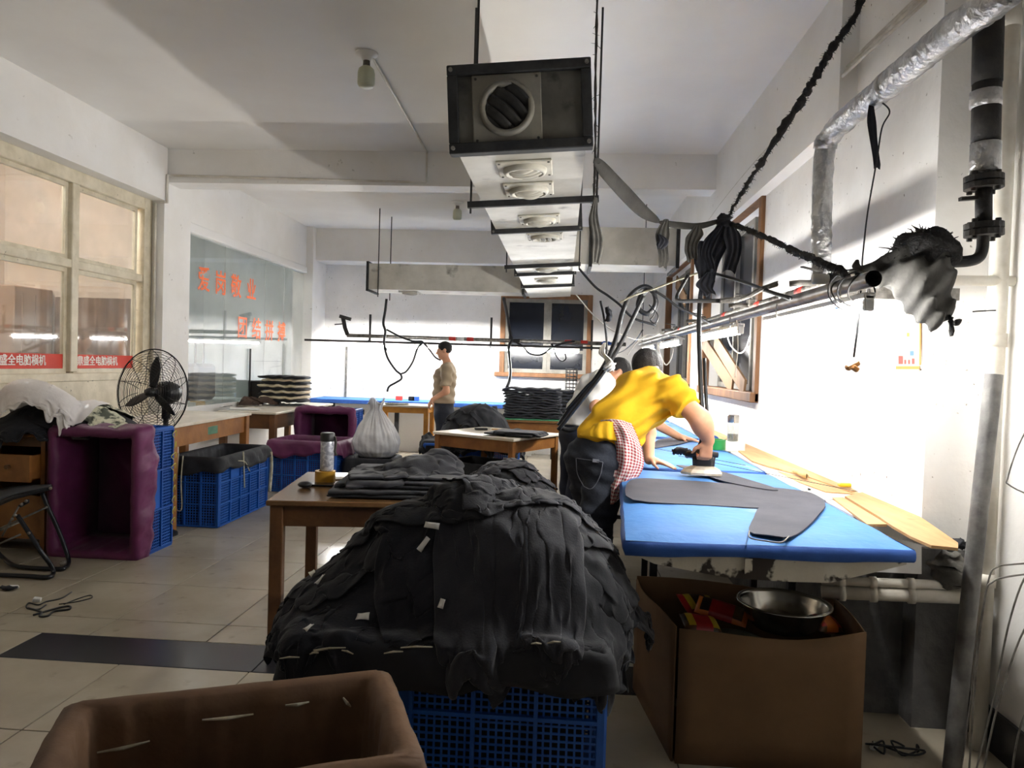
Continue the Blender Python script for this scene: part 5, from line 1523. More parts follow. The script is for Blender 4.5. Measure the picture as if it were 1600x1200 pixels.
# ---------------------------------------------------------------- man in yellow, pressing
def man_yellow():
    pel = PY(934, 712, 3.92); wst = PY(965, 664, 3.98); ch = PY(1004, 622, 4.06); nk = PY(1022, 594, 4.16); hd = PY(1011, 577, 4.27)
    Rv = unit((0.62, -0.78, 0)); Fv = unit((0.78, 0.62, 0))
    rs = PY(1050, 612, 3.92); re = PY(1094, 655, 3.80); rw = PY(1107, 688, 3.84)
    ls = PY(998, 622, 4.30); le = PY(1012, 676, 4.42); lw = PZ(1014, 718, 0.875)
    root = thing('person', 'man in a yellow shirt and checked apron bending over the table with the iron', 'person', (pel[0], pel[1], 0))
    hipR, hipL = pel+Rv*0.085+V((0, 0, -0.03)), pel-Rv*0.085+V((0, 0, -0.03))
    ftR = V((0.13, 3.78, 0.0)); ftL = V((0.26, 4.12, 0.0))
    knR = (hipR+ftR)/2+V((-0.02, 0.0, 0.02)); knL = (hipL+ftL)/2+V((0.0, 0.03, 0.02))
    lo, hi = bounds([pel, wst, ch, nk, hd, rs, re, rw, ls, le, lw, ftR, ftL], 0.22); lo[2] = 0.0
    s = SDF(lo, hi, 0.0085)
    s.cone(pel, wst, 0.125, 0.12); s.cone(wst, ch, 0.12, 0.135); s.cone(ch, nk, 0.12, 0.06); s.cone(nk, hd+unit(nk-hd)*0.03, 0.055, 0.05)
    s.cone(rs, ls, 0.065, 0.065); s.cone(hipR, hipL, 0.11, 0.11)
    for hp, kn, ft in ((hipR, knR, ftR), (hipL, knL, ftL)):
        s.cone(hp, kn, 0.085, 0.055); s.cone(kn, ft+V((0, 0, 0.08)), 0.055, 0.036)
    s.cone(rs, re, 0.056, 0.050); s.cone(re, re+(rw-re)*0.35, 0.050, 0.049); s.cone(re+(rw-re)*0.35, rw, 0.049, 0.032)
    s.cone(ls, le, 0.050, 0.046); s.cone(le, lw, 0.046, 0.030)
    HF_, HU = unit((0.70, 0.62, -0.45)), unit((0.33, 0.28, 0.90))
    head(s, hd, HF_, HU)
    hand(s, rw, (-0.12, 0.10, -0.98), (-0.15, 0.98, 0.1), -1, curl=0.95)
    hand(s, lw, (0.75, -0.35, -0.12), (0, 0, -1), -1, curl=0.12)
    s.build('body', 'skin', root, relax=1)
    hair(hd, HF_, HU, 0.008, root)
    # T-shirt
    s = SDF(lo, hi, 0.010)
    s.cone(pel+(wst-pel)*0.15, wst, 0.150, 0.148, k=0.05); s.cone(wst, ch, 0.148, 0.160, k=0.05); s.cone(ch, nk-unit(nk-ch)*0.01, 0.145, 0.085, k=0.05)
    s.cone(rs+(ls-rs)*0.03, ls, 0.086, 0.086, k=0.06); s.cone(rs, rs+(re-rs)*0.62, 0.078, 0.080, k=0.03); s.cone(ls, ls+(le-ls)*0.6, 0.078, 0.080, k=0.03)
    s.ripple(0.021, [(0.75, -0.3, -0.65, 62), (0.9, 0.2, -0.3, 44), (0.3, 0.6, -0.9, 80), (-0.5, 0.1, 0.9, 105)], 5)
    s.cut_near(rs+(re-rs)*0.62, re-rs, 0.15); s.cut_near(ls+(le-ls)*0.60, le-ls, 0.15)
    s.cut(pel+(wst-pel)*0.10, pel-wst)
    s.cut_near(nk+unit(hd-nk)*0.005, unit(nk-ch)*0.6+unit(hd-nk)*0.4, 0.13)
    s.build('shirt', 'shirt_yellow', root, relax=1)
    # jeans
    s = SDF(V((lo[0], lo[1], 0.0)), V((hi[0], hi[1], 1.15)), 0.011)
    s.cone(pel+(wst-pel)*0.28, pel, 0.134, 0.130, k=0.05); s.cone(hipR, hipL, 0.112, 0.112, k=0.06)
    for hp, kn, ft in ((hipR, knR, ftR), (hipL, knL, ftL)):
        s.cone(hp, kn, 0.112, 0.090, k=0.05); s.cone(kn, ft+V((0, 0, 0.09)), 0.090, 0.080, k=0.03)
    s.ripple(0.010, [(0.25, 0.3, 1, 75), (0.5, 0.2, 0.8, 58), (0.1, -0.4, 0.9, 110)], 8)
    s.cut(pel+(wst-pel)*0.34, wst-pel); s.cut((0, 0, 0.05), (0, 0, -1))
    jn = s.build('jeans', 'jeans_dark', root, relax=2)
    shoe(root, ftR+V((-0.03, -0.02, 0)), ftR+V((0.15, 0.12, 0))); shoe(root, ftL+V((-0.03, -0.02, 0)), ftL+V((0.15, 0.12, 0)))
    # seat pocket with tab
    jv = np.array([v.co[:] for v in jn.data.vertices]); qv = jv-CAM; zc = qv @ _f
    pxs = np.stack([800+FPX*(qv @ _r)/zc, 600-FPX*(qv @ _u)/zc], -1)
    def on_jeans(x, y):
        near = np.hypot(pxs[:, 0]-x, pxs[:, 1]-y) < 6
        d = ray(x, y); z_ = zc[near].min() if near.any() else 3.8
        return CAM+d*(z_-0.004)
    for nm_, pix_ in (('pocket_seam', [(900, 716), (914, 718), (930, 720), (942, 722)]), ('pocket_seam', [(942, 722), (938, 742), (930, 758), (922, 764), (912, 760)]), ('pocket_seam', [(900, 716), (902, 740), (912, 760)])):
        MB().tube(spline([on_jeans(x, y) for x, y in pix_], 4), 0.0022, 5).build(nm_, 'seam', jn, smooth=True)
    MB().box(on_jeans(931, 720), (0.035, 0.006, 0.016), R=rotm(0, 0.1, 0.2)).build('pocket_tab', 'seam', jn)
    # apron: checked cloth wrapped round the waist, hanging on the near side
    rows_ = [  # left edge -> right edge pixels, depth
        [(938, 657, 3.86), (955, 655, 3.80), (972, 657, 3.79), (987, 662, 3.83)],
        [(952, 672, 3.80), (968, 672, 3.74), (984, 676, 3.755), (997, 685, 3.83)],
        [(961, 690, 3.775), (974, 692, 3.72), (991, 697, 3.74), (1004, 707, 3.82)],
        [(962, 712, 3.76), (975, 715, 3.71), (991, 719, 3.73), (1005, 724, 3.81)],
        [(960, 735, 3.75), (971, 738, 3.71), (985, 740, 3.73), (1000, 740, 3.79)],
        [(954, 760, 3.75), (963, 763, 3.72), (972, 764, 3.73), (984, 760, 3.77)],
        [(951, 786, 3.76), (956, 788, 3.74), (960, 786, 3.74), (966, 780, 3.76)],
    ]
    cols_ = [spline([PY(*q) for q in row], 6) for row in rows_]
    G = np.array([spline([cols_[i][j] for i in range(len(cols_))], 6) for j in range(len(cols_[0]))])
    nu, nv = G.shape[:2]
    rg = np.random.default_rng(2)
    for i in range(nu):
        for j in range(nv):
            G[i, j, 1] += 0.008*math.sin(i*1.1+0.2*j)+0.006*math.sin(i*0.6-0.35*j+1)
    me = bpy.data.meshes.new('apron'); me.from_pydata([tuple(q) for q in G.reshape(-1, 3)], [], [tuple(int(c) for c in q) for q in grid_faces(nu, nv)])
    uv = me.uv_layers.new()
    for lp in me.loops:
        i, j = divmod(lp.vertex_index, nv); uv.data[lp.index].uv = (i/(nu-1)*0.5, j/(nv-1))
    me.materials.append(MATS['gingham']); me.polygons.foreach_set('use_smooth', [True]*len(me.polygons))
    ap = bpy.data.objects.new('apron', me); link(ap, root); solid(ap, 0.004)
    # loose shirt tail over the waistband
    rows_ = [[(926, 664, 3.80), (945, 658, 3.77), (964, 661, 3.78)], [(921, 676, 3.775), (943, 674, 3.75), (964, 676, 3.76)], [(922, 683, 3.77), (945, 686, 3.745), (963, 689, 3.75)]]
    cols_ = [spline([PY(*q) for q in row], 6) for row in rows_]
    G = np.array([spline([cols_[i][j] for i in range(3)], 4) for j in range(len(cols_[0]))])
    for i in range(G.shape[0]): G[i, :, 1] += 0.006*math.sin(i*1.4)
    st = np_obj('shirt_tail', G.reshape(-1, 3), grid_faces(*G.shape[:2]), 'shirt_yellow', root); solid(st, 0.004)
    return root
man_yellow()

# ---------------------------------------------------------------- man in white beyond him
def man_white():
    pel = PY(908, 676, 5.55); wst = PY(918, 645, 5.60); ch = PY(934, 612, 5.70); nk = PY(950, 596, 5.78); hd = PY(968, 582, 5.88)
    Rv = unit((0.62, -0.78, 0))
    rs = PY(938, 606, 5.52); re = PY(931, 636, 5.36); rw = PY(955, 655, 5.60)
    ls = PY(962, 612, 5.92); le = PY(1020, 660, 5.75); lw = PZ(1062, 683, 0.872)
    root = thing('person', 'man in a white shirt leaning over the second ironing table', 'person', (pel[0], pel[1], 0))
    hipR, hipL = pel+Rv*0.085+V((0, 0, -0.03)), pel-Rv*0.085+V((0, 0, -0.03))
    ftR = V((0.06, 5.42, 0.0)); ftL = V((0.08, 5.78, 0.0))
    knR, knL = (hipR+ftR)/2+V((0, 0, 0.02)), (hipL+ftL)/2+V((0, 0.02, 0.02))
    lo, hi = bounds([pel, wst, ch, nk, hd, rs, re, rw, ls, le, lw, ftR, ftL], 0.20); lo[2] = 0.0
    s = SDF(lo, hi, 0.010)
    s.cone(pel, wst, 0.125, 0.12); s.cone(wst, ch, 0.12, 0.135); s.cone(ch, nk, 0.12, 0.06); s.cone(nk, hd+unit(nk-hd)*0.03, 0.055, 0.05)
    s.cone(rs, ls, 0.065, 0.065); s.cone(hipR, hipL, 0.11, 0.11)
    for hp, kn, ft in ((hipR, knR, ftR), (hipL, knL, ftL)):
        s.cone(hp, kn, 0.085, 0.055); s.cone(kn, ft+V((0, 0, 0.08)), 0.055, 0.036)
    s.cone(rs, re, 0.050, 0.043); s.cone(re, rw, 0.043, 0.029); s.cone(ls, le, 0.050, 0.043); s.cone(le, lw, 0.043, 0.029)
    HF_, HU = unit((0.95, 0.0, -0.42)), unit((0.40, 0.10, 0.9))
    head(s, hd, HF_, HU)
    hand(s, lw, (0.85, -0.3, -0.08), (0, 0, -1), -1, curl=0.12); hand(s, rw, (0.8, 0.2, -0.3), (0, 0, -1), 1, curl=0.4)
    s.build('body', 'skin', root, relax=1)
    hair(hd, HF_, HU, 0.009, root); eyes(hd, HF_, HU, root)
    s = SDF(lo, hi, 0.012)
    s.cone(pel+(wst-pel)*0.1, wst, 0.148, 0.148, k=0.05); s.cone(wst, ch, 0.148, 0.158, k=0.05); s.cone(ch, nk, 0.142, 0.08, k=0.05)
    s.cone(rs, ls, 0.085, 0.085, k=0.06); s.cone(rs, rs+(re-rs)*0.6, 0.074, 0.076, k=0.03); s.cone(ls, ls+(le-ls)*0.5, 0.074, 0.078, k=0.03)
    s.ripple(0.020, [(0.6, -0.3, 0.75, 60), (0.8, 0.2, 0.2, 26), (0.3, 0.6, -0.9, 42)], 15)
    s.cut_near(ls+(le-ls)*0.5, le-ls, 0.15)
    s.cut(pel+(wst-pel)*0.05, pel-wst); s.cut_near(nk, unit(nk-ch)*0.5+unit(hd-nk)*0.5, 0.12)
    s.build('shirt', 'shirt_white', root, relax=1)
    s = SDF(V((lo[0], lo[1], 0.0)), V((hi[0], hi[1], 1.15)), 0.013)
    s.cone(pel+(wst-pel)*0.28, pel, 0.134, 0.130, k=0.05); s.cone(hipR, hipL, 0.112, 0.112, k=0.06)
    for hp, kn, ft in ((hipR, knR, ftR), (hipL, knL, ftL)):
        s.cone(hp, kn, 0.105, 0.082, k=0.03); s.cone(kn, ft+V((0, 0, 0.09)), 0.082, 0.07, k=0.03)
    s.ripple(0.005, [(0.2, 0.3, 1, 38), (0.7, 0.3, 0.6, 30)], 18)
    s.cut(pel+(wst-pel)*0.34, wst-pel); s.cut((0, 0, 0.05), (0, 0, -1))
    s.build('jeans', 'jeans_navy', root, relax=1)
    shoe(root, ftR+V((-0.05, 0, 0)), ftR+V((0.15, 0.02, 0))); shoe(root, ftL+V((-0.05, 0, 0)), ftL+V((0.15, 0.02, 0)))
man_white()

# ---------------------------------------------------------------- standing man at the far bench, facing left
def man_far():
    Yd = 9.75
    pel = PY(694, 645, Yd); wst = PY(693, 618, Yd); ch = PY(695, 590, Yd); nk = PY(699, 568, Yd); hd = PY(694, 547, Yd)
    Rv = V((0, 1, 0)); hd[2] = max(hd[2], 1.54)
    ls = ch+V((0.04, -0.17, 0.115)); le = V((ls[0]+0.02, ls[1]-0.05, ls[2]-0.29)); lw = PY(676, 624, Yd-0.24)
    rs = ch+V((0.04, 0.17, 0.115)); re = V((rs[0]+0.0, rs[1]+0.05, rs[2]-0.29)); rw = V((lw[0], Yd+0.18, lw[2]))
    root = thing('person', 'man in a khaki shirt standing in profile beside the yellow table', 'person', (pel[0], Yd, 0))
    hipR, hipL = pel+Rv*0.085+V((0, 0, -0.04)), pel-Rv*0.085+V((0, 0, -0.04))
    ftR = V((pel[0]+0.05, Yd+0.11, 0)); ftL = V((pel[0]+0.02, Yd-0.11, 0))
    knR, knL = (hipR+ftR)/2+V((-0.02, 0, 0.02)), (hipL+ftL)/2+V((-0.02, 0, 0.02))
    lo, hi = bounds([pel, hd, rs, re, rw, ls, le, lw, ftR, ftL], 0.20); lo[2] = 0.0
    s = SDF(lo, hi, 0.011)
    s.cone(pel, wst, 0.12, 0.115); s.cone(wst, ch, 0.115, 0.125); s.cone(ch, nk, 0.11, 0.055); s.cone(nk, hd-V((0, 0, 0.04)), 0.052, 0.05)
    s.cone(rs, ls, 0.06, 0.06); s.cone(hipR, hipL, 0.11, 0.11)
    for hp, kn, ft in ((hipR, knR, ftR), (hipL, knL, ftL)):
        s.cone(hp, kn, 0.085, 0.055); s.cone(kn, ft+V((0, 0, 0.08)), 0.055, 0.036)
    s.cone(rs, re, 0.048, 0.042); s.cone(re, rw, 0.042, 0.028); s.cone(ls, le, 0.048, 0.042); s.cone(le, lw, 0.042, 0.028)
    HF_, HU = unit((-1, -0.12, -0.22)), unit((-0.15, 0, 1))
    head(s, hd, HF_, HU)
    hand(s, lw, (-0.5, 0.1, -0.8), (0.6, 0.6, -0.3), 1, curl=0.45); hand(s, rw, (-0.5, -0.1, -0.8), (0.6, -0.6, -0.3), -1, curl=0.45)
    s.build('body', 'skin', root, relax=1)
    hair(hd, HF_, HU, 0.010, root); eyes(hd, HF_, HU, root)
    s = SDF(lo, hi, 0.012)
    s.cone(pel+V((0, 0, 0.02)), wst, 0.150, 0.146, k=0.05); s.cone(wst, ch, 0.146, 0.148, k=0.05); s.cone(ch, nk, 0.13, 0.075, k=0.05)
    s.cone(rs, ls, 0.08, 0.08, k=0.06); s.cone(rs, rs+(re-rs)*0.7, 0.072, 0.076, k=0.03); s.cone(ls, ls+(le-ls)*0.7, 0.072, 0.076, k=0.03)
    s.ripple(0.014, [(0.3, 0.3, 0.9, 60), (0.8, 0.2, 0.4, 26)], 25)
    s.cut_near(rs+(re-rs)*0.78, re-rs, 0.10); s.cut_near(ls+(le-ls)*0.78, le-ls, 0.10)
    s.cut(PY(694, 630, Yd), (0, 0, -1)); s.cut_near(nk+V((0, 0, 0.01)), (-0.3, 0, 1), 0.12)
    s.build('shirt', 'shirt_khaki', root, relax=1)
    s = SDF(V((lo[0], lo[1], 0.0)), V((hi[0], hi[1], 1.10)), 0.013)
    s.cone(wst, pel, 0.125, 0.135, k=0.04); s.cone(hipR, hipL, 0.122, 0.122, k=0.05)
    for hp, kn, ft in ((hipR, knR, ftR), (hipL, knL, ftL)):
        s.cone(hp, kn, 0.10, 0.078, k=0.03); s.cone(kn, ft+V((0, 0, 0.09)), 0.078, 0.068, k=0.03)
    s.ripple(0.004, [(0.2, 0.3, 1, 38), (0.7, 0.3, 0.6, 30)], 28)
    s.cut(PY(694, 622, Yd), (0, 0, 1)); s.cut((0, 0, 0.05), (0, 0, -1))
    s.build('trousers', 'jeans_dark', root, relax=1)
    shoe(root, ftR+V((0.06, 0, 0)), ftR+V((-0.14, 0, 0))); shoe(root, ftL+V((0.06, 0, 0)), ftL+V((-0.14, 0, 0)))
man_far()
# ================================================================== crates and things on the left
pc = crate('plastic_crate', 'blue crate tipped on its side showing a purple lining beside the drawer table', (-3.15, 5.22, 0.435), (math.pi/2, 0, 0), L=0.62, W=0.87, H=0.46, closed_short=((1, 1),), closed_long=())
liner(pc, 0.62, 0.87, 0.46, 'purple_liner', hang=0.15, seed=21, wob=0.016)
ykn = random.Random(3)
for k in range(9):
    z = 0.15+0.08*k
    q = [(-2.828, 5.20, z), (-2.815, 5.17+ykn.uniform(-0.03, 0.03), z+0.03), (-2.822, 5.215, z+0.05), (-2.83, 5.232, z+0.01)]
    MB().tube(spline(q, 4), 0.0025, 5).build('tie_string', 'cord_yellow', pc)
c2 = crate('plastic_crate', 'blue lattice crate with black lining and pale hanging cords beside the green labelled table', (-2.97, 6.25, 0), (0, 0, math.pi/2), L=0.98, W=0.44, H=0.56, closed_long=((1, 2),), closed_short=())
liner(c2, 0.98, 0.44, 0.56, 'black_liner', hang=0.11, seed=22, wob=0.012)
for pts in ([(333, 703), (331, 740), (332, 775), (336, 790), (341, 785), (342, 750), (345, 708)], [(381, 705), (380, 730), (382, 762)], [(381, 722), (387, 728), (390, 735)]):
    pass
MB().tube(spline([PY(279, 708, 5.715), PY(276, 750, 5.71), PY(275, 790, 5.71), PY(279, 798, 5.71), PY(284, 792, 5.71), PY(283, 750, 5.71), PY(286, 712, 5.715)], 6), 0.009, 6, flat=(1, 0.4)).build('hanging_cord', 'cord_pale', c2, smooth=True)
MB().tube(spline([PX(380, 706, -2.715), PX(381, 730, -2.715), PX(382, 762, -2.715)], 6), 0.006, 6).build('hanging_cord', 'cord_pale', c2, smooth=True)
MB().tube(spline([PX(372, 720, -2.715), PX(383, 722, -2.715), PX(390, 736, -2.715)], 6), 0.005, 6).build('hanging_cord', 'cord_pale', c2, smooth=True)
MB().tube(spline([PX(423, 706, -2.71), PX(424, 730, -2.715), PX(421, 768, -2.715)], 6), 0.016, 6, flat=(1, 0.4)).build('hanging_cord', 'cord_pale', c2, smooth=True)
c3 = crate('plastic_crate', 'blue lattice crate with purple lining folded over its rim beside the long pale table', (-2.655, 7.72, 0), (0, 0, -0.08), L=0.74, W=0.56, H=0.53, closed_long=(), closed_short=())
liner(c3, 0.74, 0.56, 0.53, 'purple_liner', hang=0.14, seed=23, wob=0.01)
c4 = crate('plastic_crate', 'blue crate standing on its side with a purple lining behind the purple rimmed crate', ((PY(462, 650, 8.2)[0]+PY(552, 650, 8.2)[0])/2, 8.65, 0.41), (math.pi/2, 0, 0), L=0.64, W=0.82, H=0.45, closed_long=(), closed_short=())
liner(c4, 0.64, 0.82, 0.45, 'purple_liner', hang=0.04, seed=24, wob=0.01)
c5 = crate('plastic_crate', 'low blue crate with black lining under the white plastic bag', (-2.0, 7.75, 0), (0, 0, 0.02), L=0.50, W=0.45, H=0.36, closed_long=(), closed_short=())
liner(c5, 0.50, 0.45, 0.36, 'black_liner', hang=0.20, seed=25, wob=0.01)
# brown lined crate in the foreground
a_, b_, e_ = PZ(112, 1088, 0.60), PZ(600, 1038, 0.60), PZ(682, 1172, 0.60)
Lb, Wb = np.linalg.norm(b_-a_), np.linalg.norm(e_-b_)
ab = math.atan2((b_-a_)[1], (b_-a_)[0]); nrm_ = V((math.sin(ab), -math.cos(ab), 0))
cb = a_+(b_-a_)/2+nrm_*Wb/2
c6 = crate('plastic_crate', 'crate lined with brown see-through fabric standing nearest the blue crate heap', (cb[0], cb[1], 0), (0, 0, ab), L=Lb, W=Wb, H=0.575, closed_long=(), closed_short=())
liner(c6, Lb, Wb, 0.575, 'brown_liner', hang=0.34, seed=26, wob=0.012)
for (x0, y0, x1, y1) in ((152, 1176, 234, 1158), (316, 1125, 396, 1116), (446, 1102, 483, 1097), (536, 1090, 548, 1104)):
    d_ = ray((x0+x1)/2, (y0+y1)/2); bk = a_+nrm_*0.062
    def onb(x, y):
        d = ray(x, y); t = np.dot(bk-CAM, nrm_)/np.dot(d, nrm_); return CAM+d*t
    p0, p1 = onb(x0, y0), onb(x1, y1)
    MB().tube([p0, (p0+p1)/2+nrm_*0.006, p1], [0.002, 0.0045, 0.002], 6).build('stitch', 'cord_pale', c6)

# ---- plastic bags
mat('bag_white', rgb(236, 236, 236), rgb(214, 214, 216), rough=0.25, scale=6, alpha=0.55, bump=0.5, bscale=18)
mat('bag_pinkish', rgb(246, 242, 240), rgb(230, 224, 222), rough=0.3, scale=5, alpha=0.85, bump=0.4, bscale=14)
bc = V((-1.99, 7.75, 0.37))
r = thing('plastic_bag', 'tied white plastic bag of dark scraps standing on the low crate', 'bag', bc)
def bagf(u, v):
    th = 2*math.pi*u
    prof = [(0.0, 0.17), (0.06, 0.235), (0.14, 0.25), (0.24, 0.225), (0.34, 0.165), (0.44, 0.10), (0.50, 0.055), (0.54, 0.06), (0.60, 0.085)]
    z = 0.60*v
    rr = np.interp(z, [p[0] for p in prof], [p[1] for p in prof])
    k = 0.05+0.25*min(1, max(0, (z-0.15)/0.35))
    rr *= 1+k*(0.35*math.sin(9*th+4*z)+0.25*math.sin(17*th-7*z+1)+0.22*math.sin(29*th+9*z+2))+0.03*math.sin(40*z+3*th)*math.sin(5*th)
    zz = z+(0.03*math.sin(3*th+1) if v > 0.97 else 0)+0.006
    return bc+V((0.02*(1-z)+rr*math.cos(th), rr*0.8*math.sin(th), zz))
solid(MB().grid(bagf, 120, 40, closed_u=True).build('bag_film', 'bag_white', r, smooth=True), 0.0015)
s = SDF(bc+V((-0.3, -0.25, 0)), bc+V((0.3, 0.25, 0.34)), 0.02)
s.ell(bc+V((0.02, 0, 0.13)), (0.19, 0.15, 0.12), k=0.04); s.ripple(0.02, [(1, 0.3, 0.5, 30), (0.3, 1, 0.1, 36)], 9); s.cut(bc+V((0, 0, 0.015)), (0, 0, -1))
s.build('bag_contents', 'knit_charcoal', r)

# ---- dark clothes on the drawer table, bag and camouflage cloth on top
hf = HF(-4.3, -2.6, 4.3, 6.2, 0.02)
hf.rect(-4.04, -3.50, 4.76, 5.45, 0.835); hf.rect(-3.47, -2.84, 4.78, 5.23, 0.885); hf.rect(-3.71, -3.05, 5.51, 6.1, 0.855)
hf.dome(-3.68, 5.02, 0.34, 0.34, 0.80, 0.99, 2.0); hf.dome(-3.28, 5.04, 0.36, 0.30, 0.80, 1.0, 2.0)
hf_core(hf, lambda X, Y: (((X > -4.02) & (X < -3.52) & (Y > 4.80) & (Y < 5.42)) | (((X+3.28)/0.33)**2+((Y-5.04)/0.27)**2 < 1)), 'garment_heap', 'knit_navy', 0.835, 'packed dark clothes on the drawer table under the window', sink=0.02)
for i, (x, y, sx, sy, rz, k, mt) in enumerate(((-3.62, 4.95, 0.80, 0.6, 0.2, 0.72, 'knit_navy'), (-3.55, 5.19, 0.70, 0.5, -0.2, 0.72, 'knit_navy'), (-3.80, 4.80, 0.52, 0.42, 0.3, 0.74, 'knit_black'), (-3.42, 5.02, 0.46, 0.40, 0.4, 0.75, 'knit_navy'), (-3.66, 4.78, 0.66, 0.42, 0.1, 0.80, 'knit_navy'), (-3.46, 4.86, 0.56, 0.30, -0.1, 0.8, 'knit_navy'))):
    P = drape(hf, (x, y), (sx, sy), rz, (34, 34), k, steps=80, seed=800+i, amp=0.05); P[..., 0] = np.maximum(P[..., 0], -4.03); hf.stamp(P)
    tag(cloth_obj('dark_garment', P, mt), 'crumpled navy black cloth heaped on the drawer table under the window', 'garment', 'dark cloth on the drawer table')
for i, (px, py, Y, sx, sy, rz, k) in enumerate(((152, 652, 4.90, 0.52, 0.24, -0.15, 0.76), (168, 632, 5.12, 0.52, 0.40, 0.5, 0.60))):
    q = PY(px, py, Y)
    P = drape(hf, (q[0], Y), (sx, sy), rz, (30, 26), k, steps=70, seed=820+i, amp=0.06); P[..., 0] = np.maximum(P[..., 0], -4.03); hf.stamp(P)
    tag(cloth_obj('camouflage_cloth', P, 'camo', t=0.008), ('pale camouflage cloth rolled at the edge of the dark heap', 'pale camouflage cloth bunched below the window sill')[i], 'cloth')
bg = PY(66, 612, 4.85)
bx_, by_ = bg[0]-0.02, 4.85
zb = hf.at(np.array([bx_]), np.array([by_]))[0]
r = thing('plastic_bag', 'large pale crinkled plastic bag lying on the dark clothes', 'bag', (bx_, by_, zb))
hb_ = HF(bx_-0.6, bx_+0.6, by_-0.6, by_+0.6, 0.02); hb_.h = np.maximum(hb_.h, hf.at(hb_.X, hb_.Y))
th_ = 0.25; ux, uy = (hb_.X-bx_), (hb_.Y-by_)
rr_ = np.sqrt((ux/0.30)**2+(uy/0.17)**2); mk = rr_ < 1
hb_.h[mk] = np.maximum(hb_.h[mk], zb-0.02+(0.21-0.25*ux[mk])*np.sqrt(1-rr_[mk]**2))
P = drape(hb_, (bx_+0.02, by_), (0.86, 0.56), 0.05, (56, 44), 0.78, steps=70, seed=77, amp=0.08); P[..., 0] = np.maximum(P[..., 0], -4.03)
cloth_obj('bag_film', P, 'bag_pinkish', t=0.0015, parent=r)
cv = hb_.h.copy(); Xs, Ys = hb_.X[::2, ::2], hb_.Y[::2, ::2]; hs_ = cv[::2, ::2]-0.02
Fc = grid_faces(*hs_.shape); okf = ((rr_[::2, ::2] < 0.86) & (Xs > -4.02)).reshape(-1)[Fc].all(axis=1); Fc = Fc[okf]; us, inv = np.unique(Fc, return_inverse=True)
solid(np_obj('bag_contents', np.stack([Xs, Ys, hs_], -1).reshape(-1, 3)[us], inv.reshape(Fc.shape), 'pink_cloth', r), 0.01, 0, -1.0)

# ---- pedestal fan
mat('fan_black', rgb(26, 26, 28), rgb(34, 34, 36), rough=0.4, scale=6)
mat('wire_black', rgb(40, 40, 42), rough=0.4, metal=0.6)
fc = PY(238, 613, 5.33); fn_ = unit((-0.24, -0.96, 0.05)); fu = unit(V((0, 0, 1))-fn_*fn_[2]); fs_ = np.cross(fu, fn_)
def FP(x, y, z): return fc+fs_*x+fu*y+fn_*z
r = thing('pedestal_fan', 'black industrial pedestal fan with round wire cage behind the tipped crate', 'fan', (fc[0], fc[1], 0))
FRD = 0.325
def cage(zf):
    m = MB()
    for k in range(1, 15):
        rr = 0.06+(FRD-0.06)*k/14; z = zf*math.sqrt(max(0, 1-(rr/FRD)**2.6))
        m.tube([FP(rr*math.cos(t), rr*math.sin(t), z) for t in np.linspace(0, 2*math.pi, 49)[:-1]], 0.0016 if k < 14 else 0.005, 5, closed=True)
    for k in range(10):
        a = 2*math.pi*k/10+0.1
        m.tube([FP(rr*math.cos(a+0.3*(rr/FRD)), rr*math.sin(a+0.3*(rr/FRD)), zf*math.sqrt(max(0, 1-(rr/FRD)**2.6))*1.01) for rr in np.linspace(0.05, FRD, 9)], 0.0024, 5)
    return m
cage(0.085).build('front_cage', 'wire_black', r); cage(-0.085).build('rear_cage', 'wire_black', r)
for k in range(3):
    a0 = math.radians(84+120*k)
    def fnb(u, v):
        rr = 0.035+0.235*u; wd = (0.018+0.018*math.sin(math.pi*min(1, u*0.9+0.05)))*(1-0.6*max(0, u-0.75)/0.25)
        t = (v-0.5)*2*wd
        x, y = rr, t; z = 0.35*t
        return FP(math.cos(a0)*x-math.sin(a0)*y, math.sin(a0)*x+math.cos(a0)*y, z)
    o = MB().grid(fnb, 14, 6).build('blade', 'fan_black', r, smooth=True); solid(o, 0.004)
MB().lathe([(0.0, 0.06), (0.025, 0.055), (0.036, 0.03), (0.036, -0.03)], fc, fn_, n=20).build('hub', 'fan_black', r, smooth=True)
MB().lathe([(0.06, -0.085), (0.085, -0.10), (0.090, -0.16), (0.075, -0.22), (0.03, -0.235)], fc, fn_, n=24).build('motor', 'fan_black', r, smooth=True)
mp = FP(0, 0, -0.14)
MB().tube([mp-V((0, 0, 0.06)), mp-V((0, 0, 0.20))], 0.032, 14).build('neck', 'fan_black', r, smooth=True)
MB().tube([mp-V((0, 0, 0.18)), (mp[0], mp[1], 0.05)], 0.020, 12).build('pole', 'fan_black', r, smooth=True)
MB().lathe([(0.10, 0.0), (0.10, 0.02), (0.03, 0.06)], (mp[0], mp[1], 0), n=24).build('base', 'fan_black', r)

# ---- folding recliner at the left edge
mat('recliner_tube', rgb(40, 42, 48), rgb(32, 34, 40), rough=0.35, metal=0.5, scale=8)
mat('recliner_mesh', rgb(58, 60, 66), rgb(46, 48, 54), rough=0.8, scale=20)
RY0, RY1 = 4.35, 4.80
def RP(x, y, Y): return PY(x, y, Y-0.245)
r = thing('folding_recliner', 'black tubular folding recliner seat end near the tipped crate', 'chair', RP(60, 900, 4.5))
ft_ = RP(83, 895, 4.56); 
def loop(pts, rr, nm): MB().tube(spline(pts, 6), rr, 10).build(nm, 'recliner_tube', r, smooth=True)
z0 = 0.013
loop([RP(27, 805, 4.56), RP(45, 832, 4.56), RP(64, 862, 4.56), RP(80, 884, 4.60), PZ(83, 896, 0.016), PZ(74, 902, 0.016), PZ(40, 900, 0.016), PZ(-30, 897, 0.016)], 0.014, 'leg_loop')
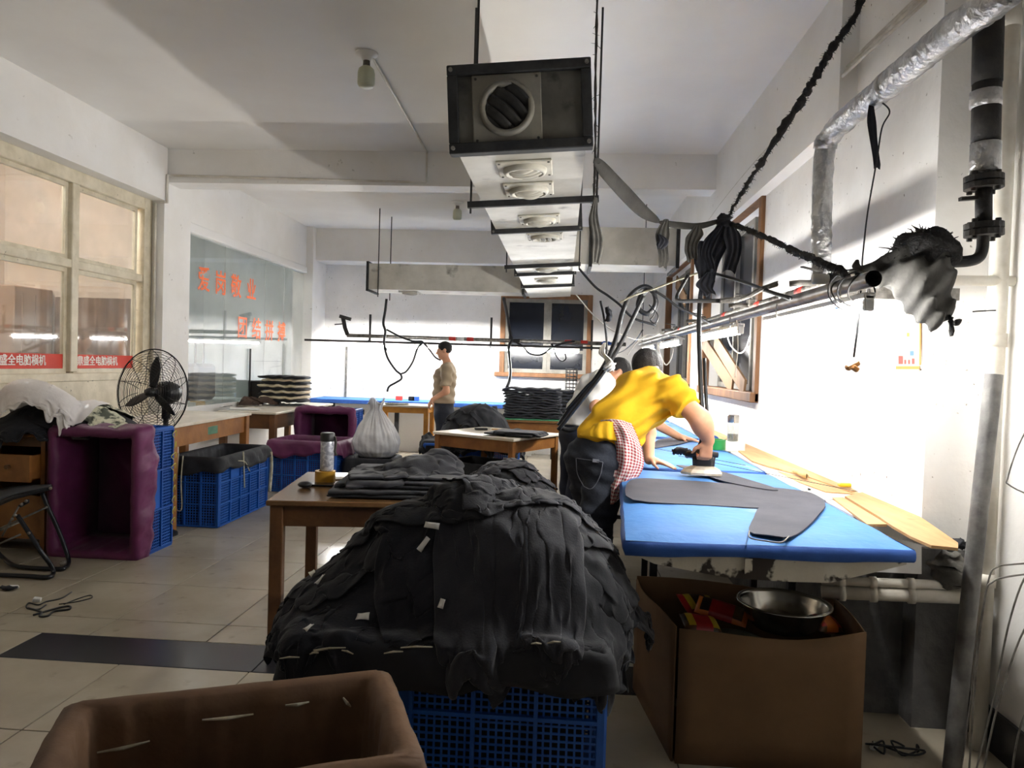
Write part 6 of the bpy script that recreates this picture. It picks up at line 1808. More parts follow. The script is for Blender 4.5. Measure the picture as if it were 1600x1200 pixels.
loop([RP(66, 770, 4.80), RP(76, 795, 4.82), RP(92, 830, 4.85), RP(105, 866, 4.86), PZ(107, 880, 0.016), PZ(102, 886, 0.016), PZ(90, 889, 0.016), PZ(28, 885, 0.016), RP(5, 872, 4.82), RP(-10, 855, 4.80)], 0.014, 'leg_loop')
MB().tube([RP(-30, 800, 4.6), RP(20, 778, 4.58), RP(78, 763, 4.62)], 0.013, 10).build('seat_rail', 'recliner_tube', r, smooth=True)
MB().tube([RP(-30, 775, 4.98), RP(20, 765, 4.98), RP(80, 760, 4.98)], 0.013, 10).build('seat_rail', 'recliner_tube', r, smooth=True)
pA = [RP(-30, 797, 4.6), RP(20, 774, 4.58), RP(80, 760, 4.62)]; pB = [RP(-30, 770, 4.98), RP(20, 760, 4.98), RP(80, 757, 4.98)]
G = np.array([[a+(b-a)*t for t in np.linspace(0, 1, 6)] for a, b in zip(spline(pA, 5), spline(pB, 5))])
so = np_obj('seat_fabric', G.reshape(-1, 3), grid_faces(*G.shape[:2]), 'recliner_mesh', r); solid(so, 0.006)
for p_ in (([(30, 790), (3, 838)], 4.56), ([(72, 793), (-20, 835)], 4.70), ([(30, 816), (-20, 838)], 4.66), ([(32, 835), (-25, 860)], 4.66)):
    MB().tube([RP(x, y, p_[1]) for x, y in p_[0]], 0.006, 8).build('brace', 'tarnish', r, smooth=True)
for (x, y, Y) in ((34, 788, 4.54), (41, 783, 4.54), (19, 811, 4.54), (24, 805, 4.54), (45, 833, 4.54), (72, 793, 4.79), (79, 763, 4.60)):
    q = RP(x, y, Y); MB().ell(q, 0.010, 8, 6).build('rivet', 'tarnish', r, smooth=True)
MB().slab([RP(28, 790, 4.55), RP(44, 780, 4.55), RP(44, 786, 4.55), (RP(32, 793, 4.55))], (0, 1, 0), 0.01).build('bracket', 'recliner_tube', r)

# ---- scraps on the floor
def floor_cord(label, pix, rr, mt, z=None):
    p = spline([PZ(x, y, rr if z is None else z) for x, y in pix], 6)
    return tag(MB().tube(p, rr, 6).build('floor_cord', mt, smooth=True), label, 'cord')
floor_cord('thin dark cord with long tail lying on the tiles', [(112, 925), (95, 935), (72, 940), (60, 945), (45, 942), (42, 950), (60, 952), (72, 945)], 0.004, 'black_rubber')
floor_cord('narrow black cord loop lying on the tiles', [(92, 944), (120, 940), (143, 934), (140, 930), (120, 936), (100, 944)], 0.003, 'black_rubber')
floor_cord('thick black cord loop lying on the tiles', [(44, 950), (64, 956), (62, 963), (75, 962), (85, 955), (108, 952), (108, 947), (90, 950), (52, 961)], 0.0055, 'black_rubber')
q = PZ(58, 937, 0.012); tag(MB().box(q, (0.04, 0.03, 0.022), R=rotm(0.2, 0.2, 0.4), bev=0.004).build('paper_scrap', 'tag_white'), 'crumpled white paper scrap beside the cords on the tiles', 'paper')
q = PZ(22, 917, 0.010); tag(MB().box(q, (0.05, 0.03, 0.016), R=rotm(0.1, 0.2, 0.9), bev=0.004).build('paper_scrap', 'tag_white'), 'small white scrap on the tiles by the recliner foot', 'paper')
rag('dark_scrap', 'dark scrap of cloth on the tiles by the recliner foot', [PZ(2, 917, 0.014), PZ(15, 919, 0.014), PZ(28, 917, 0.014)], 0.02, 71, 'black_cloth', flat=(1, 0.5))
q = PZ(100, 880, 0.015); tag(MB().ell(q, (0.03, 0.025, 0.02), 12, 8).build('plastic_scrap', 'clear_plastic', smooth=True), 'crumpled clear plastic scrap by the recliner leg', 'scrap')

# ---- on the glossy wooden table: bottle on tape roll, phone, black case, papers
mat('tape_roll', rgb(196, 150, 50), rgb(176, 130, 40), rough=0.35, scale=10)
mat('glitter', rgb(178, 180, 190), rgb(226, 228, 236), rough=0.25, metal=0.3, scale=55, lo=0.48, hi=0.56)
ZT_ = 0.741
q = PZ(508, 752, ZT_)
r = thing('tape_roll', 'yellow brown roll of packing tape lying under the bottle on the glossy table', 'tape', q)
MB().lathe([(0.038, 0), (0.054, 0), (0.0545, 0.058), (0.038, 0.058), (0.038, 0)], q, n=32, cap0=False, cap1=False).build('tape_body', 'tape_roll', r, auto=40)
r = thing('water_bottle', 'glittering clear water bottle with black cap standing on the tape roll', 'bottle', q+V((0, 0, 0.058)))
b0 = q+V((0.008, 0, 0.0595))
MB().lathe([(0.032, 0), (0.036, 0.008), (0.036, 0.15), (0.034, 0.158)], b0, n=28).build('bottle_body', 'glitter', r, auto=40)
MB().lathe([(0.037, 0.158), (0.038, 0.165), (0.038, 0.198), (0.034, 0.204)], b0, n=28).build('cap', 'fan_black', r, auto=40)
MB().tube(spline([b0+V((0.038, 0, 0.185)), b0+V((0.048, -0.005, 0.15)), b0+V((0.044, -0.005, 0.105)), b0+V((0.054, -0.01, 0.085))], 5), 0.006, 6, flat=(0.5, 1.4)).build('carry_strap', 'grey_rag', r, smooth=True)
q = PZ(476, 762, ZT_); tag(MB().ell(q+V((0, 0, 0.016)), (0.036, 0.032, 0.017), 20, 12).build('earphone_case', 'fan_black', smooth=True), 'small rounded glossy black case on the table corner', 'case')
q = PZ(507, 757, ZT_); tag(MB().box(q+V((0, -0.03, 0.005)), (0.15, 0.072, 0.009), R=rotm(0, 0, 0.08), bev=0.004).build('mobile_phone', 'night_glass'), 'dark mobile phone lying in front of the tape roll', 'phone')
q = PZ(532, 748, ZT_); tag(MB().box(q+V((0.0, 0, 0.003)), (0.10, 0.08, 0.005), R=rotm(0, 0, 0.3)).build('paper_card', 'tag_white'), 'pale card beside the tape roll on the glossy table', 'paper')
# printed white tape strip hanging between the heaps
q0, q1_, q2_ = PY(722, 742, 3.95), PY(712, 775, 3.6), PY(708, 803, 3.0)
G = []
for p_ in spline([PY(716, 741, 4.15), PY(716, 760, 3.95), PY(709, 782, 3.5), PY(714, 803, 2.98)], 6): G.append([p_+V((-0.03, 0, 0)), p_+V((0.03, 0, 0.006))])
G = np.array(G); so = np_obj('label_strip', G.reshape(-1, 3), grid_faces(*G.shape[:2]), 'tag_white'); solid(so, 0.002)
tag(so, 'strip of white printed labels lying between the dark heaps', 'label strip')
for i in range(7):
    t = (i+0.5)/7; k = t*(len(G)-1); i0 = int(k); p_ = G[i0].mean(0)+(G[min(i0+1, len(G)-1)].mean(0)-G[i0].mean(0))*(k-i0)
    MB().box(p_+V((0, 0, 0.004)), (0.038, 0.012, 0.001), R=rotm(0.4, 0, 0.05)).build('print_line', 'print_black', so)

# ---- on the long pale table, the square table and the yellow table
hf = HF(-4.0, -2.9, 7.4, 10.2, 0.02); hf.h[:] = 0.805
for i, (px, py, Y, sx, sy, mt, lab) in enumerate(((385, 612, 8.8, 0.55, 0.5, 'knit_brown', 'dark brown cloth crumpled on the long pale table'), (415, 612, 8.95, 0.50, 0.45, 'knit_brown', 'brown cloth bunched in front of the black box'), (455, 622, 9.05, 0.5, 0.4, 'knit_navy', 'dark cloth spread under the striped sweater stack'), (325, 622, 8.3, 0.36, 0.34, 'knit_olive', 'olive cloth lying behind the cork roll'))):
    q = PY(px, py, Y)
    if i < 2: hf.dome(q[0], Y, 0.18, 0.16, 0.8, 0.90)
    P = drape(hf, (q[0], Y), (sx, sy), 0.3*i, (30, 30), 0.62, steps=70, seed=900+i, amp=0.06); P[..., 0] = np.clip(P[..., 0], -3.90, -2.95); hf.stamp(P)
    tag(cloth_obj('crumpled_cloth', P, mt, t=0.006), lab, 'cloth')
mat('cork', rgb(206, 176, 122), rgb(184, 152, 98), rough=0.8, scale=30)
q = PZ(306, 631, 0.84)
tag(MB().lathe([(0.028, -0.08), (0.034, -0.075), (0.034, 0.075), (0.028, 0.08)], q+V((0.02, 0, 0)), (0.95, 0.2, 0), n=20).build('cork_roll', 'cork', smooth=True), 'small pale cork roll lying on the long pale table', 'roll')
q = PY(403, 592, 9.2)
r = thing('black_box', 'upright black box with a rod beside the striped sweater stack', 'box', (q[0], 9.2, 0.805))
MB().mm((q[0]-0.10, 9.13, 0.805), (q[0]+0.10, 9.3, 1.10), bev=0.01).build('box_body', 'fan_black', r)
q = PY(391, 560, 9.1); MB().cyl((q[0], 9.10, 0.805), (q[0], 9.10, PY(391, 545, 9.1)[2]), 0.012, n=10).build('rod', 'fan_black', r)
tag(MB().prism([(PZ(x, y, 0.806)[0], PZ(x, y, 0.806)[1]) for x, y in ((452, 628), (482, 623), (480, 630), (455, 634))], 0.806, 0.809).build('paper_sheet', 'tag_white'), 'white sheet of paper on the edge of the long pale table', 'paper')
tag(MB().prism([(PZ(x, y, 0.806)[0], PZ(x, y, 0.806)[1]) for x, y in ((360, 636), (408, 639), (405, 641), (358, 640))], 0.806, 0.809).build('paper_sheet', 'tag_white'), 'narrow paper strip on the long pale table before the brown cloth', 'paper')
mat('green_label', rgb(60, 110, 84), rgb(90, 130, 104), rough=0.6, scale=12)
q = PX(335, 661, -3.04)
# (the green tin plate is fixed to the table apron)
tp = [o for o in bpy.data.objects if o.get('label') == 'wooden table with a green label on its apron behind the fan'][0]
MB().box((-3.063, q[1], 0.745), (0.014, 0.20, 0.07), bev=0.002).build('tin_label', 'green_label', tp)
q = PZ(745, 672, 0.742)
tag(MB().box(q+V((0.04, 0.02, 0.012)), (0.13, 0.06, 0.018), R=rotm(0, 0, 0.2), bev=0.006).build('scissors_case', 'fan_black'), 'flat black case on the square table', 'case')
tag(MB().box(q+V((0.20, 0.06, 0.008)), (0.12, 0.03, 0.012), R=rotm(0, 0, -0.2), bev=0.003).build('wooden_ruler', 'plywood'), 'short wooden stick beside the black case on the square table', 'stick')
hf = HF(-2.8, -1.5, 9.6, 10.6, 0.02); hf.h[:] = 0.802
q = PY(620, 618, 10.05); P = drape(hf, (q[0], 10.05), (0.45, 0.40), 0.3, (28, 28), 0.6, steps=70, seed=950, amp=0.08)
tag(cloth_obj('crumpled_cloth', P, 'knit_olive', t=0.006), 'dark olive cloth bunched on the yellow table', 'cloth')
for i, (x, y, c, nm, lab) in enumerate(((624, 609, 'red_mark', 'small_box', 'tiny red printed box on the far bench behind the yellow table'), (644, 608, 'fan_black', 'small_tin', 'tiny dark tin on the far bench behind the yellow table'), (650, 613, 'blue_side', 'small_box', 'tiny blue box on the far bench beside the standing man'))):
    q = PY(x, y, 11.1); tag(MB().box((q[0], 11.1, 0.835), (0.10, 0.06, 0.065), bev=0.006).build(nm, c), lab, 'box')
# thread cone and cloth by the tall stack
q = PY(771, 630, 8.85); tag(MB().lathe([(0.045, 0), (0.03, 0.14)], (q[0]+0.02, 8.82, 0.753), n=16).build('thread_cone', 'knit_charcoal', smooth=True), 'grey cone of thread beside the tall folded stack', 'thread cone')
# suitcase seen through the glass partition
r = thing('suitcase', 'dark suitcase with raised handle standing behind the glass partition', 'suitcase', (-4.4, 8.6, 0.84))
MB().mm((-4.95, 8.1, 0.60), (-4.18, 9.4, 0.86)).build('shelf_under', 'rear_grey', r)
MB().mm((-4.50, 8.35, 0.86), (-4.28, 8.85, 1.30), bev=0.04).build('case_body', 'fan_black', r)
MB().tube([(-4.38, 8.50, 1.29), (-4.38, 8.50, 1.58), (-4.38, 8.70, 1.58), (-4.38, 8.70, 1.29)], 0.012, 8).build('pull_handle', 'fan_black', r)

# ================================================================== right side: box, basin, pole, wires
mat('cardboard', rgb(122, 93, 64), rgb(106, 80, 55), rough=0.85, scale=2.5, bump=0.05)
layer('cardboard', rgb(92, 66, 44), 4.0, 0.62, 0.85)
BX0, BX1, BY0, BY1, BZ = 0.44, 1.08, 2.62, 3.22, 0.495
r = thing('cardboard_box', 'big open cardboard carton under the end of the ironing table', 'box', (0.75, 2.9, 0))
def panel(pts, nrm): return MB().slab(pts, nrm, 0.006)
def wavy(a, b, z0, ztop, n=12, bulge=0.0, nr=(0, -1, 0)):
    a, b = V(a), V(b)
    def fn(u, v):
        p = a+(b-a)*u; zt = ztop(u)
        return p+V(nr)*bulge*math.sin(math.pi*u)*v+V((0, 0, z0+(zt-z0)*v))
    return MB().grid(fn, n, 6)
for nm, a, b, zt, bu, nr in (('front_side', (BX0, BY0, 0), (BX1, BY0, 0), lambda u: BZ-0.012+0.02*u+0.006*math.sin(7*u)-0.02*math.sin(math.pi*u), 0.02, (0, -1, 0)),
                             ('left_side', (BX0-0.01, BY0+0.01, 0), (BX0-0.09, BY1, 0), lambda u: BZ-0.01+0.01*math.sin(6*u), 0.015, (-1, 0, 0)),
                             ('right_side', (BX1, BY0, 0), (BX1+0.05, BY1-0.16, 0), lambda u: BZ+0.005-0.01*u, 0.01, (1, 0, 0)),
                             ('back_side', (BX0-0.09, BY1, 0), (BX1+0.06, BY1-0.155, 0), lambda u: BZ+0.01*math.sin(5*u), 0.0, (0, 1, 0))):
    o = wavy(a, b, 0.0, zt, bulge=bu, nr=nr).build(nm, 'cardboard', r, smooth=True); solid(o, 0.006)
MB().mm((BX0, BY0+0.01, 0), (BX1, BY1-0.17, 0.008)).build('box_bottom', 'cardboard', r)
# rubbish inside
hf = HF(0.2, 1.3, 2.4, 3.4, 0.02); hf.h[:] = 0.30
s = SDF((0.45, 2.64, 0.012), (1.06, 3.04, 0.42), 0.02)
s.ell((0.76, 2.85, 0.2), (0.29, 0.18, 0.19), k=0.03); s.ripple(0.03, [(1, 0.3, 0.5, 24), (0.3, 1, 0.1, 30)], 41); s.cut((0, 0, 0.016), (0, 0, -1))
tag(s.build('box_rubbish', 'knit_olive'), 'dark crumpled packing rubbish filling the cardboard carton', 'rubbish', kind='stuff')
mat('steel_bowl', rgb(176, 174, 168), rgb(150, 148, 142), rough=0.22, metal=0.95, scale=6)
q = PZ(1225, 940, 0.515)
r = thing('steel_basin', 'round stainless steel basin resting in the cardboard carton', 'basin', q-V((0, 0, 0.11)))
o = MB().lathe([(0.0, -0.105), (0.05, -0.105), (0.09, -0.104), (0.115, -0.094), (0.135, -0.070), (0.150, -0.035), (0.158, -0.010), (0.162, -0.001), (0.168, 0.002), (0.175, 0.001), (0.177, -0.004)], q, n=40, cap0=False, cap1=False).build('bowl', 'steel_bowl', r, smooth=True); solid(o, 0.0015)
def packet(px, py, z, w, h, rz, tilt, cols, label):
    q = PZ(px, py, z); R_ = rotm(tilt, 0.15, rz)
    def fn(sg):
        def f(u, v):
            x, y = (u-0.5)*w, (v-0.5)*h
            puff = 0.022*math.sqrt(max(0, (1-(2*u-1)**4)*(1-(2*v-1)**4)))
            return q+R_ @ V((x, y, sg*puff))
        return f
    m = MB(); m.grid(fn(1), 12, 9); n0 = len(m.f); m.grid(lambda u, v: fn(-1)(1-u, v), 12, 9)
    for i in range(len(m.f)):
        cell = i % 88; iu = cell//8; iv = cell % 8
        m.m[i] = 1 if 3 <= iu <= 7 else (2 if iu in (0, 10) or iv == 0 else 0)
    return tag(m.build('snack_packet', cols, smooth=True), label, 'packet')
mat('pack_yellow', rgb(204, 180, 60), rgb(180, 150, 40), rough=0.3, scale=10)
mat('pack_red', rgb(170, 40, 40), rgb(130, 24, 30), rough=0.3, scale=10)
mat('pack_black', rgb(34, 26, 24), rgb(90, 60, 30), rough=0.3, scale=12)
mat('pack_orange', rgb(206, 110, 40), rough=0.3)
packet(1092, 945, 0.44, 0.17, 0.11, 0.5, 0.5, ['pack_yellow', 'pack_black', 'pack_red'], 'yellow snack wrapper standing in the cardboard carton')
packet(1128, 955, 0.45, 0.20, 0.09, -0.35, 0.55, ['pack_black', 'pack_red', 'pack_orange'], 'black and red snack wrapper leaning against the steel basin')
packet(1095, 975, 0.43, 0.15, 0.10, 0.2, 0.3, ['pack_yellow', 'pack_red', 'pack_black'], 'yellow snack wrapper lying flat at the front of the carton')
packet(1290, 975, 0.43, 0.12, 0.09, 0.4, 0.4, ['pack_red', 'pack_orange', 'pack_black'], 'small red wrapper between the basin and the carton edge')
# leaning pole
a_, b_ = PZ(1486, 1206, 0.0), PY(1553, 585, 2.74)
r = thing('leaning_pole', 'grey galvanised pole leaning in the corner by the right wall', 'pole', a_)
d_ = unit(b_-a_); mat('pole_grey', rgb(128, 126, 122), rgb(88, 86, 84), rough=0.6, metal=0.3, scale=9, bump=0.15)
MB().tube([a_+d_*0.01, b_], 0.029, 18, caps=False).tube([b_, b_-d_*0.1], 0.026, 18, caps=False).tube([b_-d_*0.1, b_-d_*0.099], 0.026, 18).build('pole_body', 'pole_grey', r, smooth=True)
# wire frame standing by the wall
r = thing('wire_rack', 'bent steel wire rack standing against the right wall', 'wire rack', PZ(1540, 1195, 0))
wm = 'tarnish'
def wr(pix, Y, rr=0.003): MB().tube(spline([PY(x, y, Y) for x, y in pix], 5), rr, 6).build('wire', wm, r, smooth=True)
wr([(1640, 878), (1580, 882), (1558, 886), (1545, 905), (1528, 1000), (1518, 1085), (1500, 1215), (1498, 1225)], 2.50)
wr([(1640, 893), (1575, 901), (1550, 910), (1540, 930), (1526, 1040), (1513, 1222)], 2.44)
wr([(1625, 890), (1600, 905), (1575, 980), (1552, 1095), (1520, 1225)], 2.46)
wr([(1640, 940), (1600, 985), (1572, 1060), (1552, 1130), (1532, 1230)], 2.42)
wr([(1640, 620), (1598, 682), (1575, 745), (1580, 760), (1640, 795), (1650, 860), (1640, 893)], 2.46, 0.0025)
wr([(1640, 1050), (1600, 1120), (1585, 1180), (1580, 1230)], 2.38)
# tangle on the floor by the plinth
r = random.Random(8)
q = PZ(1395, 1172, 0.012)
p_ = [q+V((r.uniform(-0.10, 0.10), r.uniform(-0.05, 0.05), r.uniform(0, 0.03))) for _ in range(16)]
tag(MB().tube(spline(p_, 5), 0.004, 6).build('cable_tangle', 'black_rubber', smooth=True), 'tangle of dusty black cable on the floor beside the carton', 'cable')
q = PZ(1366, 1166, 0.015); tag(MB().box(q, (0.02, 0.012, 0.03), R=rotm(0.3, 0.4, 0.2)).build('paper_scrap', 'tag_white'), 'white paper scrap by the cable tangle', 'paper')
q = PZ(1300, 1185, 0.01); 
# plastic and rag by the plinth corner
rag('dusty_plastic', 'dusty clear plastic sheet hanging off the plinth corner', [PY(1488, 862, 2.93), PY(1485, 890, 2.92), PY(1483, 915, 2.92)], 0.06, 91, 'grey_rag', flat=(1.0, 0.25), cat='plastic')
rag('dusty_rag', 'dark dusty rag on the plinth corner by the wall', [PY(1488, 845, 2.95), PY(1500, 850, 2.94), PY(1508, 856, 2.93)], 0.028, 92, 'black_cloth')
# ================================================================== on the ironing tables
mat('sooty_rag', rgb(70, 68, 64), rgb(44, 43, 41), rough=0.95, scale=9, bump=0.3, bscale=30)
mat('press_cloth', rgb(72, 72, 80), rgb(62, 62, 70), rough=0.9, scale=6, bump=0.1, bscale=150)
mat('press_edge', rgb(28, 28, 32), rough=0.9)
def flat_piece(pix, label, z=TZ+0.003, t=0.004, mt='press_cloth', cat='garment', group=None):
    pts = spline([PZ(x, y, z) for x, y in pix], 3, closed=True)
    return tag(MB().prism([(p[0], p[1]) for p in pts], z, z+t).build('fabric_piece', mt), label, cat, group)
def Z7(x, y): return (940+x/2.759, 640+y/2.759)
flat_piece([Z7(*p) for p in ((105, 335), (150, 300), (330, 306), (600, 326), (860, 352), (940, 380), (962, 402), (950, 424), (830, 428), (680, 427), (400, 412), (135, 392))], 'long dark grey knit piece laid flat on the blue ironing table')
flat_piece([Z7(*p) for p in ((322, 242), (420, 252), (505, 266), (620, 300), (760, 345), (700, 345), (530, 312), (430, 278))], 'dark grey sleeve laid from the iron towards the long knit piece', z=TZ+0.008)
flat_piece([Z7(*p) for p in ((688, 420), (800, 418), (956, 412), (940, 450), (885, 510), (812, 553), (720, 545), (636, 530), (655, 470))], 'dark grey knit flap folded over the front of the table', z=TZ+0.008)
MB_ = MB().tube(spline([PZ(*Z7(636, 524), TZ+0.012), PZ(*Z7(640, 552), TZ+0.012), PZ(*Z7(700, 565), TZ+0.012), PZ(*Z7(775, 572), TZ+0.012), PZ(*Z7(808, 546), TZ+0.012)], 6), 0.0025, 6)
tag(MB_.build('wire_form', 'tarnish', smooth=True), 'thin wire form edging the knit flap on the blue table', 'wire')
q0 = PZ(1100, 676, TZ)
flat_piece([(1028, 688), (1060, 684), (1090, 686), (1072, 692), (1040, 698), (1022, 700)], 'grey knit piece under the hands on the second ironing table')
# iron with dark handle and hose
ip = PZ(1098, 741, TZ+0.014)
r = thing('steam_iron', 'steam iron with pale sole plate and black handle in the man\'s hand', 'iron', ip)
mat('iron_sole', rgb(216, 206, 190), rgb(170, 156, 134), rough=0.4, metal=0.4, scale=9)
def sole(k, z): 
    pts = [(-0.115, 0.0), (-0.07, -0.045), (0.0, -0.058), (0.085, -0.055), (0.10, 0.0), (0.085, 0.055), (0.0, 0.058), (-0.07, 0.045)]
    return [V((ip[0]+x*k, ip[1]+y*k, ip[2]+z)) for x, y in pts]
rings = [sole(1.0, 0.0), sole(1.0, 0.012), sole(0.86, 0.028), sole(0.55, 0.045)]
vs = [p for rg_ in rings for p in rg_]; n = 8
fs = [(i*n+k, i*n+(k+1) % n, (i+1)*n+(k+1) % n, (i+1)*n+k) for i in range(3) for k in range(n)]+[tuple(range(n-1, -1, -1)), tuple(3*n+k for k in range(n))]
MB().add(vs, fs).build('sole_plate', 'iron_sole', r)
MB().tube([ip+V((-0.04, 0, 0.04)), ip+V((-0.045, 0, 0.095))], 0.014, 10).build('handle_post', 'fan_black', r, smooth=True)
MB().tube([ip+V((0.045, 0, 0.04)), ip+V((0.05, 0, 0.095))], 0.014, 10).build('handle_post', 'fan_black', r, smooth=True)
MB().box(ip+V((0, 0, 0.065)), (0.10, 0.06, 0.055), bev=0.015).build('iron_body', 'fan_black', r)
MB().tube([ip+V((-0.085, 0.0, 0.103)), ip+V((-0.03, 0, 0.108)), ip+V((0.075, 0, 0.105))], [0.015, 0.018, 0.015], 12).build('handle', 'fan_black', r, smooth=True)
hs = [ip+V((-0.085, 0, 0.103)), PY(1075, 712, 4.02), PY(1092, 700, 3.92), PY(1099, 670, 3.88), PY(1096, 630, 3.90), PY(1093, 560, 3.98), PY(1092, 500, 4.03), PY(1096, 452, 4.06), PY(1106, 420, 4.08)]
ho = MB().tube(spline(hs, 8), 0.0125, 10).build('steam_hose', 'black_rubber', r, smooth=True)
MB().tube(spline([p+V((0.024, -0.01, 0)) for p in hs[3:6]], 8), 0.009, 8).build('power_cord', 'black_rubber', r, smooth=True)
rag('hose_wrap', 'black cloth wrapped round the hose beside the iron', [PY(1052, 706, 4.05), PY(1064, 704, 4.03), PY(1076, 708, 4.02), PY(1084, 712, 4.01)], 0.026, 111, 'black_cloth', flat=(1, 0.8))
# ledge clutter
glass_mat('jar_glass', (0.80, 0.84, 0.82, 1), 0.05, 0.05)
mat('tape_green', rgb(30, 130, 62), rgb(24, 112, 52), rough=0.35, scale=5)
mat('white_card', rgb(226, 222, 206), rough=0.7)
lz = 0.823
q = V((1.235, 5.42, lz)); 
tag(MB().box(q+V((0, 0, 0.035)), (0.16, 0.14, 0.07), bev=0.004).build('white_box', 'white_card'), 'small cream box under the glass jar on the ledge', 'box')
r = thing('glass_jar', 'clear tea jar with steel lid standing on the cream box by the wall', 'jar', q+V((0, 0, 0.07)))
j = q+V((0.005, 0, 0.071))
MB().lathe([(0.036, 0), (0.04, 0.006), (0.04, 0.125), (0.036, 0.135)], j, n=24).build('jar_body', 'jar_glass', r, auto=40)
MB().lathe([(0.033, 0.004), (0.035, 0.05)], j, n=20).build('tea', 'knit_olive', r, smooth=True)
MB().lathe([(0.040, 0.135), (0.041, 0.14), (0.041, 0.185), (0.036, 0.19)], j, n=24).build('lid', 'steel_bowl', r, auto=40)
q = V((1.10, 5.30, TZ))
r = thing('tape_roll', 'green tape roll lying on the second ironing table beside the jar', 'tape', q)
MB().lathe([(0.045, 0), (0.065, 0), (0.065, 0.07), (0.045, 0.07), (0.045, 0)], q+V((0, 0, 0.004)), n=32, cap0=False, cap1=False).build('tape_body', 'tape_green', r, auto=40)
tag(MB().ell((1.14, 5.62, TZ+0.035), (0.05, 0.04, 0.04), 14, 8).build('blue_ball', 'blue_side', smooth=True), 'bundle of blue yarn behind the green tape roll', 'yarn')
q = PZ(1250, 744, 0.836)
r = thing('wooden_brush', 'small pale wooden brush lying across the plywood sheet', 'brush', q)
def fnb(u, v):
    a = 2*math.pi*u; w_ = 0.020*(1-0.35*math.exp(-((v-0.5)/0.12)**2))*math.sqrt(max(0.02, 1-(2*v-1)**6))
    return q+V((w_*math.cos(a), (v-0.5)*0.22, 0.016+0.014*math.sin(a)))
MB().grid(fnb, 16, 14, closed_u=True).build('brush_body', 'cork', r, smooth=True)
q = PZ(1332, 762, 0.836)
r = thing('utility_knife', 'yellow and black utility knife on the ledge by the wall', 'knife', q)
mat('knife_yellow', rgb(232, 188, 40), rough=0.4)
MB().box(q+V((-0.035, 0, 0.012)), (0.07, 0.03, 0.018), R=rotm(0, 0, 0.1), bev=0.005).build('knife_head', 'knife_yellow', r)
MB().box(q+V((0.04, 0.008, 0.012)), (0.085, 0.028, 0.018), R=rotm(0, 0, 0.1), bev=0.006).build('knife_grip', 'fan_black', r)
# paper scraps on ledge
for i, (pix, lab) in enumerate((([(1262, 760), (1290, 772), (1318, 777), (1290, 782), (1262, 768)], 'torn white paper at the edge of the blue table'), ([(1196, 738), (1214, 737), (1270, 766), (1252, 768)], 'white paper strip between the blue table and the plywood'))):
    tag(MB().prism([(PZ(x, y, 0.826)[0], PZ(x, y, 0.826)[1]) for x, y in pix], 0.8245, 0.827).build('paper_sheet', 'tag_white'), lab, 'paper')
# strings stretched over the tables
for i, (a, b) in enumerate((((1020, 700, 4.6), (1165, 727, 4.35)), ((1060, 712, 4.5), (1340, 768, 3.1)))):
    A, B = PZ(a[0], a[1], TZ+0.01), PZ(b[0], b[1], TZ+0.01)
    tag(MB().tube([A, B], 0.0016, 5).build('thin_string', 'black_rubber'), ('short thin black string across the second ironing table', 'long thin black string from the table to the ledge')[i], 'string')

# ================================================================== hanging straps, rags and cables over the tables
def ribbon(name, label, pts, w, mt, twist=0.0, cat='strap'):
    p = spline(pts, 6); G = []
    for i, c in enumerate(p):
        t = i/(len(p)-1); ww = w*(0.25+0.75*math.sin(math.pi*min(1, max(0, t)))**0.6)
        a = twist*t; up = V((0.15, -0.5*math.sin(a)-0.3, math.cos(a)))
        G.append([c+up*ww*(k-0.5)+V((0, 0.006*math.sin(3*k+i*0.5), 0)) for k in (0, 0.33, 0.66, 1)])
    G = np.array(G); o = np_obj(name, G.reshape(-1, 3), grid_faces(*G.shape[:2]), mt); solid(o, 0.004)
    return tag(o, label, cat)
knot = PY(1130, 345, 4.05)
ribbon('webbing_strap', 'wide grey webbing strap slung from the duct to the knot', [PY(928, 250, 3.27), PY(945, 268, 3.35), PY(975, 300, 3.52), PY(1005, 330, 3.72), PY(1030, 346, 3.88)], 0.075, 'strap', 0.5)
ribbon('webbing_strap', 'grey strap end stretched between the two rag knots', [PY(1030, 347, 3.88), PY(1060, 352, 3.95), PY(1095, 353, 4.0), PY(1130, 343, 4.05)], 0.035, 'strap', 0.3)
strip('hanging_rag', 'grey rag tail hanging under the webbing strap', [PY(1041, 342, 3.9), PY(1035, 360, 3.89), PY(1034, 380, 3.89), PY(1037, 400, 3.89), PY(1036, 416, 3.89)], 0.075, 'grey_rag', seed=121)
strip('hanging_rag', 'black rag knot in the middle of the grey rag tail', [PY(1030, 366, 3.85), PY(1037, 376, 3.85), PY(1031, 388, 3.85)], 0.06, 'black_cloth', seed=122)
strip('hanging_rag', 'pale torn rag hanging beside the black rag bundle', [PY(1090, 352, 3.98), PY(1086, 368, 3.97), PY(1081, 385, 3.97), PY(1084, 404, 3.97)], 0.09, 'grey_rag', seed=123)
for i_, (lab, pix, w_) in enumerate((('broad black cloth strip of the knotted bundle hanging to the hose', [(1133, 338), (1126, 360), (1118, 385), (1108, 412), (1103, 440), (1100, 462)], 0.11),
    ('black cloth strip hanging outside the knotted bundle', [(1136, 340), (1143, 365), (1146, 392), (1138, 422)], 0.09),
    ('short black cloth strip looped under the strap', [(1096, 376), (1099, 395), (1103, 415), (1100, 432)], 0.10),
    ('black cloth strip crossing the knotted bundle', [(1128, 350), (1112, 372), (1104, 396), (1112, 420)], 0.07),
    ('narrow black cloth end over the hose', [(1108, 425), (1102, 445), (1112, 458)], 0.09))):
    strip('black_rag', lab, [PY(x, y, 4.05-0.015*i_) for x, y in pix], w_, 'black_cloth', seed=124+i_)
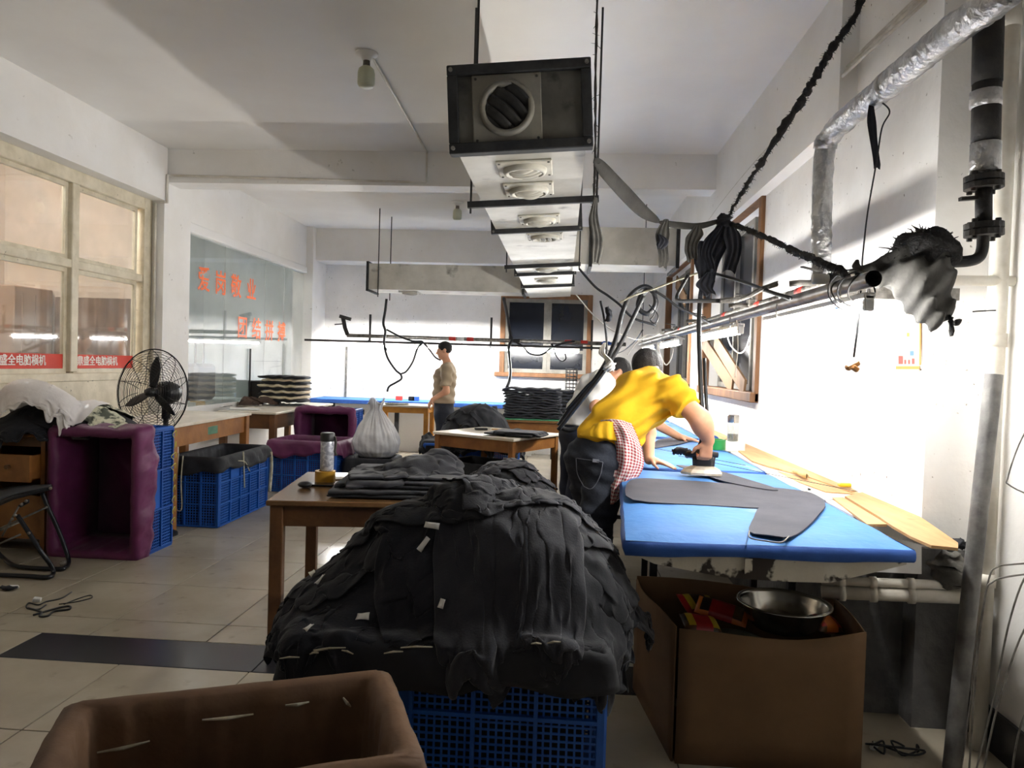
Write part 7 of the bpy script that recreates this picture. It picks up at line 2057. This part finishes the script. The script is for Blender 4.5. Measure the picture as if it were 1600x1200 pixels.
rag('rag_knot', 'tight black cloth knot at the end of the grey strap', [PY(1126, 338, 4.04), PY(1131, 345, 4.03), PY(1134, 355, 4.03)], 0.035, 129, 'black_cloth', flat=(1, 0.9))
top = PY(1355, -30, 3.2); top[2] = min(top[2], CEIL)
p, rs = fuzzy([V((top[0]+0.03, 3.15, CEIL)), PY(1345, 0, 3.2), PY(1300, 75, 3.3), PY(1268, 130, 3.42), PY(1240, 175, 3.55), PY(1195, 245, 3.75), PY(1160, 300, 3.95), PY(1137, 340, 4.05)], 0.016, 41, sub=12, k=[0.012, 0.015, 0.016, 0.016, 0.020, 0.015, 0.010, 0.007])
m = MB().tube(p, rs, 8); whiskers(m, p, rs, 42, 700, 0.014)
tag(m.build('dusty_rope', 'fuzz', smooth=True), 'thick lint covered rope slanting from the ceiling to the rag knot', 'rope')
p, rs = fuzzy([PY(1142, 350, 4.05), PY(1175, 362, 3.7), PY(1215, 380, 3.3), PY(1260, 400, 2.9), PY(1300, 418, 2.62), PY(1318, 426, 2.52)], 0.013, 43, sub=12)
m = MB().tube(p, rs, 8); whiskers(m, p, rs, 44, 500, 0.010)
tag(m.build('dusty_rope', 'fuzz', smooth=True), 'lint covered rope from the rag knot to the lamp pipe end', 'rope')
# white cable bundle along the right wall
for i, dz in enumerate((0.0, 0.022, 0.04)):
    pts = [PX(1440+8*i, -10, 1.43), PX(1345, 85, 1.40), PX(1265, 165, 1.395), PX(1210, 220, 1.39), PX(1165, 268, 1.39), PX(1130, 312, 1.39), PX(1108, 345, 1.39)]
    pts = [q_+V((-0.012*i, 0, -dz+0.01*math.sin(2*k+i))) for k, q_ in enumerate(pts)]
    tag(MB().tube(spline(pts, 8), 0.008, 8).build('wall_cable', 'white_cable', smooth=True), ('upper', 'middle', 'lower')[i]+' white cable of the sagging bundle along the right wall beam', 'cable')
# spring hose and valve hoses
def cable(label, pix, rr=0.007, mt='black_rubber', Y=None, nm='hanging_cable'):
    p_ = [PY(x, y, Y if len(q_) == 2 else q_[2]) for q_ in pix for x, y in [q_[:2]]]
    return tag(MB().tube(spline(p_, 8), rr, 8).build(nm, mt, smooth=True), label, 'cable')
m = MB(); A, B = PY(1125, 470, 3.4), PY(1215, 443, 3.3)
cp = spline([A, PY(1160, 466, 3.38), PY(1190, 452, 3.34), B], 20)
hel = []
for i, c in enumerate(cp):
    for k in range(6):
        t = (i*6+k)/6.0*2.4; hel.append(c+V((0, 0.012*math.cos(t*2.6), 0.012*math.sin(t*2.6))))
r = thing('spring_hose', 'black hose in a bright steel spring leading to the steam valve', 'hose', A)
MB().tube(hel, 0.0018, 4).build('spring_guard', 'tarnish', r)
MB().tube(cp, 0.008, 8).build('hose_core', 'black_rubber', r, smooth=True)
cable('black hose running from the spring hose back to the rag bundle', [(1125, 470, 3.4), (1090, 470, 3.7), (1062, 470, 4.1), (1058, 462, 4.2), (1075, 430, 4.15)], 0.010)
cable('black stiff hose slanting under the rag bundle to the lamp pipe', [(1118, 428, 4.1), (1160, 440, 3.7), (1200, 455, 3.3), (1235, 466, 3.05)], 0.009)
# cable bundle hanging in front of the white shirted man
bund = [
 ('thick black hose looping up beside the far window', [(873, 665), (890, 640), (915, 612), (945, 570), (962, 530), (972, 490), (985, 462), (1005, 448), (1020, 455), (1024, 475), (1012, 490), (998, 482), (1000, 465), (1012, 452)], 0.016, 4.9),
 ('black hose running straight down to the white shirted man', [(872, 672), (905, 630), (940, 585), (968, 540), (990, 495), (1006, 462)], 0.014, 4.85),
 ('black cable crossing from the duct to the coil', [(905, 420), (930, 448), (950, 462), (968, 476), (990, 497), (1025, 508)], 0.008, 4.95),
 ('thin black cable beside the hoses', [(938, 470), (944, 500), (948, 545), (940, 580), (915, 605), (885, 640)], 0.007, 4.88),
 ('black cable loop over the lamp pipe', [(1024, 455), (1040, 465), (1060, 480), (1085, 492), (1110, 505)], 0.008, 4.7),
 ('sagging black cable between the far rail and the hoses', [(945, 541, 10.7), (955, 552, 9.5), (970, 550, 8.2), (990, 535, 6.6), (1004, 516, 5.0)], 0.006, 5.3),
 ('black cord coil tied under the yellow string', [(1015, 455), (1028, 470), (1022, 492), (1016, 500), (1024, 505), (1028, 492), (1014, 476)], 0.004, 4.8),
 ('black hose dropping to the white shirted man with a pale tape', [(880, 658), (878, 668), (890, 672), (905, 668)], 0.016, 4.9),
]
for lab, pix, rr, Y in bund: cable(lab, pix, rr, 'black_rubber', Y)
for lab, pix, rr, Y in (('white wire draped from the far window to the lamp', [(900, 460), (925, 490), (955, 515), (990, 530), (1015, 528), (1030, 522)], 0.004, 4.92),
                        ('white wire hanging in a loop under the far tubes', [(1028, 538), (1032, 555), (1040, 570), (1048, 562), (1052, 545)], 0.005, 5.6),
                        ('white wire running along the top of the lamp pipe', [(980, 555), (1000, 530), (1020, 522), (1050, 524), (1070, 530)], 0.005, 5.8),
                        ('pale wire hanging from the lamp to the window sill planks', [(1151, 500), (1153, 540), (1150, 575), (1148, 590)], 0.003, 4.02),
                        ('looped wire with an inline switch under the lamp', [(1135, 520), (1142, 540), (1155, 552), (1165, 545), (1172, 525)], 0.004, 4.6),
                        ('pink and white wire under the near tube', [(1270, 475), (1290, 490), (1303, 512), (1308, 518), (1312, 508)], 0.004, 3.0)):
    cable(lab, pix, rr, 'white_cable', Y, 'white_wire')
m = MB().tube(spline([PY(968, 473, 4.9), PY(990, 462, 4.85), PY(1020, 452, 4.8), PY(1060, 437, 4.7), PY(1095, 425, 4.5)], 6), 0.006, 6)
tag(m.build('yellow_string', 'cord_pale', smooth=True), 'pale yellow string carrying the cable coil', 'string')
strip('white_rag', 'white rag tied on the cables above the white shirted man', [PY(945, 535, 4.83), PY(940, 550, 4.82), PY(950, 562, 4.82), PY(955, 577, 4.82)], 0.06, 'tag_white', seed=131)
rag('white_rag', 'white tape wound round the hose bundle', [PY(948, 568, 4.80), PY(952, 573, 4.80), PY(956, 578, 4.80)], 0.035, 132, 'tag_white', flat=(1, 1))
rag('black_rag_bundle', 'black tape ball where the cables meet by the far window', [PY(948, 480, 4.85), PY(952, 492, 4.85), PY(950, 502, 4.85)], 0.035, 133, 'black_cloth')
rag('blue_clip', 'blue plastic clip at the end of the far rail', [PY(940, 536, 10.70), PY(948, 536, 10.70), PY(957, 537, 10.70)], 0.045, 134, 'blue_side', cat='clip')
# cords near the far rail
for lab, pix, rr, Y in (('black strap hanging from the duct branch to the far rail', [(604, 467), (602, 485), (599, 505), (602, 518), (600, 535), (603, 548)], 0.012, 10.0),
                        ('black cable pair hanging down to the yellow table', [(600, 540), (606, 560), (618, 578), (626, 585), (627, 592), (618, 598), (608, 604), (605, 612)], 0.010, 10.0),
                        ('black cable loop hanging from the far rail', [(604, 515), (625, 526), (645, 533), (660, 534), (652, 545), (645, 565), (635, 580), (627, 584)], 0.009, 10.0),
                        ('black cable from the far rail to the standing man', [(660, 534), (670, 545), (680, 558), (689, 563)], 0.008, 10.0),
                        ('black strap from the duct to the rail before the far window', [(787, 466, 10.06), (792, 490, 10.3), (797, 520, 10.66), (800, 531, 10.72)], 0.016, 10.05),
                        ('black hose hanging before the far window to the folded stack', [(812, 532, 10.70), (800, 533, 10.66), (795, 545, 10.4), (797, 570, 9.8), (797, 590, 9.3), (792, 606, 9.0)], 0.014, 9.4),
                        ('black cable looped under the rail across the far window', [(800, 531), (815, 540), (828, 552), (845, 554), (860, 545), (880, 536), (898, 533)], 0.010, 10.69),
                        ('short black hook cable under the far rail', [(862, 537), (870, 557), (878, 564), (884, 560), (883, 552)], 0.008, 10.71)):
    cable(lab, pix, rr*1.5, 'black_rubber', Y)
# rag bundle on the horizontal steam pipe
rc = PY(1440, 425, 2.58)
r = thing('rag_bundle', 'big sooty rag bundle wrapped round the horizontal steam pipe', 'rag', rc)
s = SDF(rc-V((0.26, 0.13, 0.22)), rc+V((0.22, 0.13, 0.20)), 0.009)
s.ell(rc+V((0.0, 0, 0.03)), (0.10, 0.07, 0.095), k=0.04); s.cone(rc+V((-0.04, 0, -0.01)), rc+V((-0.20, 0.01, 0.0)), 0.06, 0.025, k=0.05)
s.cone(rc+V((0.0, 0, -0.02)), rc+V((0.04, 0, -0.13)), 0.085, 0.05, k=0.05); s.cone(rc+V((0.03, 0, -0.12)), rc+V((0.11, 0, -0.17)), 0.03, 0.008, k=0.03)
s.ripple(0.026, [(1, 0.3, 0.5, 60), (0.3, 1, 0.8, 90), (0.8, -0.4, -0.6, 120)], 51)
s.build('rag_body', 'sooty_rag', r, relax=1)
rn_ = random.Random(5); m = MB()
for _ in range(170):
    a = rn_.uniform(0, 6.28); e = rn_.uniform(0.1, 1.4)
    d_ = V((math.cos(a)*math.cos(e), math.sin(a)*math.cos(e), math.sin(e))); b0_ = rc+V((0.0, 0, 0.03))+d_*V((0.10, 0.07, 0.10))
    b1_ = b0_+d_*rn_.uniform(0.01, 0.04)+V((rn_.gauss(0, 0.012), 0, -0.006)); m.tube([b0_, (b0_+b1_)/2+V((rn_.gauss(0, 0.004),)*3), b1_], [0.003, 0.0025, 0.001], 4)
m.build('lint_fringe', 'fuzz', r)
s = SDF(rc+V((-0.16, -0.10, -0.02)), rc+V((0.16, 0.12, 0.19)), 0.010)
s.ell(rc+V((0.01, -0.012, 0.07)), (0.10, 0.075, 0.065), k=0.03); s.ripple(0.02, [(1, 0.3, 0.5, 70), (0.3, 1, 0.8, 90)], 52)
s.build('soot_cap', 'fuzz', r)
rag('rag_tail', 'thin sooty rag tail hanging below the rag bundle', [PY(1484, 492, 2.56), PY(1486, 505, 2.56), PY(1487, 525, 2.56)], 0.012, 141, 'fuzz')
# pull cord with wooden grip
r = thing('pull_cord', 'black pull cord with a small wooden grip hanging from the lamp pipe', 'pull cord', PY(1333, 570, 2.50))
MB().tube([PY(1346, 436, 2.50), PY(1345, 455, 2.50), PY(1339, 520, 2.50), PY(1334, 558, 2.50)], 0.0035, 6).build('cord', 'black_rubber', r, smooth=True)
MB().box(PY(1332, 571, 2.50), (0.048, 0.022, 0.02), R=rotm(0, -0.5, 0.1), bev=0.005).build('wooden_grip', 'wood_table', r)
MB().box(PY(1336, 576, 2.49), (0.025, 0.018, 0.018), R=rotm(0, 0.6, 0), bev=0.004).build('wooden_grip', 'wood_table', r)
MB().tube([PY(1326, 566, 2.50), PY(1334, 557, 2.50), PY(1341, 567, 2.50)], 0.0012, 5).build('wire_loop', 'tarnish', r)
# wires wound round the lamp pipe end
for i in range(4):
    yy = 2.45+0.05*i; rr = 0.04+0.012*(i % 3)
    tag(MB().tube([(LX+rr*math.cos(t), yy+0.02*math.sin(t*2+i), LZ-0.02+rr*1.1*math.sin(t)) for t in np.linspace(0, 6.28, 25)[:-1]], 0.003, 5, closed=True).build('wire_loop', 'rust_black', smooth=True), 'loose dark wire loop wound round the end of the lamp pipe', 'wire', 'wire loops on the lamp pipe end')
# yellow and blue glue packet hanging by the wall
q = PX(1318, 475, 1.40)
r = thing('glue_packet', 'hanging packet with yellow top and blue stroke by the right wall', 'packet', q)
mat('packet_blue', rgb(50, 90, 220), rough=0.4)
MB().slab([PX(1312, 500, 1.41), PX(1321, 500, 1.41), PX(1330, 462, 1.41), PX(1314, 460, 1.41)], (1, 0, 0), 0.008).build('packet_body', 'tag_white', r)
MB().slab([PX(1315, 470, 1.405), PX(1327, 472, 1.405), PX(1331, 457, 1.405), PX(1318, 455, 1.405)], (1, 0, 0), 0.004).build('packet_top', 'knife_yellow', r)
MB().tube(spline([PX(1305, 490, 1.40), PX(1308, 475, 1.40), PX(1315, 468, 1.40)], 5), 0.010, 8).build('blue_stroke', 'packet_blue', r, smooth=True)
# wall calendar
mat('calendar_paper', rgb(196, 182, 150), rgb(214, 200, 172), rough=0.8, scale=12)
r = thing('wall_calendar', 'pale paper calendar with small coloured prints on the right wall', 'calendar', PX(1420, 530, 1.44))
MB().slab([PX(1399, 578, 1.447), PX(1437, 580, 1.447), PX(1440, 484, 1.447), PX(1402, 484, 1.447)], (-1, 0, 0), 0.004).build('paper_sheet', 'calendar_paper', r)
mat('print_ochre', rgb(150, 100, 40), rough=0.8); mat('print_red', rgb(150, 50, 40), rough=0.8); mat('print_blue', rgb(60, 90, 150), rough=0.8)
def pr(x0, y0, x1, y1, c): MB().slab([PX(x0, y1, 1.4425), PX(x1, y1, 1.4425), PX(x1, y0, 1.4425), PX(x0, y0, 1.4425)], (-1, 0, 0), 0.0008).build('print_block', c, r)
pr(1400, 572, 1437, 577, 'print_ochre'); pr(1404, 556, 1411, 569, 'print_red'); pr(1413, 562, 1416, 569, 'print_red'); pr(1419, 562, 1422, 569, 'print_red'); pr(1425, 560, 1429, 569, 'print_red'); pr(1422, 548, 1428, 556, 'print_blue'); pr(1417, 520, 1421, 526, 'print_ochre'); pr(1436.5, 490, 1439, 570, 'print_ochre')
mat('plank_wood', rgb(140, 108, 76), rgb(112, 84, 58), rough=0.7, scale=5, stretch=(1, 1, 0.3), bump=0.1)
# planks leaning in the window recesses
for lab, a, b, w_, X in (('greyish plank leaning in the near right window recess', (1143, 604), (1098, 535), 0.14, 1.42), ('pale plank leaning in front of the near right window', (1162, 606), (1116, 532), 0.13, 1.40),
                         ('pale board leaning in the far right window recess', (1070, 470), (1056, 440), 0.16, 1.42)):
    A, B = PX(*a, X), PX(*b, X); d_ = unit(B-A); s_ = unit(np.cross(d_, V((1, 0, 0))))
    tag(MB().slab([A-s_*w_/2, A+s_*w_/2, B+s_*w_/2, B-s_*w_/2], (1, 0, 0), 0.018).build('wooden_plank', 'plank_wood'), lab, 'plank')
# standing bobbin net by the far wall (dark wire drum)
q = PY(893, 590, 11.0)
r = thing('wire_drum', 'dark wire drum standing beside the folded stacks under the far window', 'drum', (q[0], 11.0, 1.02))
for k in range(7):
    MB().tube([(q[0]+0.085*math.cos(t), 11.0+0.085*math.sin(t), 1.03+0.055*k) for t in np.linspace(0, 6.28, 25)[:-1]], 0.008, 5, closed=True).build('ring', 'wire_black', r, smooth=True)
for k in range(10):
    t = 2*math.pi*k/10; MB().tube([(q[0]+0.085*math.cos(t), 11.0+0.085*math.sin(t), 1.022), (q[0]+0.085*math.cos(t), 11.0+0.085*math.sin(t), 1.37)], 0.006, 5).build('stave', 'wire_black', r)
tag(MB().mm((q[0]-0.3, 10.8, 0.98), (q[0]+0.2, YB-0.01, 1.02)).mm((q[0]-0.28, 11.0, 0), (q[0]-0.24, 11.04, 0.98)).mm((q[0]+0.14, 11.0, 0), (q[0]+0.18, 11.04, 0.98)).build('wall_stand', 'dark_steel'), 'dark steel stand under the far window', 'stand')
# drawn plan lines and post on the bright far wall
tag(MB().mm((PY(541, 560, YB-0.03)[0]-0.012, YB-0.04, 0.80), (PY(541, 560, YB-0.03)[0]+0.012, YB-0.005, 1.62)).build('wall_batten', 'tarnish'), 'thin grey upright batten on the far wall above the bench', 'batten')
for i, pts in enumerate(([(487, 552), (497, 546), (505, 560), (497, 568), (487, 552)], [(488, 570), (486, 590), (500, 585), (503, 570)], [(545, 568), (590, 570), (588, 610)], [(545, 575), (562, 578), (568, 610)])):
    tag(MB().tube([PY(x, y, YB-0.006) for x, y in pts], 0.003, 4).build('wall_wire', 'grey_rag'), ('thin wire bent into a tilted square', 'thin looped wire below the tilted wire square', 'thin wire drawn square beside the batten', 'thin sagging wire beside the batten')[i]+' on the far wall', 'wire')
q = PY(564, 638, 11.28)
tag(MB().mm((q[0]-0.05, 11.285, 0.55), (q[0]+0.05, 11.30, 0.63), bev=0.004).build('wall_socket', 'fan_black'), 'black wall socket under the far bench', 'socket')
